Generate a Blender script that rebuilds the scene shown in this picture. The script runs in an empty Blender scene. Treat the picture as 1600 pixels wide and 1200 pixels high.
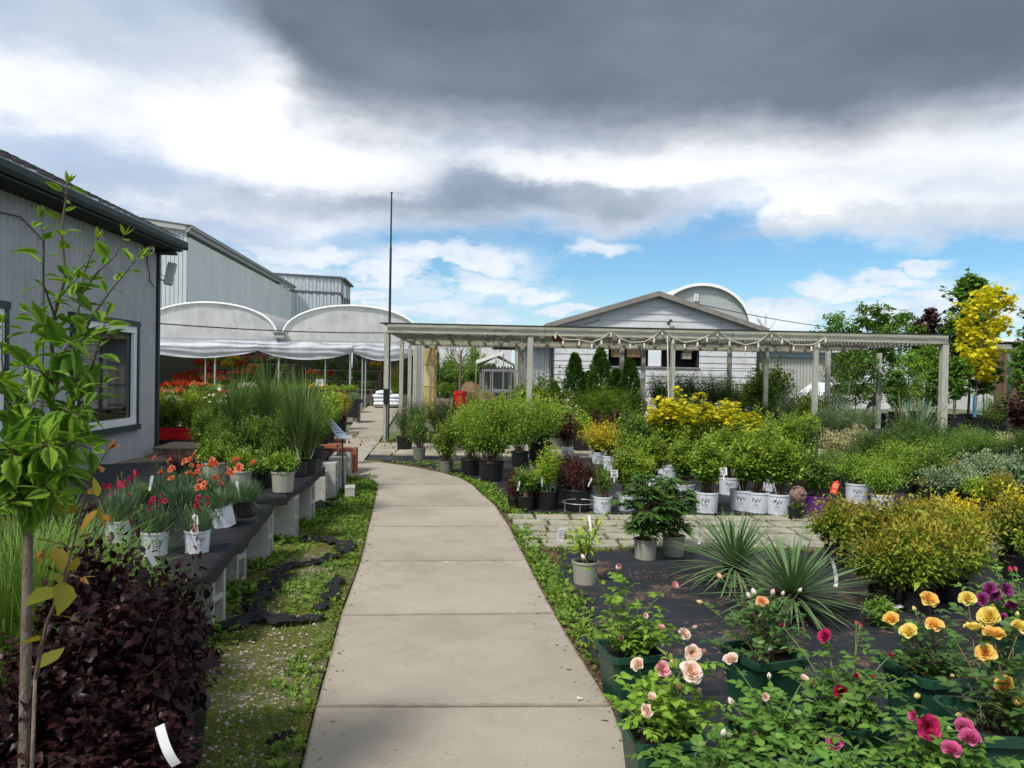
import bpy, bmesh, math, random
import numpy as np
from mathutils import Vector, Matrix, Euler, noise
R = math.radians
random.seed(7)
SC = bpy.context.scene
COL = SC.collection
# ------------------------------------------------------------------ camera
CAMH = 1.6
F = 1200.0
_yaw, _pitch, _roll = R(3.1), R(0.764), R(1.0)
_f = Vector((math.sin(_yaw) * math.cos(_pitch), math.cos(_yaw) * math.cos(_pitch), -math.sin(_pitch)))
_r0 = Vector((math.cos(_yaw), -math.sin(_yaw), 0))
_u0 = _r0.cross(_f)
CU = _u0 * math.cos(_roll) - _r0 * math.sin(_roll)
CR = _r0 * math.cos(_roll) + _u0 * math.sin(_roll)
CF = _f
CO = Vector((0, 0, CAMH))
def ray(px, py):
 return CF + CR * ((px - 800) / F) + CU * ((600 - py) / F)
def G(px, py, z=0.0):
 """point of the place at height z seen at photo pixel px, py"""
 d = ray(px, py)
 return CO + d * ((z - CAMH) / d.z)
def D(px, py, depth):
 return CO + ray(px, py) * depth
def Z(px, depth, z):
 """point at column px, distance depth and height z"""
 a = CF + CR * ((px - 800) / F)
 sy = ((z - CAMH) / depth - a.z) / CU.z
 return CO + (a + CU * sy) * depth
def onX(px, py, X):
 d = ray(px, py)
 return CO + d * (X / d.x)
def onY(px, py, Y):
 d = ray(px, py)
 return CO + d * (Y / d.y)
def depth_of(p):
 return (Vector(p) - CO).dot(CF)
# ------------------------------------------------------------------ materials
def newmat(name):
 m = bpy.data.materials.new(name)
 m.use_nodes = True
 nt = m.node_tree
 nt.nodes.clear()
 out = nt.nodes.new('ShaderNodeOutputMaterial')
 return m, nt, out
def nd(nt, typ, **kw):
 n = nt.nodes.new(typ)
 for k, v in kw.items():
  setattr(n, k, v)
 return n
def setin(n, **kw):
 for k, v in kw.items():
  n.inputs[k.replace('_', ' ')].default_value = v
def ramp(nt, fac, stops):
 r = nt.nodes.new('ShaderNodeValToRGB')
 el = r.color_ramp.elements
 while len(el) < len(stops):
  el.new(0.5)
 for e, (p, c) in zip(el, stops):
  e.position = p
  e.color = (c[0], c[1], c[2], 1)
 nt.links.new(fac, r.inputs[0])
 return r.outputs[0]
def mixc(nt, fac, a, b, mode='MIX'):
 m = nt.nodes.new('ShaderNodeMix')
 m.data_type = 'RGBA'
 m.blend_type = mode
 for s, v in ((m.inputs[0], fac), (m.inputs[6], a), (m.inputs[7], b)):
  if hasattr(v, 'links') or isinstance(v, bpy.types.NodeSocket):
   nt.links.new(v, s)
  elif isinstance(v, (int, float)):
   s.default_value = v
  else:
   s.default_value = (v[0], v[1], v[2], 1)
 return m.outputs[2]
def pm(name, c, rough=.7, var=.22, scale=6.0, c2=None, bump=0.0, bscale=None, spec=.3, metal=0.0, stretch=(1, 1, 1), detail=5.0, objvar=0.0, dirt=None):
 """principled material with a noisy base colour"""
 m, nt, out = newmat(name)
 b = nd(nt, 'ShaderNodeBsdfPrincipled')
 tc = nd(nt, 'ShaderNodeTexCoord')
 mp = nd(nt, 'ShaderNodeMapping')
 mp.inputs['Scale'].default_value = stretch
 nt.links.new(tc.outputs['Object'], mp.inputs[0])
 n = nd(nt, 'ShaderNodeTexNoise')
 setin(n, Scale=scale, Detail=detail, Roughness=.62)
 nt.links.new(mp.outputs[0], n.inputs['Vector'])
 if c2 is None:
  lo = [x * (1 - var) for x in c]
  hi = [min(1, x * (1 + var)) for x in c]
 else:
  lo, hi = c, c2
 col = ramp(nt, n.outputs[0], [(.3, lo), (.7, hi)])
 if dirt:
  n3 = nd(nt, 'ShaderNodeTexNoise')
  setin(n3, Scale=dirt[1], Detail=6, Roughness=.7)
  nt.links.new(mp.outputs[0], n3.inputs['Vector'])
  fac = ramp(nt, n3.outputs[0], [(.52, (0, 0, 0)), (.72, (dirt[2],) * 3)])
  col = mixc(nt, fac, col, dirt[0])
 if objvar:
  oi = nd(nt, 'ShaderNodeObjectInfo')
  hsv = nd(nt, 'ShaderNodeHueSaturation')
  mr = nd(nt, 'ShaderNodeMapRange')
  mr.inputs[3].default_value = 1 - objvar
  mr.inputs[4].default_value = 1 + objvar
  nt.links.new(oi.outputs['Random'], mr.inputs[0])
  nt.links.new(mr.outputs[0], hsv.inputs['Value'])
  nt.links.new(col, hsv.inputs['Color'])
  col = hsv.outputs[0]
 nt.links.new(col, b.inputs['Base Color'])
 b.inputs['Roughness'].default_value = rough
 b.inputs['Specular IOR Level'].default_value = spec
 b.inputs['Metallic'].default_value = metal
 if bump:
  bp = nd(nt, 'ShaderNodeBump')
  bp.inputs['Strength'].default_value = bump
  bp.inputs['Distance'].default_value = .02
  n2 = nd(nt, 'ShaderNodeTexNoise')
  setin(n2, Scale=bscale or scale * 6, Detail=4)
  nt.links.new(mp.outputs[0], n2.inputs['Vector'])
  nt.links.new(n2.outputs[0], bp.inputs['Height'])
  nt.links.new(bp.outputs[0], b.inputs['Normal'])
 nt.links.new(b.outputs[0], out.inputs[0])
 return m
def leafmat(name, c1, c2, tip=None, tip2=None, trans=.35, rough=.52, spec=.2, objvar=.16, gain=1.62):
 """leaf: colour varies from leaf to leaf; 'tint' blends to the colour of new growth"""
 m, nt, out = newmat(name)
 c1, c2 = [min(.9, x * gain) for x in c1], [min(.9, x * gain) for x in c2]
 g = nd(nt, 'ShaderNodeNewGeometry')
 rnd = g.outputs['Random Per Island']
 col = ramp(nt, rnd, [(0, c1), (.55, [(a + b) / 2 for a, b in zip(c1, c2)]), (1, c2)])
 if tip:
  at = nd(nt, 'ShaderNodeAttribute', attribute_name='tint')
  tc = mixc(nt, rnd, tip, tip2 or tip)
  col = mixc(nt, at.outputs['Fac'], col, tc)
 oi = nd(nt, 'ShaderNodeObjectInfo')
 hsv = nd(nt, 'ShaderNodeHueSaturation')
 mr = nd(nt, 'ShaderNodeMapRange')
 mr.inputs[3].default_value = 1 - objvar
 mr.inputs[4].default_value = 1 + objvar
 nt.links.new(oi.outputs['Random'], mr.inputs[0])
 nt.links.new(mr.outputs[0], hsv.inputs['Value'])
 nt.links.new(col, hsv.inputs['Color'])
 col = hsv.outputs[0]
 b = nd(nt, 'ShaderNodeBsdfPrincipled')
 b.inputs['Roughness'].default_value = rough
 b.inputs['Specular IOR Level'].default_value = spec
 nt.links.new(col, b.inputs['Base Color'])
 t = nd(nt, 'ShaderNodeBsdfTranslucent')
 tcol = mixc(nt, 1.0, col, (1.0, 1.0, .55), 'MULTIPLY')
 nt.links.new(tcol, t.inputs[0])
 ms = nd(nt, 'ShaderNodeMixShader')
 ms.inputs[0].default_value = trans
 nt.links.new(b.outputs[0], ms.inputs[1])
 nt.links.new(t.outputs[0], ms.inputs[2])
 nt.links.new(ms.outputs[0], out.inputs[0])
 return m
# ------------------------------------------------------------------ objects
def tag(o, label=None, cat=None, group=None, kind=None):
 if label:
  o['label'] = label
 if cat:
  o['category'] = cat
 if group:
  o['group'] = group
 if kind:
  o['kind'] = kind
 return o
def empty(name, loc=(0, 0, 0), rz=0.0, label=None, cat=None, group=None, scale=1.0):
 o = bpy.data.objects.new(name, None)
 COL.objects.link(o)
 o.location = loc
 o.rotation_euler = (0, 0, rz)
 o.scale = (scale,) * 3 if isinstance(scale, (int, float)) else scale
 o.empty_display_size = .1
 return tag(o, label, cat, group)
def put(name, mesh, parent=None, loc=(0, 0, 0), rot=(0, 0, 0), scale=(1, 1, 1)):
 o = bpy.data.objects.new(name, mesh)
 COL.objects.link(o)
 o.parent = parent
 o.location = loc
 o.rotation_euler = rot
 o.scale = (scale,) * 3 if isinstance(scale, (int, float)) else scale
 return o
def kids(o):
 return [c for c in KID.get(o.name, [])]
KID = {}
def dup(o, parent=None):
 c = o.copy()
 COL.objects.link(c)
 c.parent = parent
 for ch in o.children:
  dup(ch, c)
 return c
class MB:
 """collects shapes into one mesh"""
 def __init__(s):
  s.v, s.f, s.m = [], [], []
  s.mi = 0
 def add(s, V, Fs):
  n = len(s.v)
  s.v.extend([tuple(p) for p in V])
  for f in Fs:
   s.f.append(tuple(i + n for i in f))
   s.m.append(s.mi)
 def box(s, c, size, rz=0.0, M=None):
  x, y, z = (k / 2 for k in size)
  P = [Vector((a * x, b * y, d * z)) for a in (-1, 1) for b in (-1, 1) for d in (-1, 1)]
  if M is None:
   M = Matrix.Rotation(rz, 3, 'Z')
  P = [M @ p + Vector(c) for p in P]
  s.add(P, [(0, 1, 3, 2), (4, 6, 7, 5), (0, 4, 5, 1), (2, 3, 7, 6), (0, 2, 6, 4), (1, 5, 7, 3)])
  return s
 def span(s, a, b, w, h, up=(0, 0, 1)):
  """bar of section w x h from a to b"""
  a, b = Vector(a), Vector(b)
  d = (b - a)
  L = d.length
  d.normalize()
  u = Vector(up)
  sx = d.cross(u)
  if sx.length < 1e-4:
   sx = d.cross(Vector((1, 0, 0)))
  sx.normalize()
  u = sx.cross(d)
  M = Matrix((sx, d, u)).transposed()
  s.box((a + b) / 2, (w, L, h), M=M)
  return s
 def tube(s, pts, r, n=6, cap=True):
  pts = [Vector(p) for p in pts]
  k = len(pts)
  rr = r if isinstance(r, (list, tuple)) else [r] * k
  base = len(s.v)
  prev = None
  for i, p in enumerate(pts):
   t = (pts[min(i + 1, k - 1)] - pts[max(i - 1, 0)])
   if t.length < 1e-9:
    t = Vector((0, 0, 1))
   t.normalize()
   if prev is None:
    a = t.orthogonal().normalized()
   else:
    a = prev - t * prev.dot(t)
    a = a.normalized() if a.length > 1e-6 else t.orthogonal().normalized()
   prev = a
   b = t.cross(a)
   for j in range(n):
    q = 2 * math.pi * j / n
    s.v.append(tuple(p + (a * math.cos(q) + b * math.sin(q)) * rr[i]))
  for i in range(k - 1):
   for j in range(n):
    j2 = (j + 1) % n
    s.f.append((base + i * n + j, base + i * n + j2, base + (i + 1) * n + j2, base + (i + 1) * n + j))
    s.m.append(s.mi)
  if cap:
   s.f.append(tuple(base + j for j in reversed(range(n))))
   s.m.append(s.mi)
   s.f.append(tuple(base + (k - 1) * n + j for j in range(n)))
   s.m.append(s.mi)
  return s
 def lathe(s, prof, n=20, c=(0, 0, 0)):
  base = len(s.v)
  for (r, z) in prof:
   for j in range(n):
    q = 2 * math.pi * j / n
    s.v.append((c[0] + r * math.cos(q), c[1] + r * math.sin(q), c[2] + z))
  for i in range(len(prof) - 1):
   for j in range(n):
    j2 = (j + 1) % n
    s.f.append((base + i * n + j, base + i * n + j2, base + (i + 1) * n + j2, base + (i + 1) * n + j))
    s.m.append(s.mi)
  return s
 def disc(s, c, r, n=20):
  base = len(s.v)
  for j in range(n):
   q = 2 * math.pi * j / n
   s.v.append((c[0] + r * math.cos(q), c[1] + r * math.sin(q), c[2]))
  s.f.append(tuple(range(base, base + n)))
  s.m.append(s.mi)
  return s
 def prism(s, poly, h0, h1, axis='z'):
  """extrude a 2D polygon; axis says which way it is thick"""
  n = len(poly)
  def P(a, b, h):
   return {'z': (a, b, h), 'y': (a, h, b), 'x': (h, a, b)}[axis]
  V = [P(a, b, h0) for a, b in poly] + [P(a, b, h1) for a, b in poly]
  Fs = [tuple(reversed(range(n))), tuple(range(n, 2 * n))]
  Fs += [(i, (i + 1) % n, n + (i + 1) % n, n + i) for i in range(n)]
  s.add(V, Fs)
  return s
 def grid(s, fn, nu, nv):
  V = [fn(i / nu, j / nv) for i in range(nu + 1) for j in range(nv + 1)]
  Fs = [(i * (nv + 1) + j, (i + 1) * (nv + 1) + j, (i + 1) * (nv + 1) + j + 1, i * (nv + 1) + j + 1) for i in range(nu) for j in range(nv)]
  s.add(V, Fs)
  return s
 def mesh(s, name, mats, smooth=False):
  me = bpy.data.meshes.new(name)
  me.from_pydata(s.v, [], s.f)
  if not isinstance(mats, (list, tuple)):
   mats = [mats]
  for m in mats:
   me.materials.append(m)
  if len(mats) > 1:
   me.polygons.foreach_set('material_index', s.m)
  bm = bmesh.new()
  bm.from_mesh(me)
  bmesh.ops.recalc_face_normals(bm, faces=bm.faces)
  bm.to_mesh(me)
  bm.free()
  if smooth:
   me.polygons.foreach_set('use_smooth', [True] * len(me.polygons))
  me.update()
  return me
 def build(s, name, mats, parent=None, loc=(0, 0, 0), rz=0.0, smooth=False, bevel=0.0):
  me = s.mesh(name, mats, smooth)
  o = put(name, me, parent, loc, (0, 0, rz))
  if bevel:
   b = o.modifiers.new('bevel', 'BEVEL')
   b.width = bevel
   b.segments = 2
   b.limit_method = 'ANGLE'
   b.angle_limit = R(40)
  return o
def tri_mesh(name, V, T, mat, tint=None, smooth=False):
 V = np.asarray(V, dtype=np.float32)
 T = np.asarray(T, dtype=np.int32)
 me = bpy.data.meshes.new(name)
 me.vertices.add(len(V))
 me.vertices.foreach_set('co', V.ravel())
 me.loops.add(T.size)
 me.loops.foreach_set('vertex_index', T.ravel())
 me.polygons.add(len(T))
 me.polygons.foreach_set('loop_start', np.arange(0, T.size, 3, dtype=np.int32))
 me.update(calc_edges=True)
 for m in (mat if isinstance(mat, (list, tuple)) else [mat]):
  me.materials.append(m)
 if tint is not None:
  a = me.attributes.new('tint', 'FLOAT', 'POINT')
  a.data.foreach_set('value', np.asarray(tint, dtype=np.float32))
 if smooth:
  me.polygons.foreach_set('use_smooth', np.ones(len(T), dtype=bool))
 me.validate()
 return me
# ------------------------------------------------------------------ leaves
def _tmpl(name):
 if name == 'dia':      # small pointed leaf
  P = [(0, 0), (.42, .5), (1, 0), (.42, -.5)]
  T = [(0, 2, 1), (0, 3, 2)]
 elif name == 'oval':
  P = [(0, 0), (.5, 0), (1, 0), (.2, .38), (.62, .46), (.2, -.38), (.62, -.46)]
  T = [(0, 1, 3), (3, 1, 4), (1, 2, 4), (0, 5, 1), (5, 6, 1), (1, 6, 2)]
 elif name == 'ovate':  # broad, drawn-out tip
  P = [(0, 0), (.35, 0), (.7, 0), (1, 0), (.12, .3), (.38, .5), (.7, .3), (.12, -.3), (.38, -.5), (.7, -.3)]
  T = [(0, 1, 4), (4, 1, 5), (1, 2, 5), (5, 2, 6), (2, 3, 6), (0, 7, 1), (7, 8, 1), (1, 8, 2), (8, 9, 2), (2, 9, 3)]
 elif name == 'serr':   # broad with a toothed margin
  pts = [(.06, .16), (.16, .4), (.22, .36), (.3, .5), (.38, .44), (.48, .5), (.56, .4), (.66, .38), (.76, .24), (.86, .14)]
  P = [(0, 0), (.25, 0), (.5, 0), (.75, 0), (1, 0)] + pts + [(a, -b) for a, b in pts]
  L = [5, 6, 7, 8, 9, 10, 11, 12, 13, 14]
  mid = [0, 1, 1, 1, 2, 2, 2, 3, 3, 3, 4]
  T = []
  for side in (0, 10):
   prev = 0
   for k, i in enumerate(L):
    i += side
    m = mid[k]
    if k == 0:
     T.append((0, 1, i))
    else:
     T.append((m, i, i - 1))
     if mid[k + 1] != m:
      T.append((m, mid[k + 1], i))
   T.append((3, 4, 14 + side))
 elif name == 'lobe5':  # maple
  A = [(-100, .35), (-62, .62), (-38, .38), (-8, .0)]
  P = [(0.0, 0)]
  out = [(0.02, -.12), (-.08, -.38), (.14, -.34), (.22, -.62), (.38, -.34), (.6, -.44), (.6, -.16), (.78, -.16), (1, 0)]
  full = out + [(a, -b) for a, b in reversed(out[:-1])]
  P = [(.25, 0)] + full
  T = [(0, i, i + 1) for i in range(1, len(full))] + [(0, len(full), 1)]
 elif name == 'lobe3':  # ninebark
  out = [(0, 0), (.08, -.3), (.3, -.5), (.4, -.3), (.62, -.38), (.8, -.2), (1, 0)]
  full = out + [(a, -b) for a, b in reversed(out[1:-1])]
  P = [(.4, 0)] + full
  T = [(0, i, i + 1) for i in range(1, len(full))] + [(0, len(full), 1)]
 return np.array(P, float), np.array(T, int)
_TM = {k: _tmpl(k) for k in ('dia', 'oval', 'ovate', 'serr', 'lobe5', 'lobe3')}
def _unit(a):
 return a / np.maximum(np.linalg.norm(a, axis=-1, keepdims=True), 1e-9)
def leaf_arrays(pos, dirs, nrm, L, W, shape='dia', droop=.25, fold=.25, rng=None):
 """vertices and triangles of N leaves"""
 P, T = _TM[shape]
 N = len(pos)
 d = _unit(dirs)
 s = _unit(np.cross(nrm, d))
 n = np.cross(d, s)
 L = np.broadcast_to(np.asarray(L, float), (N,))
 W = np.broadcast_to(np.asarray(W, float), (N,))
 dr = np.broadcast_to(np.asarray(droop, float), (N,))
 a, b = P[:, 0], P[:, 1]
 V = (pos[:, None, :] + d[:, None, :] * (a[None, :, None] * L[:, None, None])
   + s[:, None, :] * (b[None, :, None] * W[:, None, None])
   + n[:, None, :] * ((np.abs(b)[None, :] * fold * W[:, None] - (a ** 2)[None, :] * dr[:, None] * L[:, None])[:, :, None]))
 k = len(P)
 TT = (T[None, :, :] + (np.arange(N) * k)[:, None, None]).reshape(-1, 3)
 return V.reshape(-1, 3), TT, k
class Leaves:
 def __init__(s):
  s.V, s.T, s.t, s.n = [], [], [], 0
 def add(s, pos, dirs, nrm, L, W, shape='dia', droop=.25, fold=.25, tint=None):
  pos = np.asarray(pos, float)
  if len(pos) == 0:
   return
  V, T, k = leaf_arrays(pos, np.asarray(dirs, float), np.asarray(nrm, float), L, W, shape, droop, fold)
  s.V.append(V)
  s.T.append(T + s.n)
  s.n += len(V)
  tt = np.zeros(len(pos)) if tint is None else np.broadcast_to(np.asarray(tint, float), (len(pos),))
  s.t.append(np.repeat(tt, k))
 def blades(s, base, dirs, side, L, W, curve, seg=5, tint=0.0, taper=.0, fold=0.0):
  """grass blades: strips that start along dirs and bend down by curve"""
  base = np.asarray(base, float)
  N = len(base)
  d = _unit(np.asarray(dirs, float))
  sd = _unit(np.asarray(side, float))
  L = np.broadcast_to(np.asarray(L, float), (N,))
  W = np.broadcast_to(np.asarray(W, float), (N,))
  cv = np.broadcast_to(np.asarray(curve, float), (N,))
  hor = d.copy()
  hor[:, 2] = 0
  hor = _unit(hor)
  ang0 = np.arctan2(d[:, 2], np.linalg.norm(d[:, :2], axis=1))
  p = base.copy()
  rows = []
  for i in range(seg + 1):
   q = i / seg
   w = W * (np.sin(min(1, .35 + q) * math.pi * .5 if q < .5 else math.pi * .5) * (1 - max(0, q - .35) / .65) ** .8 if taper == 0 else (1 - q) + .03)
   w = np.maximum(w, W * .02)
   rows.append(p - sd * w[:, None] * .5)
   rows.append(p + sd * w[:, None] * .5)
   an = ang0 - cv * q
   st = hor * np.cos(an)[:, None] + np.array([0, 0, 1.0])[None, :] * np.sin(an)[:, None]
   p = p + st * (L / seg)[:, None]
  V = np.stack(rows, axis=1)
  k = 2 * (seg + 1)
  T = []
  for i in range(seg):
   a = 2 * i
   T += [(a, a + 1, a + 3), (a, a + 3, a + 2)]
  T = np.array(T)
  TT = (T[None] + (np.arange(N) * k)[:, None, None]).reshape(-1, 3)
  s.V.append(V.reshape(-1, 3))
  s.T.append(TT + s.n)
  s.n += N * k
  s.t.append(np.repeat(np.broadcast_to(np.asarray(tint, float), (N,)), k))
 def raw(s, V, T, tint=0.0):
  V = np.asarray(V, float)
  s.V.append(V)
  s.T.append(np.asarray(T, int) + s.n)
  s.n += len(V)
  s.t.append(np.broadcast_to(np.asarray(tint, float), (len(V),)))
 def mesh(s, name, mat, smooth=False):
  return tri_mesh(name, np.concatenate(s.V), np.concatenate(s.T), mat, np.concatenate(s.t), smooth)
def bez(p0, p1, p2, t):
 t = np.asarray(t)
 return ((1 - t) ** 2)[..., None] * p0 + (2 * t * (1 - t))[..., None] * p1 + (t ** 2)[..., None] * p2
def bez_d(p0, p1, p2, t):
 t = np.asarray(t)
 return (2 * (1 - t))[..., None] * (p1 - p0) + (2 * t)[..., None] * (p2 - p1)
# ------------------------------------------------------------------ sky, sun, camera
SUN_EL, SUN_AZ = R(52), R(222)      # azimuth clockwise from +Y: behind the camera, to the left
class NX:
 """scalar expressions in a node tree"""
 def __init__(s, nt):
  s.nt = nt
 def op(s, o, *a, clamp=False):
  n = s.nt.nodes.new('ShaderNodeMath')
  n.operation = o
  n.use_clamp = clamp
  for i, v in enumerate(a):
   if isinstance(v, (int, float)):
    n.inputs[i].default_value = v
   else:
    s.nt.links.new(v, n.inputs[i])
  return n.outputs[0]
 def sm(s, v, a, b, to0=0.0, to1=1.0):
  n = s.nt.nodes.new('ShaderNodeMapRange')
  n.interpolation_type = 'SMOOTHSTEP'
  s.nt.links.new(v, n.inputs[0])
  for i, x in ((1, a), (2, b), (3, to0), (4, to1)):
   n.inputs[i].default_value = x
  return n.outputs[0]
def sky_ae(px, py):
 d = ray(px, py)
 return math.atan2(d.x, d.y), d.z / math.hypot(d.x, d.y)
def make_world():
 w = bpy.data.worlds.new('World')
 SC.world = w
 w.use_nodes = True
 nt = w.node_tree
 nt.nodes.clear()
 X = NX(nt)
 out = nd(nt, 'ShaderNodeOutputWorld')
 bg = nd(nt, 'ShaderNodeBackground')
 sky = nd(nt, 'ShaderNodeTexSky')
 sky.sky_type = 'NISHITA'
 sky.sun_disc = False
 sky.sun_elevation = SUN_EL
 sky.sun_rotation = SUN_AZ
 sky.air_density = 1.0
 sky.dust_density = .6
 sky.ozone_density = 2.0
 tc = nd(nt, 'ShaderNodeTexCoord')
 sp = nd(nt, 'ShaderNodeSeparateXYZ')
 nt.links.new(tc.outputs['Generated'], sp.inputs[0])
 x, y, z = sp.outputs
 A0 = X.op('ARCTAN2', x, y)
 E0 = X.op('DIVIDE', z, X.op('MAXIMUM', X.op('SQRT', X.op('ADD', X.op('MULTIPLY', x, x), X.op('MULTIPLY', y, y))), .02))
 mp = nd(nt, 'ShaderNodeMapping')
 mp.inputs['Scale'].default_value = (1, 1, 2.2)
 nt.links.new(tc.outputs['Generated'], mp.inputs[0])
 def noi(scale, detail=6, rough=.55, off=0.0):
  n = nd(nt, 'ShaderNodeTexNoise')
  m2 = nd(nt, 'ShaderNodeMapping')
  m2.inputs['Location'].default_value = (off, off * 1.7, off * .6)
  nt.links.new(mp.outputs[0], m2.inputs[0])
  nt.links.new(m2.outputs[0], n.inputs['Vector'])
  setin(n, Scale=scale, Detail=detail, Roughness=rough)
  return n.outputs[0]
 nA = noi(7, 7, .6, 3.1)
 nE = noi(6, 7, .6, 9.3)
 nF = noi(16, 7, .62, 5.0)
 nC = noi(4.0, 6, .55, 1.3)
 wa = X.op('MULTIPLY', X.op('SUBTRACT', nA, .5), .11)
 we = X.op('MULTIPLY', X.op('SUBTRACT', nE, .5), .075)
 we2 = X.op('MULTIPLY', X.op('SUBTRACT', nF, .5), .055)
 A = X.op('ADD', A0, wa)
 E = X.op('ADD', X.op('ADD', E0, we), we2)
 def curve(pts):
  """E as a function of azimuth, from pixel points"""
  a0, a1, e1 = R(-40), R(46), .62
  n = nd(nt, 'ShaderNodeFloatCurve')
  c = n.mapping.curves[0]
  ae = [sky_ae(*p) for p in pts]
  P = [((a - a0) / (a1 - a0), max(0, min(1, e / e1))) for a, e in ae]
  P = [(0, P[0][1])] + P + [(1, P[-1][1])]
  c.points[0].location = P[0]
  c.points[1].location = P[-1]
  for p in P[1:-1]:
   c.points.new(*p)
  n.mapping.update()
  t = X.op('DIVIDE', X.op('SUBTRACT', A, a0), a1 - a0, clamp=True)
  nt.links.new(t, n.inputs[1])
  return X.op('MULTIPLY', n.outputs[0], e1)
 def blob(px, py, rx, ry, soft=.7):
  a, e = sky_ae(px, py)
  q1 = X.op('DIVIDE', X.op('SUBTRACT', A, a), rx / 1200)
  q2 = X.op('DIVIDE', X.op('SUBTRACT', E, e), ry / 1200)
  q = X.op('ADD', X.op('MULTIPLY', q1, q1), X.op('MULTIPLY', q2, q2))
  return X.sm(q, 1 + soft, max(0, 1 - soft))
 def lay(col, mask, c):
  return mixc(nt, mask, col, c)
 hs = mixc(nt, 1.0, sky.outputs[0], (.80, 1.14, 1.30), 'MULTIPLY')
 vm = nd(nt, 'ShaderNodeVectorMath', operation='SCALE')
 nt.links.new(hs, vm.inputs[0])
 vm.inputs['Scale'].default_value = .095
 col = vm.outputs[0]
 col = lay(col, X.sm(E0, .13, .0, 0, .7), (.74, .84, .95))
 m = None
 for b in [(610, 428, 50, 18), (720, 402, 95, 20), (760, 442, 50, 14), (835, 457, 50, 9), (935, 395, 50, 15), (690, 492, 110, 14),
    (895, 484, 60, 9), (1290, 453, 32, 20), (1360, 462, 46, 11), (1440, 410, 36, 13), (1395, 437, 46, 10), (1215, 492, 90, 18), (1500, 495, 110, 16),
    (1480, 470, 60, 12), (560, 470, 40, 12), (1040, 470, 30, 7), (300, 430, 180, 34), (470, 398, 90, 18), (1180, 470, 26, 7)]:
  k = blob(*b)
  m = k if m is None else X.op('MAXIMUM', m, k)
 cw = ramp(nt, nF, [(.3, (.60, .70, .83)), (.62, (.90, .92, .96))])
 col = lay(col, X.op('MULTIPLY', m, .85), cw)
 hz = X.op('MAXIMUM', blob(690, 432, 190, 50, .95), blob(1440, 475, 220, 40, .95))
 col = lay(col, X.op('MULTIPLY', X.op('MULTIPLY', hz, X.sm(nF, .38, .62)), .7), (.80, .86, .94))
 low = curve([(0, 372), (150, 385), (300, 392), (430, 402), (540, 384), (640, 372), (760, 374), (860, 378), (950, 384), (1030, 362), (1110, 340), (1170, 340),
     (1200, 372), (1300, 384), (1420, 386), (1500, 372), (1600, 372)])
 up = X.sm(X.op('SUBTRACT', E, low), -.010, .034)
 wht = ramp(nt, nC, [(.32, (.45, .54, .67)), (.46, (.66, .73, .84)), (.58, (.85, .89, .95)), (.70, (.96, .97, 1.0))])
 col = lay(col, up, wht)
 g = X.op('MAXIMUM', blob(120, 255, 190, 40, .9), blob(250, 340, 150, 18, .9))
 col = lay(col, X.op('MULTIPLY', g, .75), (.40, .52, .72))
 lo2 = curve([(0, 330), (200, 335), (330, 348), (450, 352), (600, 358), (760, 366), (900, 370), (980, 366), (1050, 346), (1100, 326), (1180, 300), (1300, 300), (1600, 300)])
 hi2 = curve([(0, 300), (200, 300), (330, 304), (450, 298), (600, 290), (760, 286), (900, 290), (1000, 300), (1060, 318), (1100, 324), (1180, 300), (1300, 300), (1600, 300)])
 band = X.op('MULTIPLY', X.sm(X.op('SUBTRACT', E, lo2), -.008, .04), X.sm(X.op('SUBTRACT', E, hi2), .05, -.03))
 gc = ramp(nt, nC, [(.35, (.24, .30, .40)), (.65, (.40, .48, .59))])
 col = lay(col, X.op('MULTIPLY', band, X.sm(A0, -.35, .0, .45, .9)), gc)
 g3 = X.op('MAXIMUM', blob(1320, 352, 150, 20, .9), blob(1520, 340, 120, 24, .9))
 col = lay(col, X.op('MULTIPLY', g3, .55), (.50, .57, .66))
 br = X.op('MAXIMUM', blob(345, 150, 110, 95, .95), X.op('MAXIMUM', blob(450, 235, 200, 50, .95), blob(1060, 262, 330, 26, .95)))
 col = lay(col, X.op('MULTIPLY', br, .9), (1.0, 1.01, 1.03))
 dk = curve([(0, -60), (120, -60), (220, -50), (290, -15), (345, 25), (400, 74), (445, 135), (495, 188), (560, 208), (700, 224), (850, 236), (1000, 242), (1150, 238), (1290, 250),
    (1380, 236), (1480, 218), (1600, 190)])
 dm = X.sm(X.op('SUBTRACT', X.op('ADD', E0, X.op('ADD', X.op('MULTIPLY', we, .8), X.op('MULTIPLY', we2, .6))), dk), -.035, .075)
 dcol = ramp(nt, nC, [(.34, (.135, .172, .235)), (.66, (.20, .245, .315))])
 veil = X.op('MAXIMUM', blob(150, 10, 240, 90, .95), blob(260, 60, 130, 50, .95))
 col = lay(col, X.op('MULTIPLY', veil, .6), (.36, .45, .60))
 front = X.sm(y, -.25, .35)       # open, bright sky behind the viewer
 col = lay(col, X.op('MULTIPLY', dm, front), dcol)
 col = lay(col, X.sm(E0, -.004, -.03), (.16, .16, .13))
 nt.links.new(col, bg.inputs[0])
 bg.inputs[1].default_value = 1.0
 nt.links.new(bg.outputs[0], out.inputs[0])
make_world()
sd = bpy.data.lights.new('sun', 'SUN')
sd.energy = 3.6
sd.angle = R(9)
sd.color = (1.0, .95, .87)
so = bpy.data.objects.new('sun', sd)
COL.objects.link(so)
sdir = Vector((math.sin(SUN_AZ) * math.cos(SUN_EL), math.cos(SUN_AZ) * math.cos(SUN_EL), math.sin(SUN_EL)))
so.rotation_euler = sdir.to_track_quat('Z', 'Y').to_euler()
so.location = (-20, -20, 40)
cd = bpy.data.cameras.new('camera')
cd.sensor_fit = 'HORIZONTAL'
cd.sensor_width = 36
cd.lens = 36 * F / 1600
cd.clip_end = 2000
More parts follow.
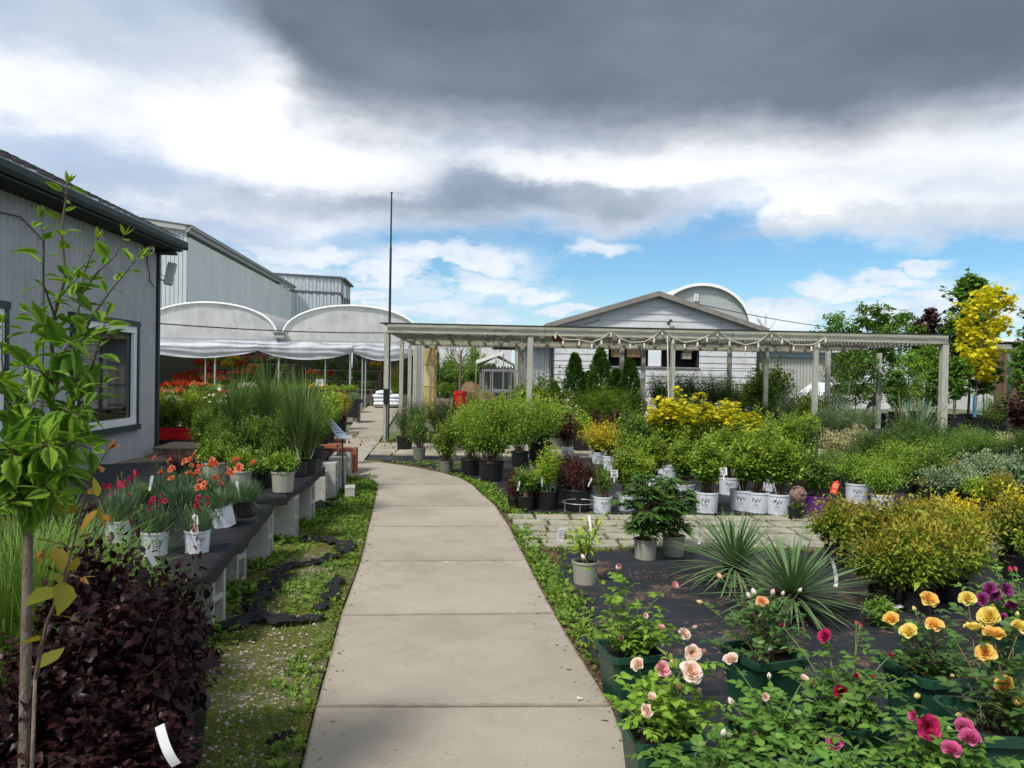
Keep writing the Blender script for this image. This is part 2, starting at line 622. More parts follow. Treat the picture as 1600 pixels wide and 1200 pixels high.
cd.clip_start = .05
co = bpy.data.objects.new('camera', cd)
COL.objects.link(co)
co.location = CO
co.rotation_euler = Matrix((CR, CU, -CF)).transposed().to_euler()
SC.camera = co
SC.view_settings.view_transform = 'Standard'
SC.view_settings.look = 'None'
SC.view_settings.exposure = 0.14
SC.view_settings.gamma = 1.0
SC.render.film_transparent = False
try:
 SC.cycles.max_bounces = 6
 SC.cycles.diffuse_bounces = 3
 SC.cycles.glossy_bounces = 2
 SC.cycles.transmission_bounces = 4
 SC.cycles.transparent_max_bounces = 6
 SC.cycles.use_denoising = True
except Exception:
 pass
# ------------------------------------------------------------------ materials of the setting
M = {}
M['wood_grey'] = pm('weathered wood', (.28, .28, .24), .85, c2=(.50, .50, .43), scale=9, stretch=(6, 6, .6), bump=.3, dirt=((.12, .13, .09), 3, .6))
M['beam'] = pm('weathered beam', (.31, .32, .25), .85, c2=(.54, .54, .44), scale=6, stretch=(.5, 5, 5), bump=.3, dirt=((.13, .14, .10), 2.5, .7))
M['black_plastic'] = pm('black pot plastic', (.012, .012, .013), .45, .3, 14, spec=.35)
M['tan_pot'] = pm('tan pot plastic', (.30, .30, .25), .5, .10, 8, spec=.3, dirt=((.20, .19, .15), 6, .5))
M['olive_pot'] = pm('olive grey pot plastic', (.15, .16, .13), .55, .14, 8, spec=.3, dirt=((.10, .10, .08), 6, .5))
M['white_pot'] = pm('white pot plastic', (.60, .63, .69), .42, .06, 6, spec=.35, dirt=((.36, .34, .30), 7, .6))
M['green_pot'] = pm('dark green pot plastic', (.012, .055, .032), .42, .18, 7, spec=.4, dirt=((.05, .07, .05), 8, .4))
M['red_pot'] = pm('red pot plastic', (.55, .012, .018), .4, .1, 6, spec=.4)
M['purple_pot'] = pm('purple pot plastic', (.10, .02, .16), .45, .1, 6)
M['ink'] = pm('pot print ink', (.03, .03, .045), .6, .1, 6)
M['soil'] = pm('potting soil', (.022, .015, .010), .95, .6, 60, bump=.8, bscale=120)
M['stem_green'] = pm('green stem', (.10, .16, .04), .6, .25, 14)
M['stem_brown'] = pm('brown stem', (.11, .075, .05), .75, .3, 18)
M['stem_red'] = pm('reddish cane', (.13, .10, .05), .6, .35, 10)
M['bark'] = pm('young bark', (.085, .062, .047), .85, c2=(.21, .17, .14), scale=18, stretch=(1, 1, .35), bump=.5)
M['tag_white'] = pm('white plant tag', (.66, .67, .67), .5, .12, 9)
M['tag_red'] = pm('red plant tag', (.70, .06, .03), .45, .1, 5)
M['tag_pink'] = pm('pink plant tag', (.62, .22, .28), .45, .12, 60)
M['concrete_block'] = pm('concrete block', (.34, .33, .30), .92, c2=(.52, .50, .46), scale=5, bump=.5, bscale=90, dirt=((.20, .20, .15), 4, .6))
M['terracotta'] = pm('clay paver', (.30, .11, .065), .85, .25, 14, bump=.3)
M['pallet'] = pm('pallet wood', (.30, .24, .17), .85, .3, 6, stretch=(1, 6, 6), bump=.3)
M['dark'] = pm('dark void', (.01, .01, .01), .9, .2, 4)
M['metal'] = pm('galvanised steel', (.42, .43, .43), .45, .12, 8, metal=.6)
M['wire'] = pm('dark wire', (.03, .03, .03), .6, .1, 8)
def pebble_ground(name, c_moss, c_moss2, c_stone, c_stone2, moss_scale=1.2, peb=45, lo=.42, hi=.58, bump=.8):
 m, nt, out = newmat(name)
 tc = nd(nt, 'ShaderNodeTexCoord')
 P = tc.outputs['Object']
 v = nd(nt, 'ShaderNodeTexVoronoi')
 v.inputs['Scale'].default_value = peb
 nt.links.new(P, v.inputs['Vector'])
 sp = nd(nt, 'ShaderNodeSeparateColor')
 nt.links.new(v.outputs['Color'], sp.inputs[0])
 stone = ramp(nt, sp.outputs[0], [(0, [x * .6 for x in c_stone]), (.6, c_stone), (.93, c_stone2), (1, [min(1, x * 1.5) for x in c_stone2])])
 n = nd(nt, 'ShaderNodeTexNoise')
 setin(n, Scale=moss_scale, Detail=7, Roughness=.7)
 nt.links.new(P, n.inputs['Vector'])
 n2 = nd(nt, 'ShaderNodeTexNoise')
 setin(n2, Scale=55, Detail=4, Roughness=.7)
 nt.links.new(P, n2.inputs['Vector'])
 X = NX(nt)
 s = X.op('ADD', n.outputs[0], X.op('MULTIPLY', X.op('SUBTRACT', n2.outputs[0], .5), .55))
 s = X.op('SUBTRACT', s, X.op('MULTIPLY', X.sm(sp.outputs[1], .8, .95), .12))
 mask = X.sm(s, lo, hi)
 moss = ramp(nt, n2.outputs[0], [(.3, c_moss), (.68, c_moss2)])
 col = mixc(nt, mask, stone, moss)
 b = nd(nt, 'ShaderNodeBsdfPrincipled')
 b.inputs['Roughness'].default_value = .95
 b.inputs['Specular IOR Level'].default_value = .15
 nt.links.new(col, b.inputs['Base Color'])
 bp = nd(nt, 'ShaderNodeBump')
 bp.inputs['Strength'].default_value = bump
 bp.inputs['Distance'].default_value = .012
 h = X.op('ADD', X.op('MULTIPLY', v.outputs['Distance'], -1.0), X.op('MULTIPLY', n2.outputs[0], 1.2))
 nt.links.new(h, bp.inputs['Height'])
 nt.links.new(bp.outputs[0], b.inputs['Normal'])
 nt.links.new(b.outputs[0], out.inputs[0])
 return m
M['verge'] = pebble_ground('mossy gravel', (.065, .075, .016), (.185, .195, .038), (.20, .17, .13), (.46, .42, .36), 1.1, 66, .29, .50, 1.2)
M['ground'] = pebble_ground('gravel yard', (.05, .09, .02), (.12, .17, .05), (.19, .17, .14), (.30, .28, .25), .35, 25, .44, .56, .5)
M['dirt'] = pebble_ground('brown mulch', (.045, .03, .02), (.16, .10, .06), (.10, .06, .04), (.26, .18, .11), 2.5, 70, .3, .7)
def fabric_mat():
 m, nt, out = newmat('woven landscape fabric')
 tc = nd(nt, 'ShaderNodeTexCoord')
 P = tc.outputs['Object']
 X = NX(nt)
 w = nd(nt, 'ShaderNodeTexWave')
 w.bands_direction = 'Y'
 setin(w, Scale=1.05, Distortion=.4, Detail=2)      # thin guide lines woven every 30 cm
 nt.links.new(P, w.inputs['Vector'])
 line = X.sm(w.outputs['Fac'], .9965, .9995)
 n = nd(nt, 'ShaderNodeTexNoise')
 setin(n, Scale=1.6, Detail=7, Roughness=.7)
 nt.links.new(P, n.inputs['Vector'])
 base = ramp(nt, n.outputs[0], [(.3, (.012, .013, .017)), (.6, (.024, .026, .032)), (.75, (.045, .046, .05))])
 dust = nd(nt, 'ShaderNodeTexNoise')
 setin(dust, Scale=70, Detail=3, Roughness=.8)
 nt.links.new(P, dust.inputs['Vector'])
 col = mixc(nt, X.op('MULTIPLY', X.sm(dust.outputs[0], .62, .72), .30), base, (.20, .17, .13))
 col = mixc(nt, X.op('MULTIPLY', line, .07), col, (.45, .45, .45))
 n3 = nd(nt, 'ShaderNodeTexNoise')
 setin(n3, Scale=2.3, Detail=6, Roughness=.75)
 nt.links.new(P, n3.inputs['Vector'])
 col = mixc(nt, X.op('MULTIPLY', X.sm(n3.outputs[0], .53, .64), X.op('MULTIPLY', X.sm(dust.outputs[0], .42, .58), .95)), col, (.21, .135, .085))
 b = nd(nt, 'ShaderNodeBsdfPrincipled')
 b.inputs['Roughness'].default_value = .62
 b.inputs['Specular IOR Level'].default_value = .35
 nt.links.new(col, b.inputs['Base Color'])
 bp = nd(nt, 'ShaderNodeBump')
 bp.inputs['Strength'].default_value = .25
 bp.inputs['Distance'].default_value = .01
 n4 = nd(nt, 'ShaderNodeTexNoise')
 setin(n4, Scale=9, Detail=6, Roughness=.6)
 nt.links.new(P, n4.inputs['Vector'])
 nt.links.new(n4.outputs[0], bp.inputs['Height'])
 nt.links.new(bp.outputs[0], b.inputs['Normal'])
 nt.links.new(b.outputs[0], out.inputs[0])
 return m
M['fabric'] = fabric_mat()
def concrete_mat():
 m, nt, out = newmat('path concrete')
 tc = nd(nt, 'ShaderNodeTexCoord')
 P = tc.outputs['Object']
 X = NX(nt)
 def N(sc, de=6, ro=.6):
  n = nd(nt, 'ShaderNodeTexNoise')
  setin(n, Scale=sc, Detail=de, Roughness=ro)
  nt.links.new(P, n.inputs['Vector'])
  return n.outputs[0]
 big, mid, fine = N(.9, 7, .65), N(7, 6, .7), N(140, 3, .7)
 col = ramp(nt, big, [(.3, (.285, .25, .20)), (.5, (.365, .325, .265)), (.75, (.42, .38, .315))])
 col = mixc(nt, X.op('MULTIPLY', X.sm(mid, .45, .75), .42), col, (.30, .265, .215))
 col = mixc(nt, X.op('MULTIPLY', X.sm(fine, .53, .70), .62), col, (.20, .17, .14))
 col = mixc(nt, X.op('MULTIPLY', X.sm(fine, .42, .30), .35), col, (.56, .53, .47))
 spots = N(30, 2, .5)
 col = mixc(nt, X.op('MULTIPLY', X.sm(spots, .71, .74), .7), col, (.12, .10, .085))
 ck = N(1.7, 8, .75)
 line = X.op('MULTIPLY', X.sm(X.op('ABSOLUTE', X.op('SUBTRACT', ck, .5)), .0035, .0008), X.sm(N(.6, 2, .5), .52, .6))
 col = mixc(nt, X.op('MULTIPLY', line, .7), col, (.10, .09, .07))
 col = mixc(nt, X.op('MULTIPLY', X.sm(N(2.2, 5, .7), .54, .72), .4), col, (.22, .20, .165))
 at = nd(nt, 'ShaderNodeAttribute', attribute_name='tint')
 em = X.op('MULTIPLY', X.sm(X.op('ADD', at.outputs['Fac'], X.op('MULTIPLY', X.op('SUBTRACT', mid, .5), .9)), .55, 1.0), .6)
 col = mixc(nt, em, col, (.14, .125, .085))
 at2 = nd(nt, 'ShaderNodeAttribute', attribute_name='tone')
 hsv = nd(nt, 'ShaderNodeHueSaturation')
 nt.links.new(at2.outputs['Fac'], hsv.inputs['Value'])
 nt.links.new(col, hsv.inputs['Color'])
 b = nd(nt, 'ShaderNodeBsdfPrincipled')
 b.inputs['Roughness'].default_value = .9
 b.inputs['Specular IOR Level'].default_value = .2
 nt.links.new(hsv.outputs[0], b.inputs['Base Color'])
 bp = nd(nt, 'ShaderNodeBump')
 bp.inputs['Strength'].default_value = .25
 bp.inputs['Distance'].default_value = .004
 nt.links.new(X.op('ADD', fine, X.op('MULTIPLY', mid, .8)), bp.inputs['Height'])
 nt.links.new(bp.outputs[0], b.inputs['Normal'])
 nt.links.new(b.outputs[0], out.inputs[0])
 return m
M['concrete'] = concrete_mat()
M['paver'] = pm('concrete paver', (.25, .235, .18), .9, c2=(.42, .395, .32), scale=3.2, bump=.4, bscale=60, dirt=((.13, .14, .07), 4, .85))
# ------------------------------------------------------------------ ground, path, beds
tag(MB().box((0, 150, -.10), (700, 560, .16)).build('ground', M['ground']), kind='structure')
PATH_Z = .035
SLABS = [[(390, 1500), (492, 1103), (957, 1102), (1132, 1500)],
   [(492, 1103), (531, 961), (868, 958), (957, 1102)],
   [(531, 961), (562, 877), (824, 875), (868, 958)],
   [(562, 877), (575, 822), (797, 822), (824, 875)],
   [(575, 822), (583, 790), (775, 790), (797, 822)],
   [(583, 790), (590, 757), (737, 756), (775, 790)],
   [(590, 757), (584, 750), (570, 746), (541, 743), (541, 718), (568, 719), (600, 723), (645, 729), (690, 738), (720, 747), (737, 756)],
   [(541, 718), (538, 690), (592, 690), (568, 719)],
   [(538, 690), (546, 668), (606, 668), (592, 690)],
   [(546, 668), (562, 646), (620, 645), (606, 668)],
   [(562, 646), (590, 622), (668, 623), (620, 645)],
   [(590, 622), (715, 604.5), (766, 605), (760, 617), (668, 623)]]
def slab_path():
 me = bpy.data.meshes.new('path')
 bm = bmesh.new()
 t1 = bm.verts.layers.float.new('tint')
 t2 = bm.verts.layers.float.new('tone')
 for k, s in enumerate(SLABS):
  P = [G(x, y, PATH_Z) for x, y in s]
  c = sum(P, Vector()) / len(P)
  gap = .007 if k < 8 else .015
  tone = random.uniform(.94, 1.05)
  ring = []
  n = len(P)
  for ins, zz, tn in ((gap, -.06, 1.0), (gap, -.006, 1.0), (gap + .006, 0, .9), (gap + .03, 0, .25), (gap + .10, 0, 0.0)):
   row = []
   sub = 10 if k < 7 else 3
   for i in range(n):
    a, b = P[i], P[(i + 1) % n]
    for j in range(sub):
     p = a.lerp(b, j / sub)
     d = (c - p)
     d.z = 0
     q = p + d.normalized() * min(ins * 1.3, d.length * .8)
     v = bm.verts.new((q.x, q.y, PATH_Z + zz))
     v[t1] = tn
     v[t2] = tone
     row.append(v)
   ring.append(row)
  m = len(ring[0])
  for r0, r1 in zip(ring, ring[1:]):
   for i in range(m):
    bm.faces.new((r0[i], r0[(i + 1) % m], r1[(i + 1) % m], r1[i]))
  bm.faces.new(ring[-1])
 bmesh.ops.triangulate(bm, faces=[f for f in bm.faces if len(f.verts) > 4])
 bmesh.ops.recalc_face_normals(bm, faces=bm.faces)
 bm.to_mesh(me)
 bm.free()
 me.materials.append(M['concrete'])
 return tag(put('path', me), kind='structure')
slab_path()
_RE = [(1132, 1500), (957, 1102), (868, 958), (824, 875), (797, 822), (775, 790), (737, 756), (690, 738), (645, 729), (600, 723)]
_LE = [(390, 1500), (492, 1103), (531, 961), (562, 877), (575, 822), (583, 790), (590, 757)]
_RW = [G(*p) for p in _RE]
_LW = [G(*p) for p in _LE]
def _interp(P, y):
 if y <= P[0].y:
  a, b = P[0], P[1]
 elif y >= P[-1].y:
  a, b = P[-2], P[-1]
 else:
  for a, b in zip(P, P[1:]):
   if a.y <= y <= b.y:
    break
 t = (y - a.y) / (b.y - a.y)
 return a.x + (b.x - a.x) * t
def path_right(y):
 return _interp(_RW, y)
def path_left(y):
 return _interp(_LW, y)
def wob(p, s=1.0, seed=0.0):
 return noise.noise(Vector((p[0] * s + seed, p[1] * s, p[2] * s if len(p) > 2 else 0.0)))
def bed(name, y0, y1, x1, off, mat, z, nu, nv, amp=.012, sc=1.6):
 def fn(u, v):
  y = y0 + (y1 - y0) * v
  xa = path_right(y) + off(y)
  x = xa + (x1 - xa) * u
  return (x, y, z + amp * abs(wob((x, y, 0), sc)) + amp * .5 * abs(wob((x, y, 3), sc * 3)))
 return tag(MB().grid(fn, nu, nv).build(name, mat, smooth=True), kind='structure')
def yw(py, px=1000):
 return G(px, py).y
Y_A, Y_B = yw(858), yw(806)          # near paver strip
Y_C, Y_D = yw(716), yw(700)          # far paver strip
tag(MB().grid(lambda u, v: (-8 + 30 * u, .5 + 18 * v, -.012), 2, 2).build('dirt_ground', M['dirt']), kind='structure')
bed('fabric_ground_sheet', 1.2, Y_A - .12, 12, lambda y: .13 + .07 * wob((y * 1.7, 0)) + (.14 if y > 6.3 else 0), M['fabric'], .0, 150, 110, .022, 2.2)
bed('far_fabric_ground_sheet', Y_B + .12, Y_C - .05, 16, lambda y: .25 + .1 * wob((y, 5)), M['fabric'], .0, 120, 60)
def paver_strip(name, y0, y1, xa, xb, rows, L, seed):
 rnd = random.Random(seed)
 mb = MB()
 h = (y1 - y0) / rows
 for r in range(rows):
  x = xa + rnd.uniform(-.3, 0) + (r % 2) * L * .5
  y = y0 + h * (r + .5)
  while x < xb:
   l = L * rnd.uniform(.85, 1.1)
   xs = x
   if x + l > path_right(y) + .02:
    xs = max(x, path_right(y) + .03)
    ll = x + l - xs
    if ll > .06:
     mb.box((xs + ll / 2, y + rnd.uniform(-.008, .008), -.02 + rnd.uniform(-.004, .006)), (ll - .04, h - .072, .08), rz=rnd.uniform(-.012, .012))
   x += l
 return tag(mb.build(name, M['paver'], bevel=.006), kind='structure')
paver_strip('paver_walk', Y_A, Y_B, .5, 11, 5, .42, 3)
paver_strip('far_paver_walk', Y_C, Y_D + .3, -3.2, 14, 6, .5, 4)
tag(MB().grid(lambda u, v: (-7.5 + u * (path_left(1 + 13 * v) + 7.5), 1 + 13 * v, .004 + .015 * wob((-7 + 7 * u, 13 * v, 0), 1.3)), 60, 90).build('gravel_ground', M['verge'], smooth=True), kind='structure')
tag(MB().grid(lambda u, v: (2 + 26 * u, Y_D + .5 + 12 * v, .006), 2, 2).build('dark_fabric_ground', M['fabric']), kind='structure')
# ------------------------------------------------------------------ grey house on the left
M['house_wall'] = pm('grey corrugated steel', (.42, .43, .44), .55, .12, 2.5, spec=.3, bump=.05, dirt=((.28, .29, .30), 1.4, .7))
M['dark_green'] = pm('dark green trim', (.03, .05, .05), .5, .15, 5)
M['soffit'] = pm('dark soffit', (.025, .028, .028), .8, .2, 5)
M['shingle'] = pm('dark roof tiles', (.035, .033, .036), .85, .3, 10, bump=.4)
M['white_trim'] = pm('white window trim', (.86, .87, .87), .5, .03, 4)
def glass_mat(name, tint=(.02, .025, .025), rough=.06):
 m, nt, out = newmat(name)
 b = nd(nt, 'ShaderNodeBsdfPrincipled')
 n = nd(nt, 'ShaderNodeTexNoise')
 tc = nd(nt, 'ShaderNodeTexCoord')
 nt.links.new(tc.outputs['Object'], n.inputs['Vector'])
 setin(n, Scale=1.5, Detail=4)
 col = ramp(nt, n.outputs[0], [(.35, tint), (.7, [x * 2.2 for x in tint])])
 nt.links.new(col, b.inputs['Base Color'])
 b.inputs['Roughness'].default_value = rough
 b.inputs['Specular IOR Level'].default_value = .7
 nt.links.new(b.outputs[0], out.inputs[0])
 return m
M['glass'] = glass_mat('window glass')
hc = G(241, 720)
XW, YC = hc.x, hc.y
gb = onX(291, 391, XW + .42)
ZG, YG, XG = gb.z, gb.y, XW + .42
house = empty('grey_house', (XW, YC, 0), label='grey corrugated steel building with dark tiled roof at the left edge', cat='building')
def HL(p):
 return Vector(p) - Vector((XW, YC, 0))
w1a, w1b = onX(112, 493, XW), onX(209, 663, XW)
W1 = (w1a.y, w1b.y, onX(209, 659, XW).z, onX(209, 511, XW).z)
W2y = onX(1, 600, XW).y
W2 = (W2y - 1.5, W2y, W1[2], W1[3])
ZT = ZG + .06
def corr_wall():
 mb = MB()
 pitch, amp = .125, .020
 def strip(y0, y1, z0, z1):
  n = max(2, int((y1 - y0) / pitch * 8))
  mb.grid(lambda u, v: (amp * math.sin(2 * math.pi * (y0 + (y1 - y0) * u) / pitch), y0 + (y1 - y0) * u - YC, z0 + (z1 - z0) * v), n, 1)
 ys = [-1.0, W2[0], W2[1], W1[0], W1[1], YC]
 for i, (a, b) in enumerate(zip(ys, ys[1:])):
  if i in (1, 3):
   strip(a, b, -.02, W1[2])
   strip(a, b, W1[3], ZT)
  else:
   strip(a, b, -.02, ZT)
 return mb
ow = corr_wall().build('wall', M['house_wall'], house, smooth=True)
bw = MB()
bw.box((-5, -.06, ZT / 2), (9.9, .12, ZT))
bw.box((-9.95, -7, ZT / 2), (.12, 14, ZT))
bw.build('rear_wall', M['house_wall'], house)
MB().box((.012, .03, ZT / 2 - .03), (.075, .075, ZT - .06)).build('corner_trim', M['dark_green'], house)
PITCH, HALF = .47, 5.0
ZR = ZG + .13
rf = MB()
ye, yb = YG - YC, -15
def roof_fn(side):
 def fn(u, v):
  d = v * (HALF + .42)
  x = .42 - d if side > 0 else -10.42 + d
  return (x, yb + (ye - yb) * u, ZR + PITCH * d)
 return fn
ncol = 60
nrow = 18
for i in range(ncol):
 y0 = yb + (ye - yb) * i / ncol
 y1 = yb + (ye - yb) * (i + 1) / ncol
 for side in (1, -1):
  prof = []
  for j in range(nrow):
   d0, d1 = (HALF + .42) * j / nrow, (HALF + .42) * (j + 1) / nrow
   prof += [(d0, ZR + PITCH * d0 + .035), (d1, ZR + PITCH * d1 + .0)]
  jit = random.uniform(0, .012)
  V, Fc = [], []
  for (d, z) in prof:
   x = .42 - d if side > 0 else -10.42 + d
   V += [(x, y0 + .004, z + jit), (x, y1 - .004, z + .022 + jit)]
  for k in range(len(prof) - 1):
   Fc.append((2 * k, 2 * k + 1, 2 * k + 3, 2 * k + 2))
  rf.add(V, Fc)
 rf.box((-5.0, (y0 + y1) / 2, ZR + PITCH * 5.42 + .03), (.28, (y1 - y0) * .94, .07 + (i % 2) * .02))
rf.grid(lambda u, v: (.40 - v * 10.8, yb + (ye - .03 - yb) * u, ZR - .05 + PITCH * min(v * 10.8, 10.8 - v * 10.8) - .02), 1, 8)
rf.build('roof', M['shingle'], house)
g = MB()
for a, b in (((.30, -.02), (.32, -.02)),):
 pass
prof = [(.30, .00), (.40, .00), (.435, .05), (.445, .12), (.43, .12), (.42, .055), (.39, .012), (.30, .012)]
g.prism([(x, z + ZG) for x, z in prof], yb, ye + .02, axis='y')
g.box((.37, ye + .026, ZG + .06), (.14, .012, .12))
g.build('gutter', M['dark_green'], house)
lip = MB().box((.438, (ye + yb) / 2, ZG + .129), (.022, ye - yb, .016)).build('gutter_lip', pm('pale gutter lip', (.30, .32, .32), .5), house)  # lip coloured paler than the gutter face
s = MB()
s.box((.20, (ye + yb) / 2 - .05, ZG - .035), (.38, ye - yb - .1, .03))
s.box((.02, ye - .2, ZG - .075), (.52, .36, .045))
s.build('soffit', M['soffit'], house)
MB().box((.285, (ye + yb) / 2, ZG + .06), (.026, ye - yb, .13)).build('fascia', M['soffit'], house)
M['room'] = pm('dim room', (.17, .16, .15), .9, .3, 2)
m_, nt_, out_ = newmat('clear window glass')
gl_ = nd(nt_, 'ShaderNodeBsdfGlossy')
gl_.inputs['Roughness'].default_value = .03
tr_ = nd(nt_, 'ShaderNodeBsdfTransparent')
tr_.inputs[0].default_value = (.72, .76, .76, 1)
fr_ = nd(nt_, 'ShaderNodeFresnel')
fr_.inputs[0].default_value = 2.1
mx_ = nd(nt_, 'ShaderNodeMixShader')
nt_.links.new(fr_.outputs[0], mx_.inputs[0])
nt_.links.new(tr_.outputs[0], mx_.inputs[1])
nt_.links.new(gl_.outputs[0], mx_.inputs[2])
nt_.links.new(mx_.outputs[0], out_.inputs[0])
M['see_glass'] = m_
def house_window(w, mull):
 y0, y1, z0, z1 = w
 yc, zc, dy, dz = (y0 + y1) / 2 - YC, (z0 + z1) / 2, y1 - y0, z1 - z0
 t = .085
 dk = MB()
 dk.box((.03, yc, z1 - t / 2 + .09), (.07, dy + .16, t))
 dk.box((.035, yc, z0 + t / 2 - .12), (.10, dy + .16, t))
 for sgn in (-1, 1):
  dk.box((.028, yc + sgn * (dy / 2 + .03), zc), (.062, .06, dz + .06))
 win = dk.build('window', M['dark_green'], house)
 fr = MB()
 for zz in (z0 + .02, z1 - .045):
  fr.box((.012, yc, zz), (.055, dy, .11))
 for sgn in (-1, 1):
  fr.box((.012, yc + sgn * (dy / 2 - .05), zc - .01), (.05, .10, dz - .14))
 fr.build('frame', M['white_trim'], win)
 MB().box((-.03, yc, zc), (.012, dy - .16, dz - .12)).build('pane', M['see_glass'], win)
 rm = MB()
 rm.grid(lambda u, v: (-1.6, yc + (u - .5) * 4, zc + (v - .5) * 3), 1, 1)
 for zz in (-1.5, 1.5):
  rm.grid(lambda u, v: (-.06 - 1.54 * u, yc + (v - .5) * 4, zc + zz), 1, 1)
 for yy in (-2, 2):
  rm.grid(lambda u, v: (-.06 - 1.54 * u, yc + yy, zc + (v - .5) * 3), 1, 1)
 rm.build('room', M['room'], win)
 it = MB()
 for k in range(7):
  it.box((-.35 - .12 * (k % 3), yc - dy * .42 + dy * .14 * k, zc - .55 + .12 * (k % 2)), (.2, .16, .5 + .2 * (k % 3)))
 it.box((-.3, yc + dy * .2, zc), (.06, .09, 2.6))
 it.box((-.5, yc, zc + .05), (.3, dy, .03))
 it.build('shelf', M['pallet'], win)
 return win
house_window(W1, 0)
house_window(W2, 0)
cab = MB()
cy = onX(63, 600, XW).y
cab.tube([(XW + .03, cy, .7), (XW + .03, cy + .01, 2.0), (XW + .03, cy, ZT - .55), (XW + .03, cy - .5, ZT - .35), (XW + .03, cy - 1.6, ZT - .42), (XW + .03, cy - 2.6, ZT - .9)], .007, 5)
tag(cab.build('wall_cable', pm('dark red cable', (.06, .02, .03), .5)), 'thin dark cable sagging down the grey corrugated wall', 'cable')
cp = onX(235, 389, XW + .10)
cam = empty('security_camera', (XW, cp.y, cp.z), label='small white security camera under the eave at the building corner', cat='camera')
m = MB()
m.lathe([(0, .055), (.045, .05), (.055, .02), (.055, -.02), (.035, -.06), (0, -.075)], 14, (.11, 0, 0))
m.span((0, 0, .02), (.1, 0, .02), .03, .03)
m.build('camera_body', M['white_trim'], cam, smooth=True)
m = MB().lathe([(0, .0), (.022, -.004), (.022, -.03), (0, -.034)], 12, (.135, -.045, -.02))
m.build('lens', M['black_plastic'], cam, smooth=True)
m = MB().tube([(.03, .03, 0), (.03, .05, -.2), (.05, .1, -.42), (.03, .16, -.5), (.08, .25, -.62)], .008, 5)
m.build('cord', M['wire'], cam)
ap = D(266, 428, depth_of((XW, YC, 2)) + .3)
ant = empty('antenna_panel', ap, rz=R(12), label='tilted white antenna panel on a bracket beside the grey corner', cat='antenna')
pl = MB()
pl.box((0, 0, 0), (.15, .10, .40), M=Euler((R(-6), R(10), 0)).to_matrix())
pl.build('panel', pm('antenna plastic', (.52, .54, .57), .5, .05, 5), ant, bevel=.02)
br = MB()
br.tube([(-.28, -.25, -.11), (-.12, -.06, -.12), (-.02, 0, -.12)], .012, 6)
br.tube([(-.25, -.2, .28), (-.2, -.1, .02), (-.02, -.02, -.09)], .006, 5)
br.build('bracket', M['wire'], ant)
# ------------------------------------------------------------------ big warehouse and the block behind it
M['ware_rib'] = pm('pale ribbed steel', (.50, .54, .56), .55, .05, 1.2)
M['ware_flat'] = pm('pale grey panel', (.72, .73, .72), .6, .10, .25)
M['ware_trim'] = pm('grey flashing', (.36, .37, .37), .55, .08, 2)
def world_quad_building():
 P1, D1 = D(292, 356, 57), 57
 zt = P1.z
 a = CF + CR * ((457 - 800) / F) + CU * ((600 - 449) / F)
 P2 = CO + a * ((zt - CAMH) / a.z)
 wdir = (P2 - P1)
 wdir.z = 0
 L = wdir.length
 wdir.normalize()
 nx = Vector((-wdir.y, wdir.x, 0))      # to the left of the side wall
 root = empty('warehouse', (P1.x, P1.y, 0), rz=math.atan2(wdir.y, wdir.x) - math.pi / 2,
     label='large pale steel warehouse rising behind the hoop greenhouses', cat='warehouse')
 side = MB()
 n = 4
 fr = [0, .155, .41, .62, .80, 1.0]
 cols = [292, 328, 382, 421, 452, 457]
 ys = []
 for cx in cols:
  dx = CF + CR * ((cx - 800) / F)
  A = np.array([[dx.x, -wdir.x], [dx.y, -wdir.y]])
  t = np.linalg.solve(A, np.array([P1.x, P1.y]))
  ys.append(t[1])
 ys[-1] = L
 for y0, y1 in zip(ys, ys[1:]):
  side.box((-.1, (y0 + y1) / 2, zt / 2 - .3), (.2, y1 - y0 - .14, zt - .6))
 side.box((-.16, L / 2, zt / 2 - .3), (.18, L - .3, zt - .7))
 side.build('wall', M['ware_flat'], root)
 fw = MB()
 p = .30
 W = 30
 V, Fc = [], []
 nn = int(W / p)
 for i in range(nn):
  x0 = -i * p
  for dx, dy in ((0, 0), (-.20, 0), (-.22, .05), (-.28, .05)):
   h = zt - .15 + .13 * (-(x0 + dx))
   V += [(x0 + dx, dy, 0), (x0 + dx, dy, h)]
 for i in range(len(V) // 2 - 1):
  Fc.append((2 * i, 2 * i + 2, 2 * i + 3, 2 * i + 1))
 fw.add(V, Fc)
 fw.build('front_wall', M['ware_rib'], root)
 tr = MB()
 tr.span((.10, -.3, zt - .2), (.10, L + .3, zt - .2), .2, .28)
 tr.span((.22, -.3, zt + .04), (.22, L + .3, zt + .04), .44, .18)
 tr.span((.3, -.15, zt - .05), (-W, -.15, zt + .13 * W - .05), .3, .45)
 tr.build('flashing', M['ware_trim'], root)
 rf = MB()
 rf.grid(lambda u, v: (.5 - 20.5 * u, -.4 + (L + .8) * v, zt + .14 + .13 * 20 * u), 1, 1)
 rf.grid(lambda u, v: (-20 - 20 * u, -.4 + (L + .8) * v, zt + 2.74 - .13 * 20 * u), 1, 1)
 rf.build('roof', M['ware_trim'], root)
 return root
world_quad_building()
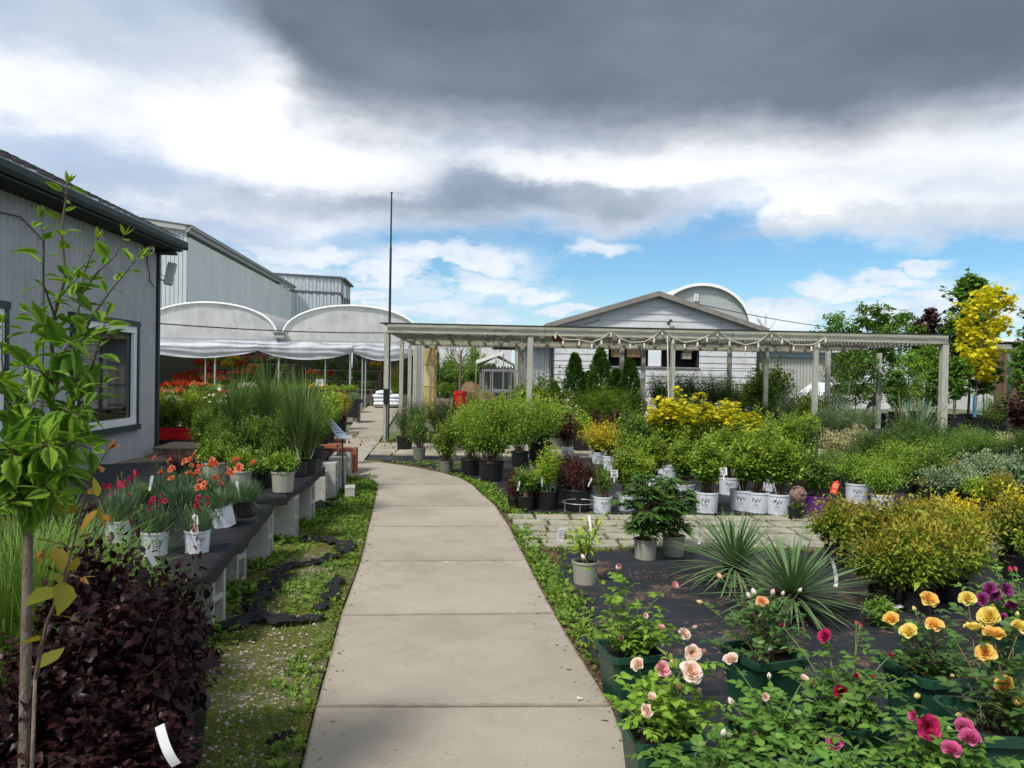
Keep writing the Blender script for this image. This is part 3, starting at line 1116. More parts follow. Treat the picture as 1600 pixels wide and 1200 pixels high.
def far_block():
 zt = 13.55
 P1 = Z(533, 100, zt)
 a = CF + CR * ((548 - 800) / F) + CU * ((600 - 449) / F)
 P2 = CO + a * ((zt - CAMH) / a.z)
 P0 = Z(425, 97, zt)
 root = empty('steel_block', (P1.x, P1.y, 0), label='far flat roofed ribbed steel block with a dark band at the warehouse end', cat='building')
 o = Vector((P1.x, P1.y, 0))
 d1 = (P0 - P1)
 d1.z = 0
 d2 = (P2 - P1)
 d2.z = 0
 zb = 1.6 + (579.4 - 459) / 12
 mb = MB()
 n = int(d1.length / .45)
 for i in range(n):
  c = d1 * ((i + .5) / n)
  for z0, z1 in ((0, zb - .15), (zb + .15, zt)):
   mb.span(c + Vector((0, 0, z0)), c + Vector((0, 0, z1)), d1.length / n * .84, .5 + (.12 if i % 2 else 0), up=d1.normalized().cross(Vector((0, 0, 1))))
 mb.build('wall', M['ware_rib'], root)
 sd_ = MB()
 sd_.span(d2 * .02 + Vector((-.3, 0, zt * .37)), d2 + Vector((-.3, 0, zt * .37)), .5, zt * .74)
 sd_.span(d2 * .02 + Vector((-.3, 0, zt * .93)), d2 + Vector((-.3, 0, zt * .93)), .5, zt * .14)
 for k in (.0, .3, .55, .8, 1.0):
  sd_.span(d2 * k + Vector((-.3, 0, zt * .74)), d2 * k + Vector((-.3, 0, zt * .87)), .5, .5)
 sd_.build('side_wall', M['ware_trim'], root)
 for k in (.15, .42, .67, .9):
  MB().span(d2 * (k - .1) + Vector((-.45, 0, zt * .8)), d2 * (k + .1) + Vector((-.45, 0, zt * .8)), .2, zt * .13).build('window', M['dark'], root)
 tr = MB()
 tr.span(Vector((0, 0, zb)), d1 + Vector((0, 0, zb)), .7, .26)
 tr.span(Vector((.1, -.1, zt + .12)), d1 + Vector((0, 0, zt + .12)), .8, .25)
 tr.span(Vector((.1, .3, zt + .12)), d2 + Vector((0, 0, zt + .12)), .8, .25)
 tr.build('band', pm('dark band', (.10, .12, .13), .6), root)
 MB().span(d2 * .22 + Vector((.02, 0, zt * .9)), d2 * .42 + Vector((.02, 0, zt * .9)), .1, 1.6).build('panel', M['white_trim'], root)
 return root
far_block()
# ------------------------------------------------------------------ hoop greenhouses
def plastic_mat(name, c, trans, rough=.45):
 m, nt, out = newmat(name)
 tc = nd(nt, 'ShaderNodeTexCoord')
 n = nd(nt, 'ShaderNodeTexNoise')
 mp = nd(nt, 'ShaderNodeMapping')
 mp.inputs['Scale'].default_value = (1.2, .6, .35)
 nt.links.new(tc.outputs['Object'], mp.inputs[0])
 nt.links.new(mp.outputs[0], n.inputs['Vector'])
 setin(n, Scale=2.2, Detail=7, Roughness=.65, Distortion=.8)
 col = ramp(nt, n.outputs[0], [(.3, [x * .78 for x in c]), (.6, c), (.75, [min(1, x * 1.15) for x in c])])
 b = nd(nt, 'ShaderNodeBsdfPrincipled')
 b.inputs['Roughness'].default_value = rough
 nt.links.new(col, b.inputs['Base Color'])
 bp = nd(nt, 'ShaderNodeBump')
 bp.inputs['Strength'].default_value = .5
 bp.inputs['Distance'].default_value = .05
 nt.links.new(n.outputs[0], bp.inputs['Height'])
 nt.links.new(bp.outputs[0], b.inputs['Normal'])
 t = nd(nt, 'ShaderNodeBsdfTranslucent')
 nt.links.new(col, t.inputs[0])
 ms = nd(nt, 'ShaderNodeMixShader')
 ms.inputs[0].default_value = trans
 nt.links.new(b.outputs[0], ms.inputs[1])
 nt.links.new(t.outputs[0], ms.inputs[2])
 nt.links.new(ms.outputs[0], out.inputs[0])
 return m
M['poly'] = plastic_mat('greenhouse film', (.78, .79, .79), .5)
M['poly_roof'] = plastic_mat('greenhouse roof film', (.80, .81, .81), .5)
M['curtain'] = plastic_mat('white rolled film', (.56, .59, .64), .25)
M['frame_steel'] = pm('hoop steel', (.36, .38, .37), .5, .12, 5, metal=.3)
M['shade'] = pm('shade coloured wall', (.06, .065, .05), .9, .3, 4)  # wall colour set very dark to stand for the dim greenhouse interior
YF = 34.0
PXG = [212, 437, 662]
XGH = [onY(p, 530, YF).x for p in PXG]
ZE = onY(430, 529, YF).z
ZP = onY(318, 473, YF).z
GLEN = 20.0
def hoop_house(k, label):
 xa, xb = XGH[k] + .12, XGH[k + 1] - .12
 w = xb - xa
 xm = (xa + xb) / 2
 rise = ZP - ZE
 root = empty('hoop_greenhouse', (xm, YF, 0), label=label, cat='greenhouse', group='hoop greenhouses side by side')
 def arc(t, off=0.0):
  a = math.pi * t
  return (-(w / 2 + off) * math.cos(a) * (1 - .0 * math.sin(a)), ZE + (rise + off) * math.sin(a) ** .85)
 mb = MB()
 mb.grid(lambda u, v: (arc(u)[0], v * GLEN, arc(u)[1] + .03 * abs(math.sin(v * math.pi * 14)) * math.sin(math.pi * u)), 28, 84)
 mb.build('roof', M['poly_roof'], root, smooth=True)
 mb = MB()
 mb.grid(lambda u, v: (arc(u)[0], .06 - .05 * wob((u * 7, v * 3, k * 9)), ZE - .05 + (arc(u)[1] - ZE + .05) * v), 30, 8)
 mb.build('end_wall', M['poly'], root, smooth=True)
 mb = MB()
 mb.tube([(arc(i / 28, .01)[0], -.02, arc(i / 28, .01)[1]) for i in range(29)], .05, 6)
 mb.build('edge_hoop', M['white_trim'], root, smooth=True)
 ins = MB()
 for j in range(1, 8):
  y = j * GLEN / 8
  ins.tube([(arc(i / 14, -.06)[0], y, arc(i / 14, -.06)[1]) for i in range(15)], .03, 5)
  ins.tube([(-w / 2 + .06, y, ZE), (w / 2 - .06, y, ZE)], .025, 5)
 ins.build('hoops', M['frame_steel'], root)
 mb = MB()
 mb.box((0, -.01, ZE - .10), (w + .2, .07, .10))
 mb.build('eave_beam', M['ware_trim'], root)
 for q, pxs in enumerate(((320, 335, 435), (508, 547, 566, 571, 610))[k]):
  x = onY(pxs, 560, YF).x - xm
  MB().tube([(x, .1, 0), (x, .1, ZE - .1)], .045 if pxs in (335, 435, 547) else .03, 8).build('post', M['frame_steel'], root)
 ties = [(212, 404), (404, 552, 652)][k]
 cb = MB()
 for a, b in zip(ties, ties[1:]):
  x0, x1 = onY(a, 545, YF).x - xm, onY(b, 545, YF).x - xm
  def cf(u, v, x0=x0, x1=x1):
   x = x0 + (x1 - x0) * u
   sag = .42 + .36 * math.sin(math.pi * u) ** .8
   f = .035 * math.sin(v * 19 + 5 * math.sin(u * 3) + wob((u * 3, v * 2, x0)) * 4) + .09 * wob((u * 6, v * 1.4, x0 + 3))
   bulge = .10 * math.sin(math.pi * min(1, v * 1.1))
   return (x, -.08 - bulge + f * .6, ZE - .12 - sag * v)
  cb.grid(cf, 50, 16)
 cb.build('rolled_curtain', M['curtain'], root, smooth=True)
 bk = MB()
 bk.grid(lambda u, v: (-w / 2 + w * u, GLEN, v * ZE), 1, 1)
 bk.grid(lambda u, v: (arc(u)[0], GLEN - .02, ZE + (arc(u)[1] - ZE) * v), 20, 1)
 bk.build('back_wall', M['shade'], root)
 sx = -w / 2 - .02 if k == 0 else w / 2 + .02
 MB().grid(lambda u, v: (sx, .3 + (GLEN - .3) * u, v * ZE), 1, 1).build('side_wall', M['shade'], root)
 return root
hoop_house(0, 'left hoop greenhouse with film roof beside the grey house corner')
hoop_house(1, 'right hoop greenhouse with film roof next to the pergola')
bx = onY(437, 524, YF - .15)
t = empty('gutter_box', (bx.x, bx.y, bx.z), label='small dark grey gutter box between the two greenhouse arches', cat='gutter box')
MB().box((0, 0, 0), (.46, .2, .24)).build('box', M['ware_trim'], t, bevel=.02)
MB().box((0, -.03, .13), (.54, .28, .04)).build('lid', M['metal'], t)
# ------------------------------------------------------------------ white shed, its lean-to, arched barn, low grey building
M['siding'] = pm('white clapboard', (.58, .59, .60), .6, .06, 3, dirt=((.30, .30, .28), 1.6, .55), bump=.1)
M['siding_dark'] = pm('rake board', (.24, .22, .20), .8, .2, 4)
YS = 30.0
def S(px, py, y=YS):
 return onY(px, py, y)
def white_shed():
 pk, el, er = S(1025, 462), S(862, 512), S(1186, 514)
 x0, x1 = el.x, er.x
 zt, ze = pk.z, (el.z + er.z) / 2
 xm = (x0 + x1) / 2
 hw = (x1 - x0) / 2
 root = empty('white_shed', (xm, YS, 0), label='white clapboard shed with low gable behind the pergola', cat='shed')
 ow = [S(950, 572).x - xm, S(1092, 572).x - xm, S(1000, 572).z, S(1000, 536).z]
 mb = MB()
 step = .27
 zs = sorted([step * i for i in range(40) if step * i < zt - .05 and all(abs(step * i - q) > .04 for q in ow[2:])] + [ow[2] - .02, ow[3] + .04, zt])
 for z, z1 in zip(zs, zs[1:]):
  h = lambda q: hw if q <= ze else max(0.0, hw * (zt - q) / (zt - ze))
  a, b = h(z), h(z1)
  segs = [(-a, -b, a, b)]
  if ow[2] < (z + z1) / 2 < ow[3] + .04:
   segs = [(-a, -b, ow[0], ow[0]), (ow[1], ow[1], a, b)]
  for (l0, l1, r0, r1) in segs:
   V = [(l0, -.035, z), (r0, -.035, z), (r1, -.008, z1), (l1, -.008, z1), (l0, 0, z), (r0, 0, z)]
   mb.add(V, [(0, 1, 2, 3), (4, 5, 1, 0)])
 mb.build('wall', M['siding'], root)
 sw = MB()
 sw.box((-hw + .05, 4.5, ze / 2), (.1, 8.9, ze))
 sw.box((hw - .05, 4.5, ze / 2), (.1, 8.9, ze))
 sw.box((0, 8.97, ze / 2), (2 * hw, .06, ze))
 sw.build('side_wall', M['siding'], root)
 rf = MB()
 sl = (zt - ze) / hw
 o = .12
 for sgn in (-1, 1):
  V = [(0, -.3, zt + .03), (sgn * (hw + .25), -.3, zt + .03 - sl * (hw + .25)), (sgn * (hw + .25), 9.2, zt + .03 - sl * (hw + .25)), (0, 9.2, zt + .03)]
  V += [(x, y, z + o) for x, y, z in V]
  rf.add(V, [(0, 1, 2, 3), (4, 7, 6, 5), (0, 4, 5, 1), (2, 6, 7, 3), (1, 5, 6, 2)])
 rf.build('roof', pm('grey shed roof', (.16, .155, .15), .85, .2, 5), root)
 rk = MB()
 for sgn in (-1, 1):
  rk.span((sgn * .02, -.32, zt + .05), (sgn * (hw + .27), -.32, zt + .05 - sl * (hw + .25)), .05, .19)
 rk.build('rake_board', M['siding_dark'], root)
 for x in (-hw + .03, hw - .03):
  MB().box((x, -.05, ze / 2 - .05), (.12, .04, ze - .1)).build('corner_board', M['wire'], root)
 op = MB()
 d = .9
 xa, xb, za, zb = ow
 op.grid(lambda u, v: (xa + (xb - xa) * u, d, za + (zb - za + .27) * v), 1, 1)
 op.grid(lambda u, v: (xa + (xb - xa) * u, d * v, za - .02), 1, 1)
 op.grid(lambda u, v: (xa + (xb - xa) * u, d * v, zb + .25), 1, 1)
 op.grid(lambda u, v: (xa, d * u, za + (zb - za + .27) * v), 1, 1)
 op.grid(lambda u, v: (xb, d * u, za + (zb - za + .27) * v), 1, 1)
 hatch = op.build('window', M['soffit'], root)
 fr = MB()
 fr.box(((xa + xb) / 2, -.045, za - .05), (xb - xa + .06, .05, .05))
 fr.build('sill', M['siding_dark'], hatch)
 p0, p1 = S(1012, 571).x - xm, S(1032, 571).x - xm
 MB().box(((p0 + p1) / 2, -.06, (za + zb) / 2 - .02), (p1 - p0, .04, zb - za - .04)).build('shutter', pm('white panel', (.74, .76, .80), .5, .04, 3), root)
 lp = S(1044, 503)
 m = MB()
 m.tube([(lp.x - xm, -.04, lp.z - .05), (lp.x - xm, -.18, lp.z), (lp.x - xm + .02, -.2, lp.z + .08)], .02, 6)
 m.lathe([(0, .03), (.06, 0), (.08, -.09), (0, -.09)], 10, (lp.x - xm - .03, -.2, lp.z - .03))
 m.lathe([(0, .03), (.05, 0), (.07, -.09), (0, -.09)], 10, (lp.x - xm + .06, -.2, lp.z + .07))
 m.build('floodlight', M['wire'], root)
 k = 0
 for a, b, y0, y1, lab, c in ((954, 970, 542, 558, 'cardboard box at the left end of the shed hatch', 0), (979, 1001, 542, 558, 'wide cardboard box beside the white shutter in the shed hatch', 0),
         (1067, 1082, 538, 551, 'upper cardboard box on the pale box in the shed hatch', 0), (1066, 1080, 552, 561, 'pale box at the right of the shed hatch', 1)):
  pa, pb = onY(a, y1, YS + .35), onY(b, y0, YS + .35)
  bx = empty('cardboard_box', ((pa.x + pb.x) / 2, YS + .45, pa.z), label=lab, cat='box', group='boxes in the shed hatch')
  mt = pm('cardboard %d' % k, (.34, .20, .11) if c == 0 else (.5, .45, .4), .8, .15, 4)
  k += 1
  w, h = pb.x - pa.x, pb.z - pa.z
  MB().box((0, 0, h / 2), (w, .3, h)).build('carton', mt, bx, bevel=.012)
  MB().box((0, -.152, h / 2), (.05, .004, h * .96)).build('tape', pm('box tape %d' % k, (.42, .30, .18), .4), bx)
 return root, xm, hw, ze
SHED, SXM, SHW, SZE = white_shed()
def lean_to():
 y = YS + .4
 x0, x1 = onY(817, 600, y).x, SXM - SHW - .02
 zt = onY(840, 541, y).z
 root = empty('lean_to', ((x0 + x1) / 2, y, 0), label='narrow white lean-to with dark flat roof at the left side of the clapboard shed', cat='lean-to')
 w = x1 - x0
 mb = MB()
 for i in range(5):
  mb.box((-w / 2 + w * (i + .5) / 5, .03, zt / 2), (w / 5 - .012, .06, zt))
 mb.box((-w / 2 + .03, 3, zt / 2), (.06, 5.9, zt))
 mb.build('wall', M['siding'], root)
 xl = onY(776, 536, y).x - (x0 + x1) / 2
 MB().box(((xl + w / 2) / 2, 2.6, zt + .09), (w / 2 - xl, 6.4, .16)).build('roof', M['soffit'], root)
 for px in (806, 816):
  x = onY(px, 600, y - .3).x - (x0 + x1) / 2
  MB().box((x, -.4, zt / 2), (.12, .12, zt)).build('post', M['wood_grey'], root)
 for i, px in enumerate((836, 843, 850)):
  x = onY(px, 600, y - .1).x - (x0 + x1) / 2
  MB().tube([(x, -.15, 0), (x, -.15, 1.9 - .1 * i)], .018, 5).build('rack_rod', M['metal'], root)
 return root
lean_to()
def arched_barn():
 y = 46.0
 pk, r = onY(1098, 447, y), onY(1168, 506, y)
 w = 2 * (r.x - pk.x) * 1.02
 zb = r.z - .2
 root = empty('arched_barn', (pk.x, y, 0), label='grey arched roof barn showing behind the white shed gable', cat='barn')
 def arc(t, o=0.0):
  a = math.pi * t
  return (-(w / 2 + o) * math.cos(a), zb + (pk.z - zb + o) * math.sin(a))
 mb = MB()
 mb.grid(lambda u, v: (arc(u)[0], 0.05, zb + (arc(u)[1] - zb) * v), 32, 1)
 mb.box((0, .06, zb / 2), (w, .1, zb))
 mb.build('end_wall', pm('barn end wall', (.38, .41, .41), .7, .05, 1), root)
 MB().grid(lambda u, v: (arc(u, .12)[0], -.25 + 14 * v, arc(u, .12)[1] + .05), 32, 1).build('roof', M['ware_flat'], root, smooth=True)
 MB().grid(lambda u, v: (arc(u, .12 - .18 * v)[0], -.26, arc(u, .12 - .18 * v)[1] + .05), 32, 1).build('rim', M['white_trim'], root)
 v = onY(1088, 465, y - .05)
 f = MB().box((v.x - pk.x, -.02, v.z), (.28, .08, .42)).build('vent', M['white_trim'], root)
 m = MB()
 for i in range(4):
  m.box((v.x - pk.x, -.065, v.z - .13 + .085 * i), (.2, .012, .04))
 m.build('louvre', M['ware_trim'], f)
 return root
arched_barn()
def low_grey_building():
 y = 50.0
 a, b = onY(1150, 541, y), onY(1352, 546, y)
 root = empty('low_building', ((a.x + b.x) / 2, y, 0), label='low pale grey building with blue-grey band behind the right of the pergola', cat='building')
 w = b.x - a.x
 zt = a.z
 zb = onY(1240, 559, y).z
 mb = MB()
 n = 40
 for i in range(n):
  mb.box((-w / 2 + w * (i + .5) / n, .15, zb / 2), (w / n - .03, .3, zb))
 mb.build('wall', pm('pale wall', (.40, .40, .38), .7, .06, 1), root)
 MB().box((0, .1, (zb + zt - .35) / 2), (w + .4, .6, zt - .35 - zb - .02)).build('band', pm('blue grey band', (.20, .25, .31), .6, .08, 1), root)
 MB().box((0, 3, zt - .15), (w + .8, 7, .3)).build('roof', M['white_trim'], root)
 return root
low_grey_building()
def far_right_house():
 y = 40.0
 a, b = onY(1548, 532, y), onY(1680, 536, y)
 root = empty('white_building', ((a.x + b.x) / 2, y, 0), label='white flat roofed building at the far right behind the trees', cat='building')
 w = b.x - a.x
 zt = a.z
 MB().box((0, 3, zt / 2 - .2), (w, 6, zt - .4)).build('wall', M['siding'], root)
 m = MB()
 m.box((0, 2.7, zt - .02), (w + .5, 7.4, .14))
 m.box((0, -.35, zt - .34), (w + .3, .5, .22))
 m.build('roof', M['white_trim'], root)
 for px in (1578, 1620):
  p = onY(px, 590, y)
  f = MB().box((p.x - root.location.x, -.02, 1.5), (1.5, .1, 2.6)).build('window', M['white_trim'], root)
  MB().box((p.x - root.location.x, -.075, 1.55), (1.3, .02, 2.3)).build('pane', M['glass'], f)
 return root
far_right_house()
def arbor():
 root_p = D(1575, 640, 30)
 root = empty('timber_arbor', (root_p.x, root_p.y, 0), label='brown timber arbor with upright posts at the far right', cat='arbor')
 m = pm('brown timber', (.16, .10, .065), .85, .3, 5, stretch=(5, 5, .6), bump=.3)
 for px, dd in ((1556, 30), (1561, 31.5), (1567, 30), (1583, 30), (1597, 30), (1612, 31)):
  p = Z(px, dd, 0)
  h = D(px, 553, dd).z
  MB().box((p.x - root_p.x, p.y - root_p.y, h / 2), (.13, .13, h)).build('post', m if px < 1590 else M['wood_grey'], root)
 a, b = D(1551, 552, 30) - Vector((root_p.x, root_p.y, 0)), D(1625, 553, 30) - Vector((root_p.x, root_p.y, 0))
 MB().span(a + Vector((0, 0, .08)), b + Vector((0, 0, .08)), .10, .18).build('beam', m, root)
 a, b = D(1545, 634, 29.8) - Vector((root_p.x, root_p.y, 0)), D(1600, 634, 29.8) - Vector((root_p.x, root_p.y, 0))
 MB().span(a, b, .06, .12).build('rail', M['wood_grey'], root)
 return root
arbor()
p = D(1557, 632, 29)
m = MB()
a, b = Z(1551, 29, 1.5) , Z(1563, 29, .15)
m.span(a, b, .16, .05)
tag(m.build('plank', pm('fresh orange plank', (.50, .30, .12), .7, .2, 4), bevel=.006), 'fresh orange plank leaning against the brown timber arbor', 'plank')
def white_car():
 p = D(1300, 632, 33)
 root = empty('parked_car', (p.x, p.y, 0), rz=R(8), label='white parked car partly hidden behind the pergola plants', cat='car')
 body = MB()
 prof = [(-2.2, .32), (-2.25, .7), (-2.1, .92), (-1.1, 1.02), (-.45, 1.46), (.9, 1.48), (1.7, 1.08), (2.2, 1.0), (2.25, .4), (2.1, .3)]
 body.prism(prof, -.85, .85, axis='y')
 body.build('body', pm('white car paint', (.75, .76, .78), .25, .02, 3, spec=.6), root, bevel=.08, smooth=False)
 g = MB()
 g.prism([(-1.0, 1.02), (-.44, 1.40), (.15, 1.42), (.15, 1.03)], -.862, .862, axis='y')
 g.prism([(.25, 1.03), (.25, 1.42), (.88, 1.42), (1.5, 1.06)], -.862, .862, axis='y')
 g.build('window', M['glass'], root)
 ws = MB().span((-1.06, -.7, 1.05), (-.5, -.7, 1.44), .02, .02)
 for x in (-1.4, 1.35):
  for s in (-1, 1):
   w = MB()
   prof = [(.18, -.11), (.33, -.11), (.345, -.07), (.345, .07), (.33, .11), (.18, .11)]
   w.lathe(prof, 20)
   w.disc((0, 0, .06), .2)
   w.disc((0, 0, -.06), .2)
   wh = put('wheel', w.mesh('wheel', M['black_plastic']), root, (x, s * .76, .345), (R(90), 0, 0))
   put('rim', MB().lathe([(0, .085), (.08, .095), (.19, .07)], 16).lathe([(0, -.085), (.08, -.095), (.19, -.07)], 16).mesh('rim', M['metal']), wh)
 for s in (-1, 1):
  put('headlight', MB().box((0, 0, 0), (.06, .34, .14)).mesh('headlight', M['metal']), root, (-2.235, s * .6, .72))
white_car()
# ------------------------------------------------------------------ pergola
ZB = G(603, 690)
YPF = ZB.y
ZPT = onY(603, 504, YPF).z
M['shade_top'] = pm('dark slat roof', (.03, .035, .03), .9, .3, 5)
def pergola():
 xl = ZB.x
 xr = onY(1478, 600, YPF).x
 root = empty('pergola', (xl, YPF, 0), label='long weathered timber pergola with flat top across the plant beds', cat='pergola')
 W = xr - xl
 depth = 7.2
 def post(px, y, th=.105):
  p = onY(px, 600, y)
  MB().box((p.x - xl, y - YPF, (ZPT - .22) / 2 - .02), (th, th, ZPT - .22 + .04), rz=random.uniform(-.05, .05)).build('post', M['wood_grey'], root, bevel=.006)
 for px in (603.5, 827.5, 1050, 1273.5, 1474):
  post(px, YPF + .02, .15 if px > 1400 else (.125 if px in (827.5,) else .105))
 for px, dd in ((627, 21.5), (640, 24.3), (1196.5, 21.0), (1004.5, 21.5)):
  post(px, dd, .11)
 for px in (815, 971, 1139, 1293, 1373):
  post(px, YPF + depth - .1, .13)
 bm_ = MB()
 n = 4
 xs = [0, onY(850, 600, YPF).x - xl, onY(1142, 600, YPF).x - xl, onY(1275, 600, YPF).x - xl, W]
 for a, b in zip(xs, xs[1:]):
  bm_.box(((a + b) / 2, -.045 + random.uniform(-.004, .004), ZPT - .135), (b - a - .012, .05, .19))
 bm_.build('front_beam', M['beam'], root, bevel=.004)
 bb = MB()
 bb.box((W / 2, depth, ZPT - .15), (W, .05, .22))
 bb.box((W / 2, depth / 2, ZPT - .16), (W, .05, .2))
 bb.build('back_beam', M['beam'], root, bevel=.004)
 for x in (0.03, W - .03):
  MB().box((x, depth / 2, ZPT - .135), (.05, depth, .19)).build('side_beam', M['beam'], root, bevel=.004)
 k = 26
 rf = MB()
 for i in range(k):
  x = .3 + (W - .6) * i / (k - 1)
  rf.box((x, depth / 2, ZPT - .10), (.045, depth - .12, .13))
 rf.build('rafter', M['wood_grey'], root)
 tp = MB()
 for i in range(38):
  y = -.10 + (depth + .2) * (i + .5) / 38
  tp.box((W / 2, y, ZPT - .024 + random.uniform(-.004, .004)), (W + .2, .085, .016))
 tp.box((W / 2, -.14, ZPT - .024), (W + .3, .03, .035))
 tp.build('shade_cover', M['shade_top'], root)
 return root, W
PERG, PW = pergola()
vm_ = Leaves()
rn = np.random.default_rng(5)
vb = MB()
for i in range(150):
 x = ZB.x + rn.uniform(.1, PW - .2)
 if rn.random() < .55:
  x = ZB.x + rn.choice([.7, 1.6, 2.6, 3.4, 5.6, 10.4, 11.6]) + rn.normal(0, .35)
 y = YPF + rn.uniform(.05, 1.2)
 L = rn.uniform(.08, .42)
 z = ZPT - .2
 p = [(x, y, z)]
 for j in range(4):
  x += rn.normal(0, .06)
  z -= L / 4
  p.append((x, y, z))
 vb.tube(p, .006, 3, cap=False)
tag(vb.build('dry_tendrils', pm('dry vine', (.16, .14, .13), .9, .3, 9)), kind='stuff', label='dry grey tendrils hanging under the pergola beam', cat='vine')
M['cord_white'] = pm('cream cord', (.62, .58, .46), .6, .08, 8)
def string_lights():
 root = empty('string_lights', (ZB.x, YPF - .1, ZPT), label='cream string lights draped in zigzags along the pergola front beam', cat='string lights')
 pts = [(868, 521), (880, 532), (905, 533), (925, 537), (940, 531), (955, 519), (968, 530), (985, 537), (1007, 536), (1022, 528), (1035, 516), (1052, 530), (1070, 537), (1090, 534), (1105, 527), (1121, 518), (1140, 533),
   (1165, 541), (1185, 536), (1206, 520), (1222, 530), (1240, 541), (1268, 541), (1280, 536), (1290, 528)]
 P = [onY(x, y - 2, YPF - .1) - Vector(root.location) for x, y in pts]
 MB().tube(P, .011, 5).build('cord', M['cord_white'], root)
 for (x, y) in pts[::1]:
  p = onY(x, y, YPF - .1) - Vector(root.location)
  m = MB()
  m.lathe([(0, .015), (.02, .01), (.02, -.03), (.028, -.06), (.022, -.10), (0, -.115)], 8, (p.x, p.y, p.z - .02))
  m.build('bulb', M['cord_white'], root, smooth=True)
string_lights()
cp_ = onY(1044, 530, YPF - .15)
tag(MB().tube([onY(1043, 524, YPF - .1), onY(1043.5, 560, YPF - .16), onY(1044, 600, YPF - .14), onY(1045, 628, YPF - .12)], .016, 6).build('hanging_cable', M['cord_white']), 'cream cord hanging straight down beside the middle front post', 'cord')
ob_ = onY(603.5, 619, YPF - .07)
t_ = empty('switch_box', ob_, 0, 'black electrical box strapped to the left pergola post', 'box')
MB().box((0, 0, 0), (.13, .05, .34)).build('box', M['black_plastic'], t_, bevel=.01)
MB().tube([(0, .01, -.17), (.01, .01, -.6), (0, .02, -1.0)], .01, 5).build('cable', M['wire'], t_)
hb = onY(871, 523, YPF + .4)
r_ = empty('hanging_basket', hb, label='small rusty red basket hanging under the pergola beam', cat='basket')
MB().lathe([(0, -.16), (.10, -.16), (.15, .02), (.16, .03), (.14, .02), (.12, 0), (0, 0)], 14).build('basket', pm('rusty red pot', (.26, .05, .03), .7), r_, smooth=True)
m = MB()
for q in range(3):
 a = q * 2.1
 m.tube([(.14 * math.cos(a), .14 * math.sin(a), .02), (0, 0, .24)], .006, 4)
m.build('hanger', M['wire'], r_)
dm_ = onY(1004.5, 586, 21.4)
m = MB()
m.prism([(0, -.13), (.10, 0), (0, .13), (-.10, 0)], -.012, .012, axis='y')
tag(m.build('marker', pm('marker sign', (.60, .63, .66), .5), None, (dm_.x, 21.42, dm_.z)), 'small pale diamond marker nailed to a pergola post', 'marker')
fp = Z(606, depth_of(ZB) + .4, 0)
top = D(606.5, 303, depth_of(ZB) + .4)
r_ = empty('mast_pole', (fp.x, fp.y, 0), label='tall thin dark mast rising beside the left pergola post', cat='pole')
MB().tube([(0, 0, 0), (0, 0, top.z * .62), (.0, 0, top.z * .78)], [.032, .028, .026], 8).build('lower_pole', M['wire'], r_)
MB().tube([(0, 0, top.z * .78), (0, 0, top.z)], [.021, .017], 8).build('upper_pole', M['wire'], r_)
MB().lathe([(0, .03), (.03, .02), (.03, 0), (0, 0)], 8, (0, 0, top.z)).build('finial', M['wire'], r_)
def wire(name, a, b, sag, r, label):
 P = []
 for i in range(25):
  t = i / 24
  p = a.lerp(b, t)
  p.z -= sag * 4 * t * (1 - t)
  P.append(p)
 tag(MB().tube(P, r, 4).build(name, M['wire']), label, 'wire')
wire('overhead_wire', onX(243, 505, XW + .05), onY(604, 520, YPF + .3), .05, .014, 'dark wire strung from the grey house across the greenhouse fronts')
wire('overhead_wire', D(780, 512, 29), D(1036, 462, 31), .5, .016, 'thin wire rising from the pergola to the white shed ridge')
wire('overhead_wire', D(1036, 463, 31), D(1420, 522, 48), .3, .020, 'thin wire running from the white shed ridge down to the right')
def screen():
 a, b = Z(662, 25.5, 0), Z(678, 24.6, 0)
 root = empty('plywood_screen', (a.x, a.y, 0), label='tan plywood screen of stacked panels at the back left of the pergola', cat='screen')
 d = b - a
 zt = D(670, 543, 25).z
 m1 = pm('tan plywood', (.40, .30, .13), .8, .2, 3, stretch=(4, 4, .7))
 m2 = pm('light plywood', (.50, .42, .22), .8, .15, 3, stretch=(4, 4, .7))
 cuts = [0, zt * .47, zt * .76, zt]
 for i in range(3):
  MB().span(d * .5 + Vector((0, 0, cuts[i] + .01)), d * .5 + Vector((0, 0, cuts[i + 1] - .01)), d.length, .04, up=d.normalized().cross(Vector((0, 0, 1)))).build('panel', (m1, m2, m1)[i], root)
 MB().box((d.x + .03, d.y, zt / 2 + .05), (.07, .09, zt + .1)).build('post', m1, root)
screen()
for px, dd, lab, c in ((647.5, 27, 'grey timber post left of the metal pole behind the pergola', 'wood_grey'), (653.5, 27.5, 'pale metal pole between timber posts behind the pergola', 'metal'), (659, 28, 'grey timber post next to the plywood screen', 'wood_grey')):
 p = Z(px, dd, 0)
 tag(MB().box((0, 0, 1.3), (.14, .14, 2.6)).build('timber_post' if c != 'metal' else 'metal_pole', M[c], None, (p.x, p.y, 0), bevel=.01), lab, 'post')
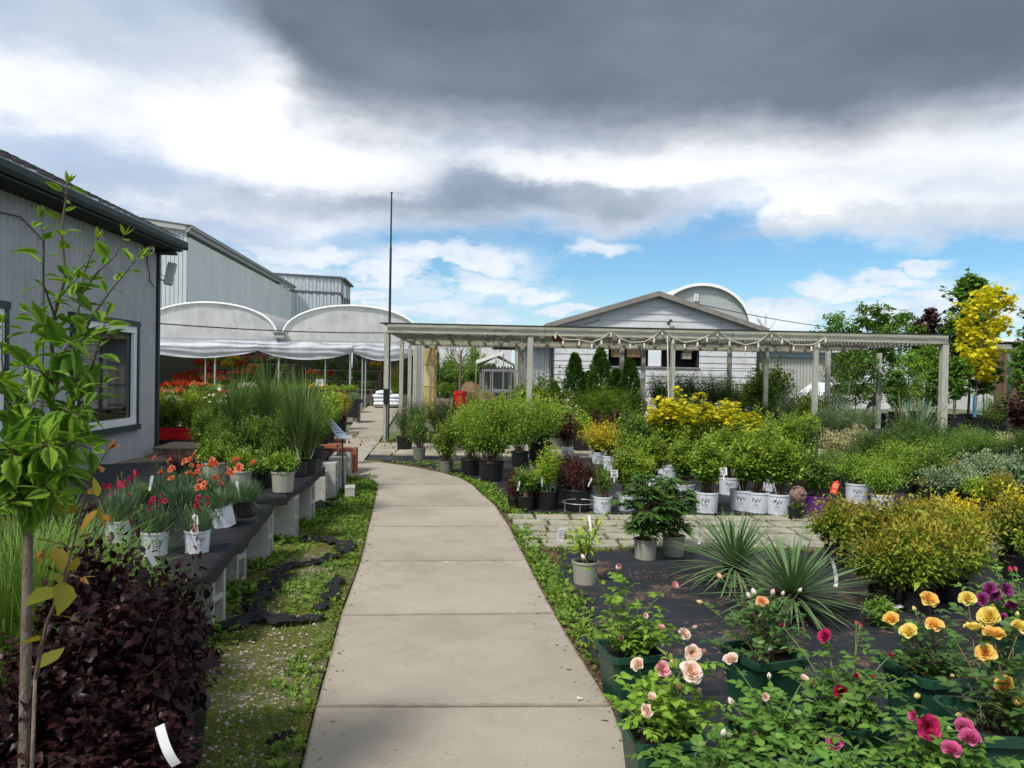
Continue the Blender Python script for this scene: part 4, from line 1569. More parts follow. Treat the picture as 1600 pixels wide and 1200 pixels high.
# ------------------------------------------------------------------ far centre: planter, barrel, canopy, racks, heap
def planter():
 a = Z(693, 33, 0)
 root = empty('raised_planter', (a.x, a.y, 0), label='raised wooden planter box under the banana plants', cat='planter')
 w, dpt, h = .78, .7, .5
 for nm, c, sz in (('front_board', (0, -dpt / 2, h / 2), (w, .04, h)), ('back_board', (0, dpt / 2, h / 2), (w, .04, h)), ('side_board', (-w / 2 - .02, 0, h / 2), (.04, dpt - .05, h)), ('side_board', (w / 2 + .02, 0, h / 2), (.04, dpt - .05, h))):
  MB().box(c, sz).build(nm, M['pallet'], root)
 MB().box((0, 0, h - .06), (w - .05, dpt - .1, .04)).build('soil', M['soil'], root)
planter()
b_ = Z(712, 34, 0)
t = empty('green_barrel', (b_.x + .0, b_.y, 0), label='dark green rounded bin beside the raised planter', cat='bin')
MB().lathe([(0, 0), (.26, 0), (.34, .12), (.36, .4), (.30, .58), (0, .66)], 18).build('bin_body', pm('green bin', (.02, .07, .05), .5), t, smooth=True)
MB().lathe([(.31, .56), (.33, .58), (.31, .61), (0, .69)], 18).build('lid', M['green_pot'], t, smooth=True)
b_ = Z(681, 27, 0)
t = empty('grey_bucket', (b_.x, b_.y, 0), label='pale grey upturned bucket at the foot of the plywood screen', cat='bucket')
MB().lathe([(.15, 0), (.16, .02), (.13, .24), (.11, .26), (0, .265)], 18).build('bucket', pm('grey bucket', (.36, .37, .40), .5), t, smooth=True)
MB().lathe([(.152, .0), (.17, .0), (.17, .03), (.152, .03)], 18).build('rim', pm('bucket rim', (.42, .43, .46), .5), t)
b_ = Z(676.5, 30, 0)
t = empty('red_extinguisher', (b_.x, b_.y, 0), label='narrow red canister standing behind the plywood screen', cat='canister')
MB().lathe([(0, 0), (.10, 0), (.10, .5), (.07, .58), (.03, .62), (0, .62)], 14).build('canister', M['red_pot'], t, smooth=True)
MB().box((0, 0, .64), (.05, .12, .05)).build('valve', M['wire'], t)
def canopy():
 c = D(768, 560, 40)
 root = empty('white_canopy', (c.x, c.y, 0), label='small white sloping canopy tent beyond the pergola', cat='canopy')
 o = Vector((c.x, c.y, 0))
 a, b = D(744, 563, 40) - o, D(787, 548, 40) - o
 m = MB()
 m.grid(lambda u, v: tuple(a.lerp(b, u) + Vector((0, 2.4 * v, -.10 * math.sin(math.pi * v)))), 4, 6)
 m.grid(lambda u, v: tuple(a.lerp(b, u) + Vector((0, -.02, -.18 * v))), 4, 1)
 m.build('canopy_sheet', pm('white canvas', (.74, .74, .70), .7, .05, 2), root)
 for q in (a, b):
  MB().tube([(q.x, .05, 0), (q.x, .05, q.z)], .03, 6).build('pole', M['metal'], root)
canopy()
def shed_frame():
 c = Z(776, 42, 0)
 root = empty('mesh_shed', (c.x, c.y, 0), label='grey slatted shed under the white canopy beyond the pergola', cat='shed')
 m = MB()
 for i in range(12):
  m.box((-.9 + .165 * i, 0, 1.0), (.10, .04, 2.0))
 m.box((0, .5, .95), (1.9, .9, 1.9))
 m.build('wall', pm('grey slats', (.22, .22, .21), .85), root)
 m = MB()
 m.prism([(-1.1, 1.95), (0, 2.5), (1.1, 1.95), (1.1, 2.05), (0, 2.62), (-1.1, 2.05)], -.2, 1.2, axis='y')
 m.build('roof', pm('grey roof', (.26, .26, .25), .8), root)
shed_frame()
def cart(px, dd, label, sc=1.0):
 c = Z(px, dd, 0)
 root = empty('plant_cart', (c.x, c.y, 0), rz=R(6), label=label, cat='cart', group='wire plant carts beyond the pergola')
 w, d = .95, .5
 for x in (-w / 2, w / 2):
  for y in (-d / 2, d / 2):
   MB().tube([(x, y, .08), (x, y, 1.75)], .018, 6).build('upright', M['metal'], root)
 for z in (.28, .95, 1.68):
  m = MB().box((0, 0, z), (w + .04, d + .04, .03))
  m.box((0, -d / 2 - .02, z + .04), (w + .04, .012, .06))
  m.build('shelf', M['metal'], root)
 for x in (-w / 2, w / 2):
  put('wheel', MB().lathe([(0, -.02), (.07, -.02), (.08, 0), (.07, .02), (0, .02)], 12).mesh('wheel', M['black_plastic']), root, (x, -d / 2, .08), (R(90), 0, 0))
cart(775, 27, 'front wire plant cart with metal shelves beyond the pergola')
cart(787, 29, 'second wire plant cart behind the front one, nearer the shed')
hp = MB()
hc_ = Z(733, 38, 0)
hp.grid(lambda u, v: (hc_.x + (u - .5) * 2.6, hc_.y + (v - .5) * 2.2, max(-.05, 1.15 * math.sin(math.pi * u) ** 1.2 * math.sin(math.pi * v) + .16 * wob((u * 8, v * 8)))), 30, 24)
tag(hp.build('straw_heap', pm('brown straw', (.20, .13, .08), .95, .4, 25, bump=.9)), 'brown heap of straw and brush at the end of the path', 'heap')
bk = MB()
for i in range(4):
 for j in range(3):
  q = Z(741 + 9 * i, 41, 0)
  bk.box((q.x + (j % 2) * .15, q.y, .1 + .19 * j), (.30, .2, .18))
tag(bk.build('low_brick_wall', M['terracotta']), 'low dark brick wall across the far end of the path', 'wall')
def bags():
 c = Z(606, 33.5, 0)
 root = empty('pallet', (c.x, c.y, 0), rz=R(4), label='wooden pallet under the white soil bags near the greenhouse', cat='pallet')
 m = MB()
 for i in range(6):
  m.box((0, -.45 + .18 * i, .12), (1.25, .12, .02))
 m.build('deck', M['pallet'], root)
 m = MB()
 for x in (-.55, 0, .55):
  m.box((x, 0, .055), (.09, 1.0, .10))
 m.build('runner', M['pallet'], root)
 mt = pm('white bag film', (.66, .69, .74), .45, .06, 3, spec=.4)
 k = 0
 labs = ['bottom left', 'bottom right', 'second layer left', 'second layer right', 'third layer left', 'third layer right', 'top']
 for lay in range(4):
  for x in ((-.3, .3) if lay < 3 else (-.15,)):
   n = 18
   def fn(u, v, lay=lay, x=x):
    a = 2 * math.pi * u
    ph = math.pi * (v - .5)
    ex = lambda t, e: math.copysign(abs(t) ** e, t)
    return (.33 * ex(math.cos(a), .45) * max(.0, math.cos(ph)) ** .35 + .02 * wob((u * 6, v * 6, lay + x)), .46 * ex(math.sin(a), .45) * max(.0, math.cos(ph)) ** .35, .085 * ex(math.sin(ph), .7) + .02 * wob((u * 5, v * 5, lay * 3 + x)))
   me = MB().grid(fn, 28, 10).mesh('soil_bag', mt, True)
   o = put('soil_bag', me, None, (c.x + x + random.uniform(-.04, .04), c.y + random.uniform(-.03, .03), .21 + .16 * lay), (0, 0, random.uniform(-.1, .1)))
   tag(o, 'white soil bag, %s of the stack on the pallet' % labs[k], 'bag', 'white bags stacked on the pallet')
   k += 1
bags()
# ------------------------------------------------------------------ leaf colours
LM = {}
LM['green'] = leafmat('leaf green', (.045, .105, .016), (.12, .21, .035), (.17, .28, .045), (.24, .32, .05))
LM['bright'] = leafmat('leaf bright green', (.07, .15, .018), (.17, .28, .035), (.26, .36, .04), (.34, .42, .05))
LM['lime'] = leafmat('leaf lime', (.13, .22, .022), (.27, .38, .045), (.36, .44, .05), (.46, .48, .06))
LM['gold'] = leafmat('leaf gold', (.20, .25, .02), (.40, .40, .025), (.62, .50, .02), (.72, .56, .03))
LM['yellow'] = leafmat('leaf yellow', (.50, .48, .02), (.76, .68, .035), (.78, .66, .02), (.85, .74, .06), trans=.4, gain=1)
LM['goldspirea'] = leafmat('gold spirea leaf', (.13, .17, .016), (.32, .32, .025), (.54, .46, .03), (.50, .34, .03))
LM['spirea'] = leafmat('copper tipped spirea leaf', (.075, .14, .016), (.22, .30, .035), (.36, .20, .035), (.46, .40, .05), gain=1.35)
LM['dark'] = leafmat('leaf dark green', (.018, .05, .013), (.055, .11, .026), (.07, .13, .03), (.10, .16, .03), rough=.35)
LM['deep'] = leafmat('leaf deep green', (.026, .07, .016), (.065, .13, .026), (.10, .18, .03), (.14, .21, .04), rough=.38)
LM['silver'] = leafmat('leaf silver green', (.05, .11, .05), (.16, .23, .12), (.32, .38, .24), (.42, .46, .32))
LM['cream'] = leafmat('leaf cream variegated', (.16, .22, .09), (.48, .46, .26), (.58, .50, .30), (.60, .46, .30))
LM['purple'] = leafmat('leaf dark purple', (.008, .004, .005), (.034, .012, .015), (.045, .013, .014), (.03, .014, .016), trans=.10, rough=.42, spec=.25, gain=1)
LM['wine'] = leafmat('leaf wine red', (.022, .010, .012), (.075, .024, .026), (.11, .035, .035), (.09, .03, .03), trans=.2)
LM['blue'] = leafmat('blade blue green', (.035, .075, .035), (.085, .14, .07), (.16, .24, .14), (.2, .28, .18), trans=.2)
LM['grass'] = leafmat('grass blade', (.05, .11, .018), (.13, .22, .04), (.20, .26, .06), (.25, .28, .08), trans=.3)
LM['tallgrass'] = leafmat('tall grass blade', (.03, .07, .016), (.085, .14, .032), (.20, .26, .09), (.24, .28, .12), trans=.3)
LM['yucca'] = leafmat('yucca blade', (.055, .11, .045), (.13, .20, .085), (.30, .31, .16), (.26, .28, .14), trans=.12, rough=.42)
LM['rose'] = leafmat('rose leaf', (.040, .10, .018), (.105, .21, .034), (.17, .28, .035), (.22, .30, .05), rough=.40, spec=.4)
LM['rosedark'] = leafmat('dark rose leaf', (.022, .068, .018), (.07, .145, .034), (.12, .20, .035), (.17, .23, .04), rough=.38, spec=.4)
LM['sapling'] = leafmat('young tree leaf', (.05, .115, .014), (.15, .26, .03), (.24, .36, .035), (.32, .42, .05), trans=.42, rough=.42)
LM['copper'] = leafmat('copper young leaf', (.10, .13, .02), (.23, .21, .03), (.26, .09, .03), (.32, .16, .035), trans=.4, gain=1)
LM['maple'] = leafmat('maple leaf', (.045, .11, .018), (.12, .22, .035), (.20, .30, .05), (.26, .34, .05), trans=.4)
LM['banana'] = leafmat('banana leaf', (.06, .13, .02), (.15, .26, .05), (.2, .3, .06), (.24, .34, .08), trans=.4)
LM['dry'] = leafmat('dry leaf', (.17, .105, .06), (.36, .24, .14), trans=.15, rough=.8, spec=.1, gain=1)
LM['weed'] = leafmat('weed leaf', (.055, .12, .018), (.15, .25, .035), (.2, .28, .04), (.26, .32, .05), trans=.3)
LM['conifer'] = leafmat('conifer spray', (.045, .11, .02), (.12, .22, .04), (.15, .24, .04), (.2, .27, .05), trans=.2)
def petalmat(name, c1, c2, edge, edge2=None, trans=.35):
 return leafmat(name, c1, c2, edge, edge2 or edge, trans=trans, rough=.55, spec=.2, objvar=.06, gain=1)
PM = {}
PM['pink'] = petalmat('pale pink petal', (.90, .73, .70), (.93, .81, .77), (.86, .48, .38), (.88, .54, .42))
PM['rosepink'] = petalmat('rose pink petal', (.82, .46, .50), (.90, .60, .62), (.80, .34, .36))
PM['apricot'] = petalmat('apricot petal', (.88, .50, .28), (.92, .62, .40), (.85, .30, .10))
PM['orange'] = petalmat('orange yellow petal', (.88, .60, .16), (.90, .70, .26), (.88, .42, .05))
PM['yellow'] = petalmat('yellow petal', (.86, .72, .20), (.90, .80, .34), (.85, .58, .06))
PM['magenta'] = petalmat('magenta petal', (.56, .030, .15), (.68, .075, .24), (.45, .01, .07))
PM['hotpink'] = petalmat('pink magenta petal', (.62, .12, .30), (.72, .22, .42), (.50, .04, .18))
PM['crimson'] = petalmat('crimson petal', (.46, .014, .07), (.60, .04, .13), (.36, .006, .03))
PM['violet'] = petalmat('purple petal', (.30, .045, .22), (.42, .10, .33), (.26, .02, .14))
PM['coral'] = petalmat('coral petal', (.80, .22, .12), (.88, .38, .24), (.78, .12, .05))
PM['pinkred'] = petalmat('pink red petal', (.55, .025, .09), (.70, .07, .16), (.48, .01, .05))
PM['white'] = petalmat('white petal', (.78, .78, .72), (.85, .84, .80), (.75, .68, .40))
PM['red'] = petalmat('red petal', (.50, .02, .015), (.66, .06, .03), (.4, .01, .01))
PM['flowergold'] = petalmat('gold petal', (.80, .48, .02), (.85, .60, .05), (.7, .35, .02))
PM['lilac'] = petalmat('lilac petal', (.34, .22, .42), (.46, .34, .52), (.3, .18, .38))
PM['dustypink'] = petalmat('dusty allium', (.36, .22, .22), (.48, .32, .31), (.42, .28, .26))
GA = 2.399963
def shrub_mesh(seed, h, w, nst, nl, L, W, leaf, stem_mat, shape='dia', base_r=.03, t0=.3, ang=55, droop=.25, fold=.3, twig=.02, tint=(.72, 1.0), low=-.25, up=.62, stem_r=.004, lvar=.25, tzone=0.0, shell=.5, sparse=1.0, zc=.5):
 """stems that fan out from a base to fill an uneven round envelope, leaves set spirally along them. Returns the parts."""
 r = np.random.default_rng(seed)
 ph = r.uniform(0, 2 * math.pi, nst)
 cz = r.uniform(low * 1.0, 1, nst)
 rad = shell + (1 - shell) * r.random(nst) ** .6
 rad = rad * np.where(r.random(nst) < .10, r.uniform(1.05, 1.3, nst), 1)
 lobes = 1 + .16 * np.sin(ph * 2 + seed) + .12 * np.sin(ph * 3 + seed * 1.7 + cz * 3) + r.normal(0, .10, nst)
 sxy = np.sqrt(np.maximum(0, 1 - cz ** 2))
 tgt = np.stack([np.cos(ph) * sxy * rad * lobes * w / 2, np.sin(ph) * sxy * rad * lobes * w / 2, h * zc + cz * rad * lobes * h * (1 - zc)], 1)
 tgt[:, 2] = np.maximum(tgt[:, 2], .03)
 p0 = np.stack([r.normal(0, base_r, nst), r.normal(0, base_r, nst), np.zeros(nst)], 1)
 p1 = p0 + (tgt - p0) * np.array([.30, .30, up]) + r.normal(0, .03 * h, (nst, 3)) * np.array([1, 1, .4])
 t = np.linspace(t0, 1.0, nl)[None, :] + r.uniform(-.4, .4, (nst, nl)) * (1 - t0) / nl
 t = np.clip(t, 0, 1.02)
 pos = bez(p0[:, None, :], p1[:, None, :], tgt[:, None, :], t)
 tan = _unit(bez_d(p0[:, None, :], p1[:, None, :], tgt[:, None, :], t))
 k = np.arange(nl)[None, :] * GA + r.uniform(0, 6.28, (nst, 1)) + r.normal(0, .3, (nst, nl))
 ref = np.where(np.abs(tan[..., 2:3]) > .95, np.array([1.0, 0, 0]), np.array([0, 0, 1.0]))
 a = _unit(np.cross(tan, ref))
 b = np.cross(tan, a)
 perp = a * np.cos(k)[..., None] + b * np.sin(k)[..., None]
 an = np.radians(ang) * (1.15 - .55 * np.clip((t - .8) / .2, 0, 1)) + r.normal(0, .18, (nst, nl))
 d = tan * np.cos(an)[..., None] + perp * np.sin(an)[..., None]
 d = _unit(d + np.array([0, 0, .18]))
 n = _unit(np.array([0, 0, 1.0]) + .55 * perp * -1 * 0 + r.normal(0, .38, (nst, nl, 3)))
 pos = pos + perp * (r.random((nst, nl, 1)) ** .7) * twig + r.normal(0, twig * .35, (nst, nl, 3))
 LL = L * (1 + r.normal(0, lvar, (nst, nl))).clip(.4, 1.7) * (1.0 - .45 * np.clip((t - .85) / .15, 0, 1))
 tt = np.clip((t - tint[0]) / max(1e-3, tint[1] - tint[0]), 0, 1)
 if tzone:
  tt = tt * np.clip((pos[..., 2] / h - tzone) / .25, 0, 1)
 keep = (r.random((nst, nl)) < sparse).ravel()
 lv = Leaves()
 f = lambda x: x.reshape(-1, x.shape[-1])[keep]
 lv.add(f(pos), f(d), f(n), LL.ravel()[keep], (LL * W / L).ravel()[keep], shape, droop, fold, tt.ravel()[keep])
 mb = MB()
 for i in range(0, nst, max(1, nst // 45)):
  ts = np.array([0, .35, .7, .97])
  pp = bez(p0[i][None], p1[i][None], tgt[i][None], ts)
  mb.tube(pp, [stem_r, stem_r * .8, stem_r * .6, stem_r * .3], 4, cap=False)
 return {'foliage': lv.mesh('foliage', leaf), 'stems': mb.mesh('stems', stem_mat), 'h': h, 'w': w, 'tips': tgt, 'tdir': _unit(tgt - p1)}
def floret(kind, r, seed, mat, n=5):
 """one small flower head"""
 rn = np.random.default_rng(seed)
 lv = Leaves()
 if kind == 'star':
  a = np.arange(n) * 2 * math.pi / n + rn.uniform(0, 1)
  d = np.stack([np.cos(a), np.sin(a), np.full(n, .25)], 1)
  lv.add(np.zeros((n, 3)), d, np.tile([0, 0, 1.0], (n, 1)), r, r * .8, 'oval', .1, .1, rn.random(n) * .3)
 else:   # ruffled ball
  for ring, (m, el, s) in enumerate(((9, .1, 1), (8, .55, .85), (6, 1.0, .65), (4, 1.35, .5))):
   a = np.arange(m) * 2 * math.pi / m + rn.uniform(0, 6)
   d = np.stack([np.cos(a) * math.cos(el), np.sin(a) * math.cos(el), np.full(m, math.sin(el))], 1)
   lv.add(np.zeros((m, 3)) + d * r * .1, d, np.tile([0, 0, 1.0], (m, 1)) + rn.normal(0, .25, (m, 3)), r * s * rn.uniform(.85, 1.1, m), r * .8, 'oval', rn.uniform(-.1, .25, m), .35, np.full(m, ring / 4))
 return lv
def cluster_mesh(name, pts, kind, r, mat, seed=0, n=5, dirs=None):
 """many florets of one plant kept in one mesh"""
 rn = np.random.default_rng(seed)
 out = Leaves()
 for i, p in enumerate(pts):
  f = floret(kind, r * rn.uniform(.75, 1.2), seed * 31 + i, mat, n)
  V, T, t = np.concatenate(f.V), np.concatenate(f.T), np.concatenate(f.t)
  d = Vector(rn.normal(0, .35, 3)) + Vector((0, 0, 1)) if dirs is None else Vector(dirs[i]) + Vector(rn.normal(0, .2, 3))
  q = np.array(d.to_track_quat('Z', 'Y').to_matrix())
  out.raw(V @ q.T + np.asarray(p), T, t)
 return out.mesh(name, mat)
SPC = {}
def species(key, n=2, **kw):
 SPC[key] = [shrub_mesh(1000 + 37 * i + sum(map(ord, key)), **kw) for i in range(n)]
SB, SG = M['stem_brown'], M['stem_green']
species('green_spirea', 3, h=.80, w=.85, nst=150, nl=40, L=.036, W=.018, leaf=LM['bright'], stem_mat=SB, twig=.045, base_r=.05, low=-.35)
species('pale_spirea', 2, h=.55, w=.45, nst=70, nl=34, L=.034, W=.016, leaf=LM['bright'], stem_mat=SB, twig=.03)
species('upright_green', 3, h=.85, w=.52, nst=100, nl=42, L=.044, W=.024, leaf=LM['bright'], stem_mat=SB, twig=.03, ang=62, up=.7, low=-.1, shape='oval')
species('upright_deep', 2, h=.75, w=.60, nst=90, nl=40, L=.036, W=.020, leaf=LM['green'], stem_mat=SB, twig=.03, ang=62, shape='oval')
species('yellow_top', 2, h=.95, w=.55, nst=95, nl=44, L=.042, W=.026, leaf=LM['lime'], stem_mat=SB, twig=.03, ang=62, up=.7, low=0, shape='oval')
species('lime_upright', 2, h=.50, w=.28, nst=40, nl=36, L=.034, W=.016, leaf=LM['lime'], stem_mat=SG, twig=.02, ang=50, up=.72)
species('gold_spirea', 2, h=.45, w=.62, nst=120, nl=34, L=.027, W=.014, leaf=LM['goldspirea'], stem_mat=SB, twig=.03, tint=(.45, .95), tzone=.3)
species('copper_spirea', 3, h=.50, w=.66, nst=130, nl=30, L=.044, W=.021, leaf=LM['spirea'], stem_mat=SB, twig=.03, tint=(.70, 1.0), tzone=.35, low=-.4)
species('bright_gold', 2, h=.42, w=.55, nst=100, nl=32, L=.036, W=.019, leaf=LM['gold'], stem_mat=SB, twig=.03, tint=(.4, .9))
species('boxwood', 2, h=.55, w=.70, nst=190, nl=34, L=.020, W=.012, leaf=LM['green'], stem_mat=SB, twig=.028, ang=58, low=-.5, shell=.62, tint=(.8, 1.0))
species('dense_dark', 3, h=.62, w=.75, nst=150, nl=34, L=.034, W=.017, leaf=LM['deep'], stem_mat=SB, twig=.035, low=-.45, tint=(.75, 1.0))
species('yew', 2, h=.75, w=.62, nst=110, nl=44, L=.030, W=.008, leaf=LM['dark'], stem_mat=SB, twig=.03, ang=65)
species('holly', 2, h=1.1, w=.75, nst=110, nl=36, L=.042, W=.022, leaf=LM['deep'], stem_mat=SB, twig=.04, up=.68)
species('leafy', 3, h=.95, w=.75, nst=70, nl=26, L=.065, W=.034, leaf=LM['bright'], stem_mat=SB, twig=.035, shape='ovate', droop=.4)
species('leafy_dark', 2, h=1.2, w=.75, nst=60, nl=26, L=.075, W=.042, leaf=LM['green'], stem_mat=SB, twig=.04, shape='ovate', droop=.4)
species('wine_upright', 2, h=.52, w=.36, nst=45, nl=28, L=.038, W=.022, leaf=LM['wine'], stem_mat=M['stem_red'], twig=.025, shape='oval')
species('cutleaf_red', 2, h=.34, w=.48, nst=60, nl=30, L=.046, W=.010, leaf=LM['wine'], stem_mat=M['stem_red'], twig=.035, droop=.5, low=-.2)
species('silver_mound', 3, h=.32, w=.58, nst=90, nl=26, L=.036, W=.019, leaf=LM['silver'], stem_mat=SG, twig=.03, low=-.2, shape='oval')
species('cream_mound', 2, h=.50, w=.65, nst=100, nl=28, L=.034, W=.018, leaf=LM['cream'], stem_mat=SB, twig=.035, shape='oval')
species('lime_mound', 2, h=.45, w=.62, nst=90, nl=34, L=.036, W=.011, leaf=LM['bright'], stem_mat=SG, twig=.03, low=-.3, droop=.4)
species('herb', 3, h=.17, w=.34, nst=70, nl=14, L=.030, W=.018, leaf=LM['bright'], stem_mat=SG, twig=.02, shape='oval', t0=.4, stem_r=.0022)
species('dark_herb', 2, h=.20, w=.30, nst=50, nl=14, L=.034, W=.020, leaf=LM['green'], stem_mat=SG, twig=.02, shape='oval', t0=.4, stem_r=.0022)
species('perennial', 4, h=.55, w=.48, nst=60, nl=30, L=.055, W=.013, leaf=LM['green'], stem_mat=SG, twig=.02, droop=.55, up=.72, stem_r=.003)
species('perennial_lime', 2, h=.45, w=.55, nst=60, nl=28, L=.045, W=.018, leaf=LM['lime'], stem_mat=SG, twig=.025, droop=.4)
species('sparse', 1, h=.38, w=.34, nst=10, nl=20, L=.050, W=.016, leaf=LM['lime'], stem_mat=M['stem_red'], twig=.02, droop=.5, base_r=.012, t0=.25, shape='oval')
species('small_green', 2, h=.26, w=.26, nst=26, nl=22, L=.034, W=.013, leaf=LM['green'], stem_mat=SB, twig=.02)
species('small_conifer', 1, h=.46, w=.34, nst=50, nl=36, L=.028, W=.008, leaf=LM['conifer'], stem_mat=SB, twig=.03, ang=60, up=.8)
species('bedding', 3, h=.16, w=.50, nst=60, nl=9, L=.036, W=.022, leaf=LM['bright'], stem_mat=SG, twig=.03, shape='oval', t0=.45, base_r=.14, stem_r=.002)
species('bedding_silver', 1, h=.18, w=.55, nst=70, nl=10, L=.032, W=.012, leaf=LM['silver'], stem_mat=SG, twig=.03, t0=.45, base_r=.14, stem_r=.002)
species('bedding_dark', 2, h=.20, w=.50, nst=60, nl=9, L=.040, W=.024, leaf=LM['deep'], stem_mat=SG, twig=.03, shape='oval', t0=.45, base_r=.14, stem_r=.002)
species('far_bush', 3, h=2.6, w=2.2, nst=130, nl=34, L=.16, W=.085, leaf=LM['green'], stem_mat=SB, twig=.12, shape='ovate', stem_r=.02, low=-.6)
species('lavender', 2, h=.34, w=.45, nst=110, nl=18, L=.040, W=.005, leaf=LM['silver'], stem_mat=SG, twig=.015, ang=25, up=.7, stem_r=.002)
def peony_mesh(seed):
 r = np.random.default_rng(seed)
 lv = Leaves()
 mb = MB()
 for i in range(20):
  ph = i * GA + r.normal(0, .3)
  lean = r.uniform(.05, .5)
  L = r.uniform(.30, .46)
  top = np.array([math.cos(ph) * lean * L, math.sin(ph) * lean * L, L * (1 - lean * .35)])
  p0 = np.array([math.cos(ph) * .03, math.sin(ph) * .03, 0])
  mid = p0 * .5 + top * .5 + np.array([0, 0, .04])
  mb.tube([p0, mid, top], [.004, .0035, .002], 5, cap=False)
  for q in np.linspace(.18, 1, 6):
   base = bez(p0[None], mid[None], top[None], np.array([q]))[0]
   pa = ph + q * 9 + r.normal(0, .5)
   out = np.array([math.cos(pa), math.sin(pa), r.uniform(-.05, .5)])
   tip = base + out * r.uniform(.06, .10)
   mb.tube([base, tip], .0018, 3, cap=False)
   side = np.array([-math.sin(pa), math.cos(pa), 0])
   for s in (-1, 0, 1):
    for e in (-.5, .15, .5) if s else (0,):
     d = out + side * s * .8 + side * e * .5 + r.normal(0, .12, 3)
     lv.add([base * .25 + tip * .75], [d], [np.array([0, 0, 1]) + r.normal(0, .25, 3)], r.uniform(.075, .115), r.uniform(.022, .032), 'ovate', r.uniform(.1, .5), .3, [r.random() * .3])
 return {'foliage': lv.mesh('foliage', LM['deep']), 'stems': mb.mesh('stems', M['stem_red']), 'h': .48, 'w': .58}
SPC['peony'] = [peony_mesh(5), peony_mesh(8)]
def grass_mesh(seed, n, L, W, spread, curve, mat, base_r=.05, lvar=.25, seg=6, up=1.0, dead=.06):
 r = np.random.default_rng(seed)
 ph = r.uniform(0, 6.283, n)
 lean = np.abs(r.normal(0, spread, n))
 d = np.stack([np.cos(ph) * np.sin(lean), np.sin(ph) * np.sin(lean), np.cos(lean) * up], 1)
 bq = r.uniform(0, 1, n) ** .5 * base_r
 b = np.stack([np.cos(ph + r.normal(0, .5, n)) * bq, np.sin(ph) * bq, np.zeros(n)], 1)
 side = np.stack([-np.sin(ph + r.normal(0, .5, n)), np.cos(ph), np.zeros(n)], 1)
 lv = Leaves()
 lv.blades(b, d, side, L * (1 + r.normal(0, lvar, n)).clip(.35, 1.25), W * r.uniform(.7, 1.2, n), curve * r.uniform(.3, 1.5, n), seg, np.where(r.random(n) < dead, 1, r.random(n) * .3))
 return {'foliage': lv.mesh('foliage', mat), 'h': L * 1.05, 'w': L * .9}
SPC['tall_grass'] = [grass_mesh(s, 300, .85, .018, .13, 1.3, LM['tallgrass'], .06) for s in (1, 2, 3)]
SPC['soft_grass'] = [grass_mesh(s, 700, .62, .0065, .26, 1.1, LM['grass'], .12) for s in (4, 5)]
SPC['bronze_grass'] = [grass_mesh(6, 150, .24, .006, .5, 1.0, LM['wine'], .04)]
SPC['iris'] = [grass_mesh(7, 40, .6, .022, .25, .4, LM['silver'], .08)]
def yucca_mesh(seed, n=190):
 r = np.random.default_rng(seed)
 i = np.arange(n)
 ph = i * GA
 q = i / n
 el = np.radians(80 - 100 * q ** 1.0) + r.normal(0, .10, n)
 d = np.stack([np.cos(ph) * np.cos(el), np.sin(ph) * np.cos(el), np.sin(el)], 1)
 b = np.stack([np.cos(ph) * .015, np.sin(ph) * .015, .10 - .08 * q], 1)
 side = np.stack([-np.sin(ph), np.cos(ph), r.normal(0, .15, n)], 1)
 lv = Leaves()
 L = .50 * (1 + r.normal(0, .10, n)) * (1 - .15 * (q > .8))
 lv.blades(b, d, side, L, .021 * r.uniform(.8, 1.15, n), np.where(q > .55, r.uniform(.2, 1.1, n), r.uniform(.0, .35, n)), 7, np.where((q > .85) & (r.random(n) < .6), .9, r.random(n) * .18))
 return {'foliage': lv.mesh('foliage', LM['yucca']), 'h': .60, 'w': .95}
SPC['yucca'] = [yucca_mesh(3), yucca_mesh(4)]
def dianthus_mesh(seed, col, nf=9, fr=.019, long=.13, leaf='blue'):
 r = np.random.default_rng(seed)
 g = grass_mesh(seed, 460, .095, .0058, .62, .7, LM[leaf], .065, .3, 4)
 mb = MB()
 pts, buds = [], []
 for i in range(nf):
  ph, q = r.uniform(0, 6.28), r.uniform(.02, .09)
  L = long * r.uniform(.75, 1.2)
  p0 = (math.cos(ph) * .02, math.sin(ph) * .02, .02)
  p2 = (math.cos(ph) * q, math.sin(ph) * q, L)
  mb.tube([p0, (p2[0] * .6, p2[1] * .6, L * .6), p2], .0016, 4, cap=False)
  if i < nf * .75:
   pts.append(p2)
  else:
   buds.append(p2)
 for b in buds:
  mb.lathe([(0, -.012), (.005, -.008), (.005, .006), (0, .012)], 6, b)
 return {'foliage': g['foliage'], 'stems': mb.mesh('stems', SG), 'flowers': [cluster_mesh('flower', [p], 'ball', fr, PM[col], seed + k) for k, p in enumerate(pts)], 'h': long, 'w': .24}
SPC['dianthus_red'] = [dianthus_mesh(s, 'pinkred', 9, .0135, .10) for s in (11, 12, 13)]
SPC['dianthus_coral'] = [dianthus_mesh(s, 'coral', 6, .019, .14) for s in (14, 15, 16)]
SPC['dianthus_big'] = [dianthus_mesh(18, 'coral', 3, .032, .18)]
SPC['daisy'] = []
for s_ in (21, 22):
 b_ = shrub_mesh(s_, h=.5, w=.5, nst=55, nl=26, L=.045, W=.014, leaf=LM['green'], stem_mat=SG, twig=.02, droop=.4)
 sel = [p * 1.08 for p in b_['tips'] if p[2] > .3][:26]
 b_['flowers'] = [cluster_mesh('blossoms', sel, 'star', .030, PM['white'], s_, 9)]
 SPC['daisy'].append(b_)
SPC['white_flower'] = []
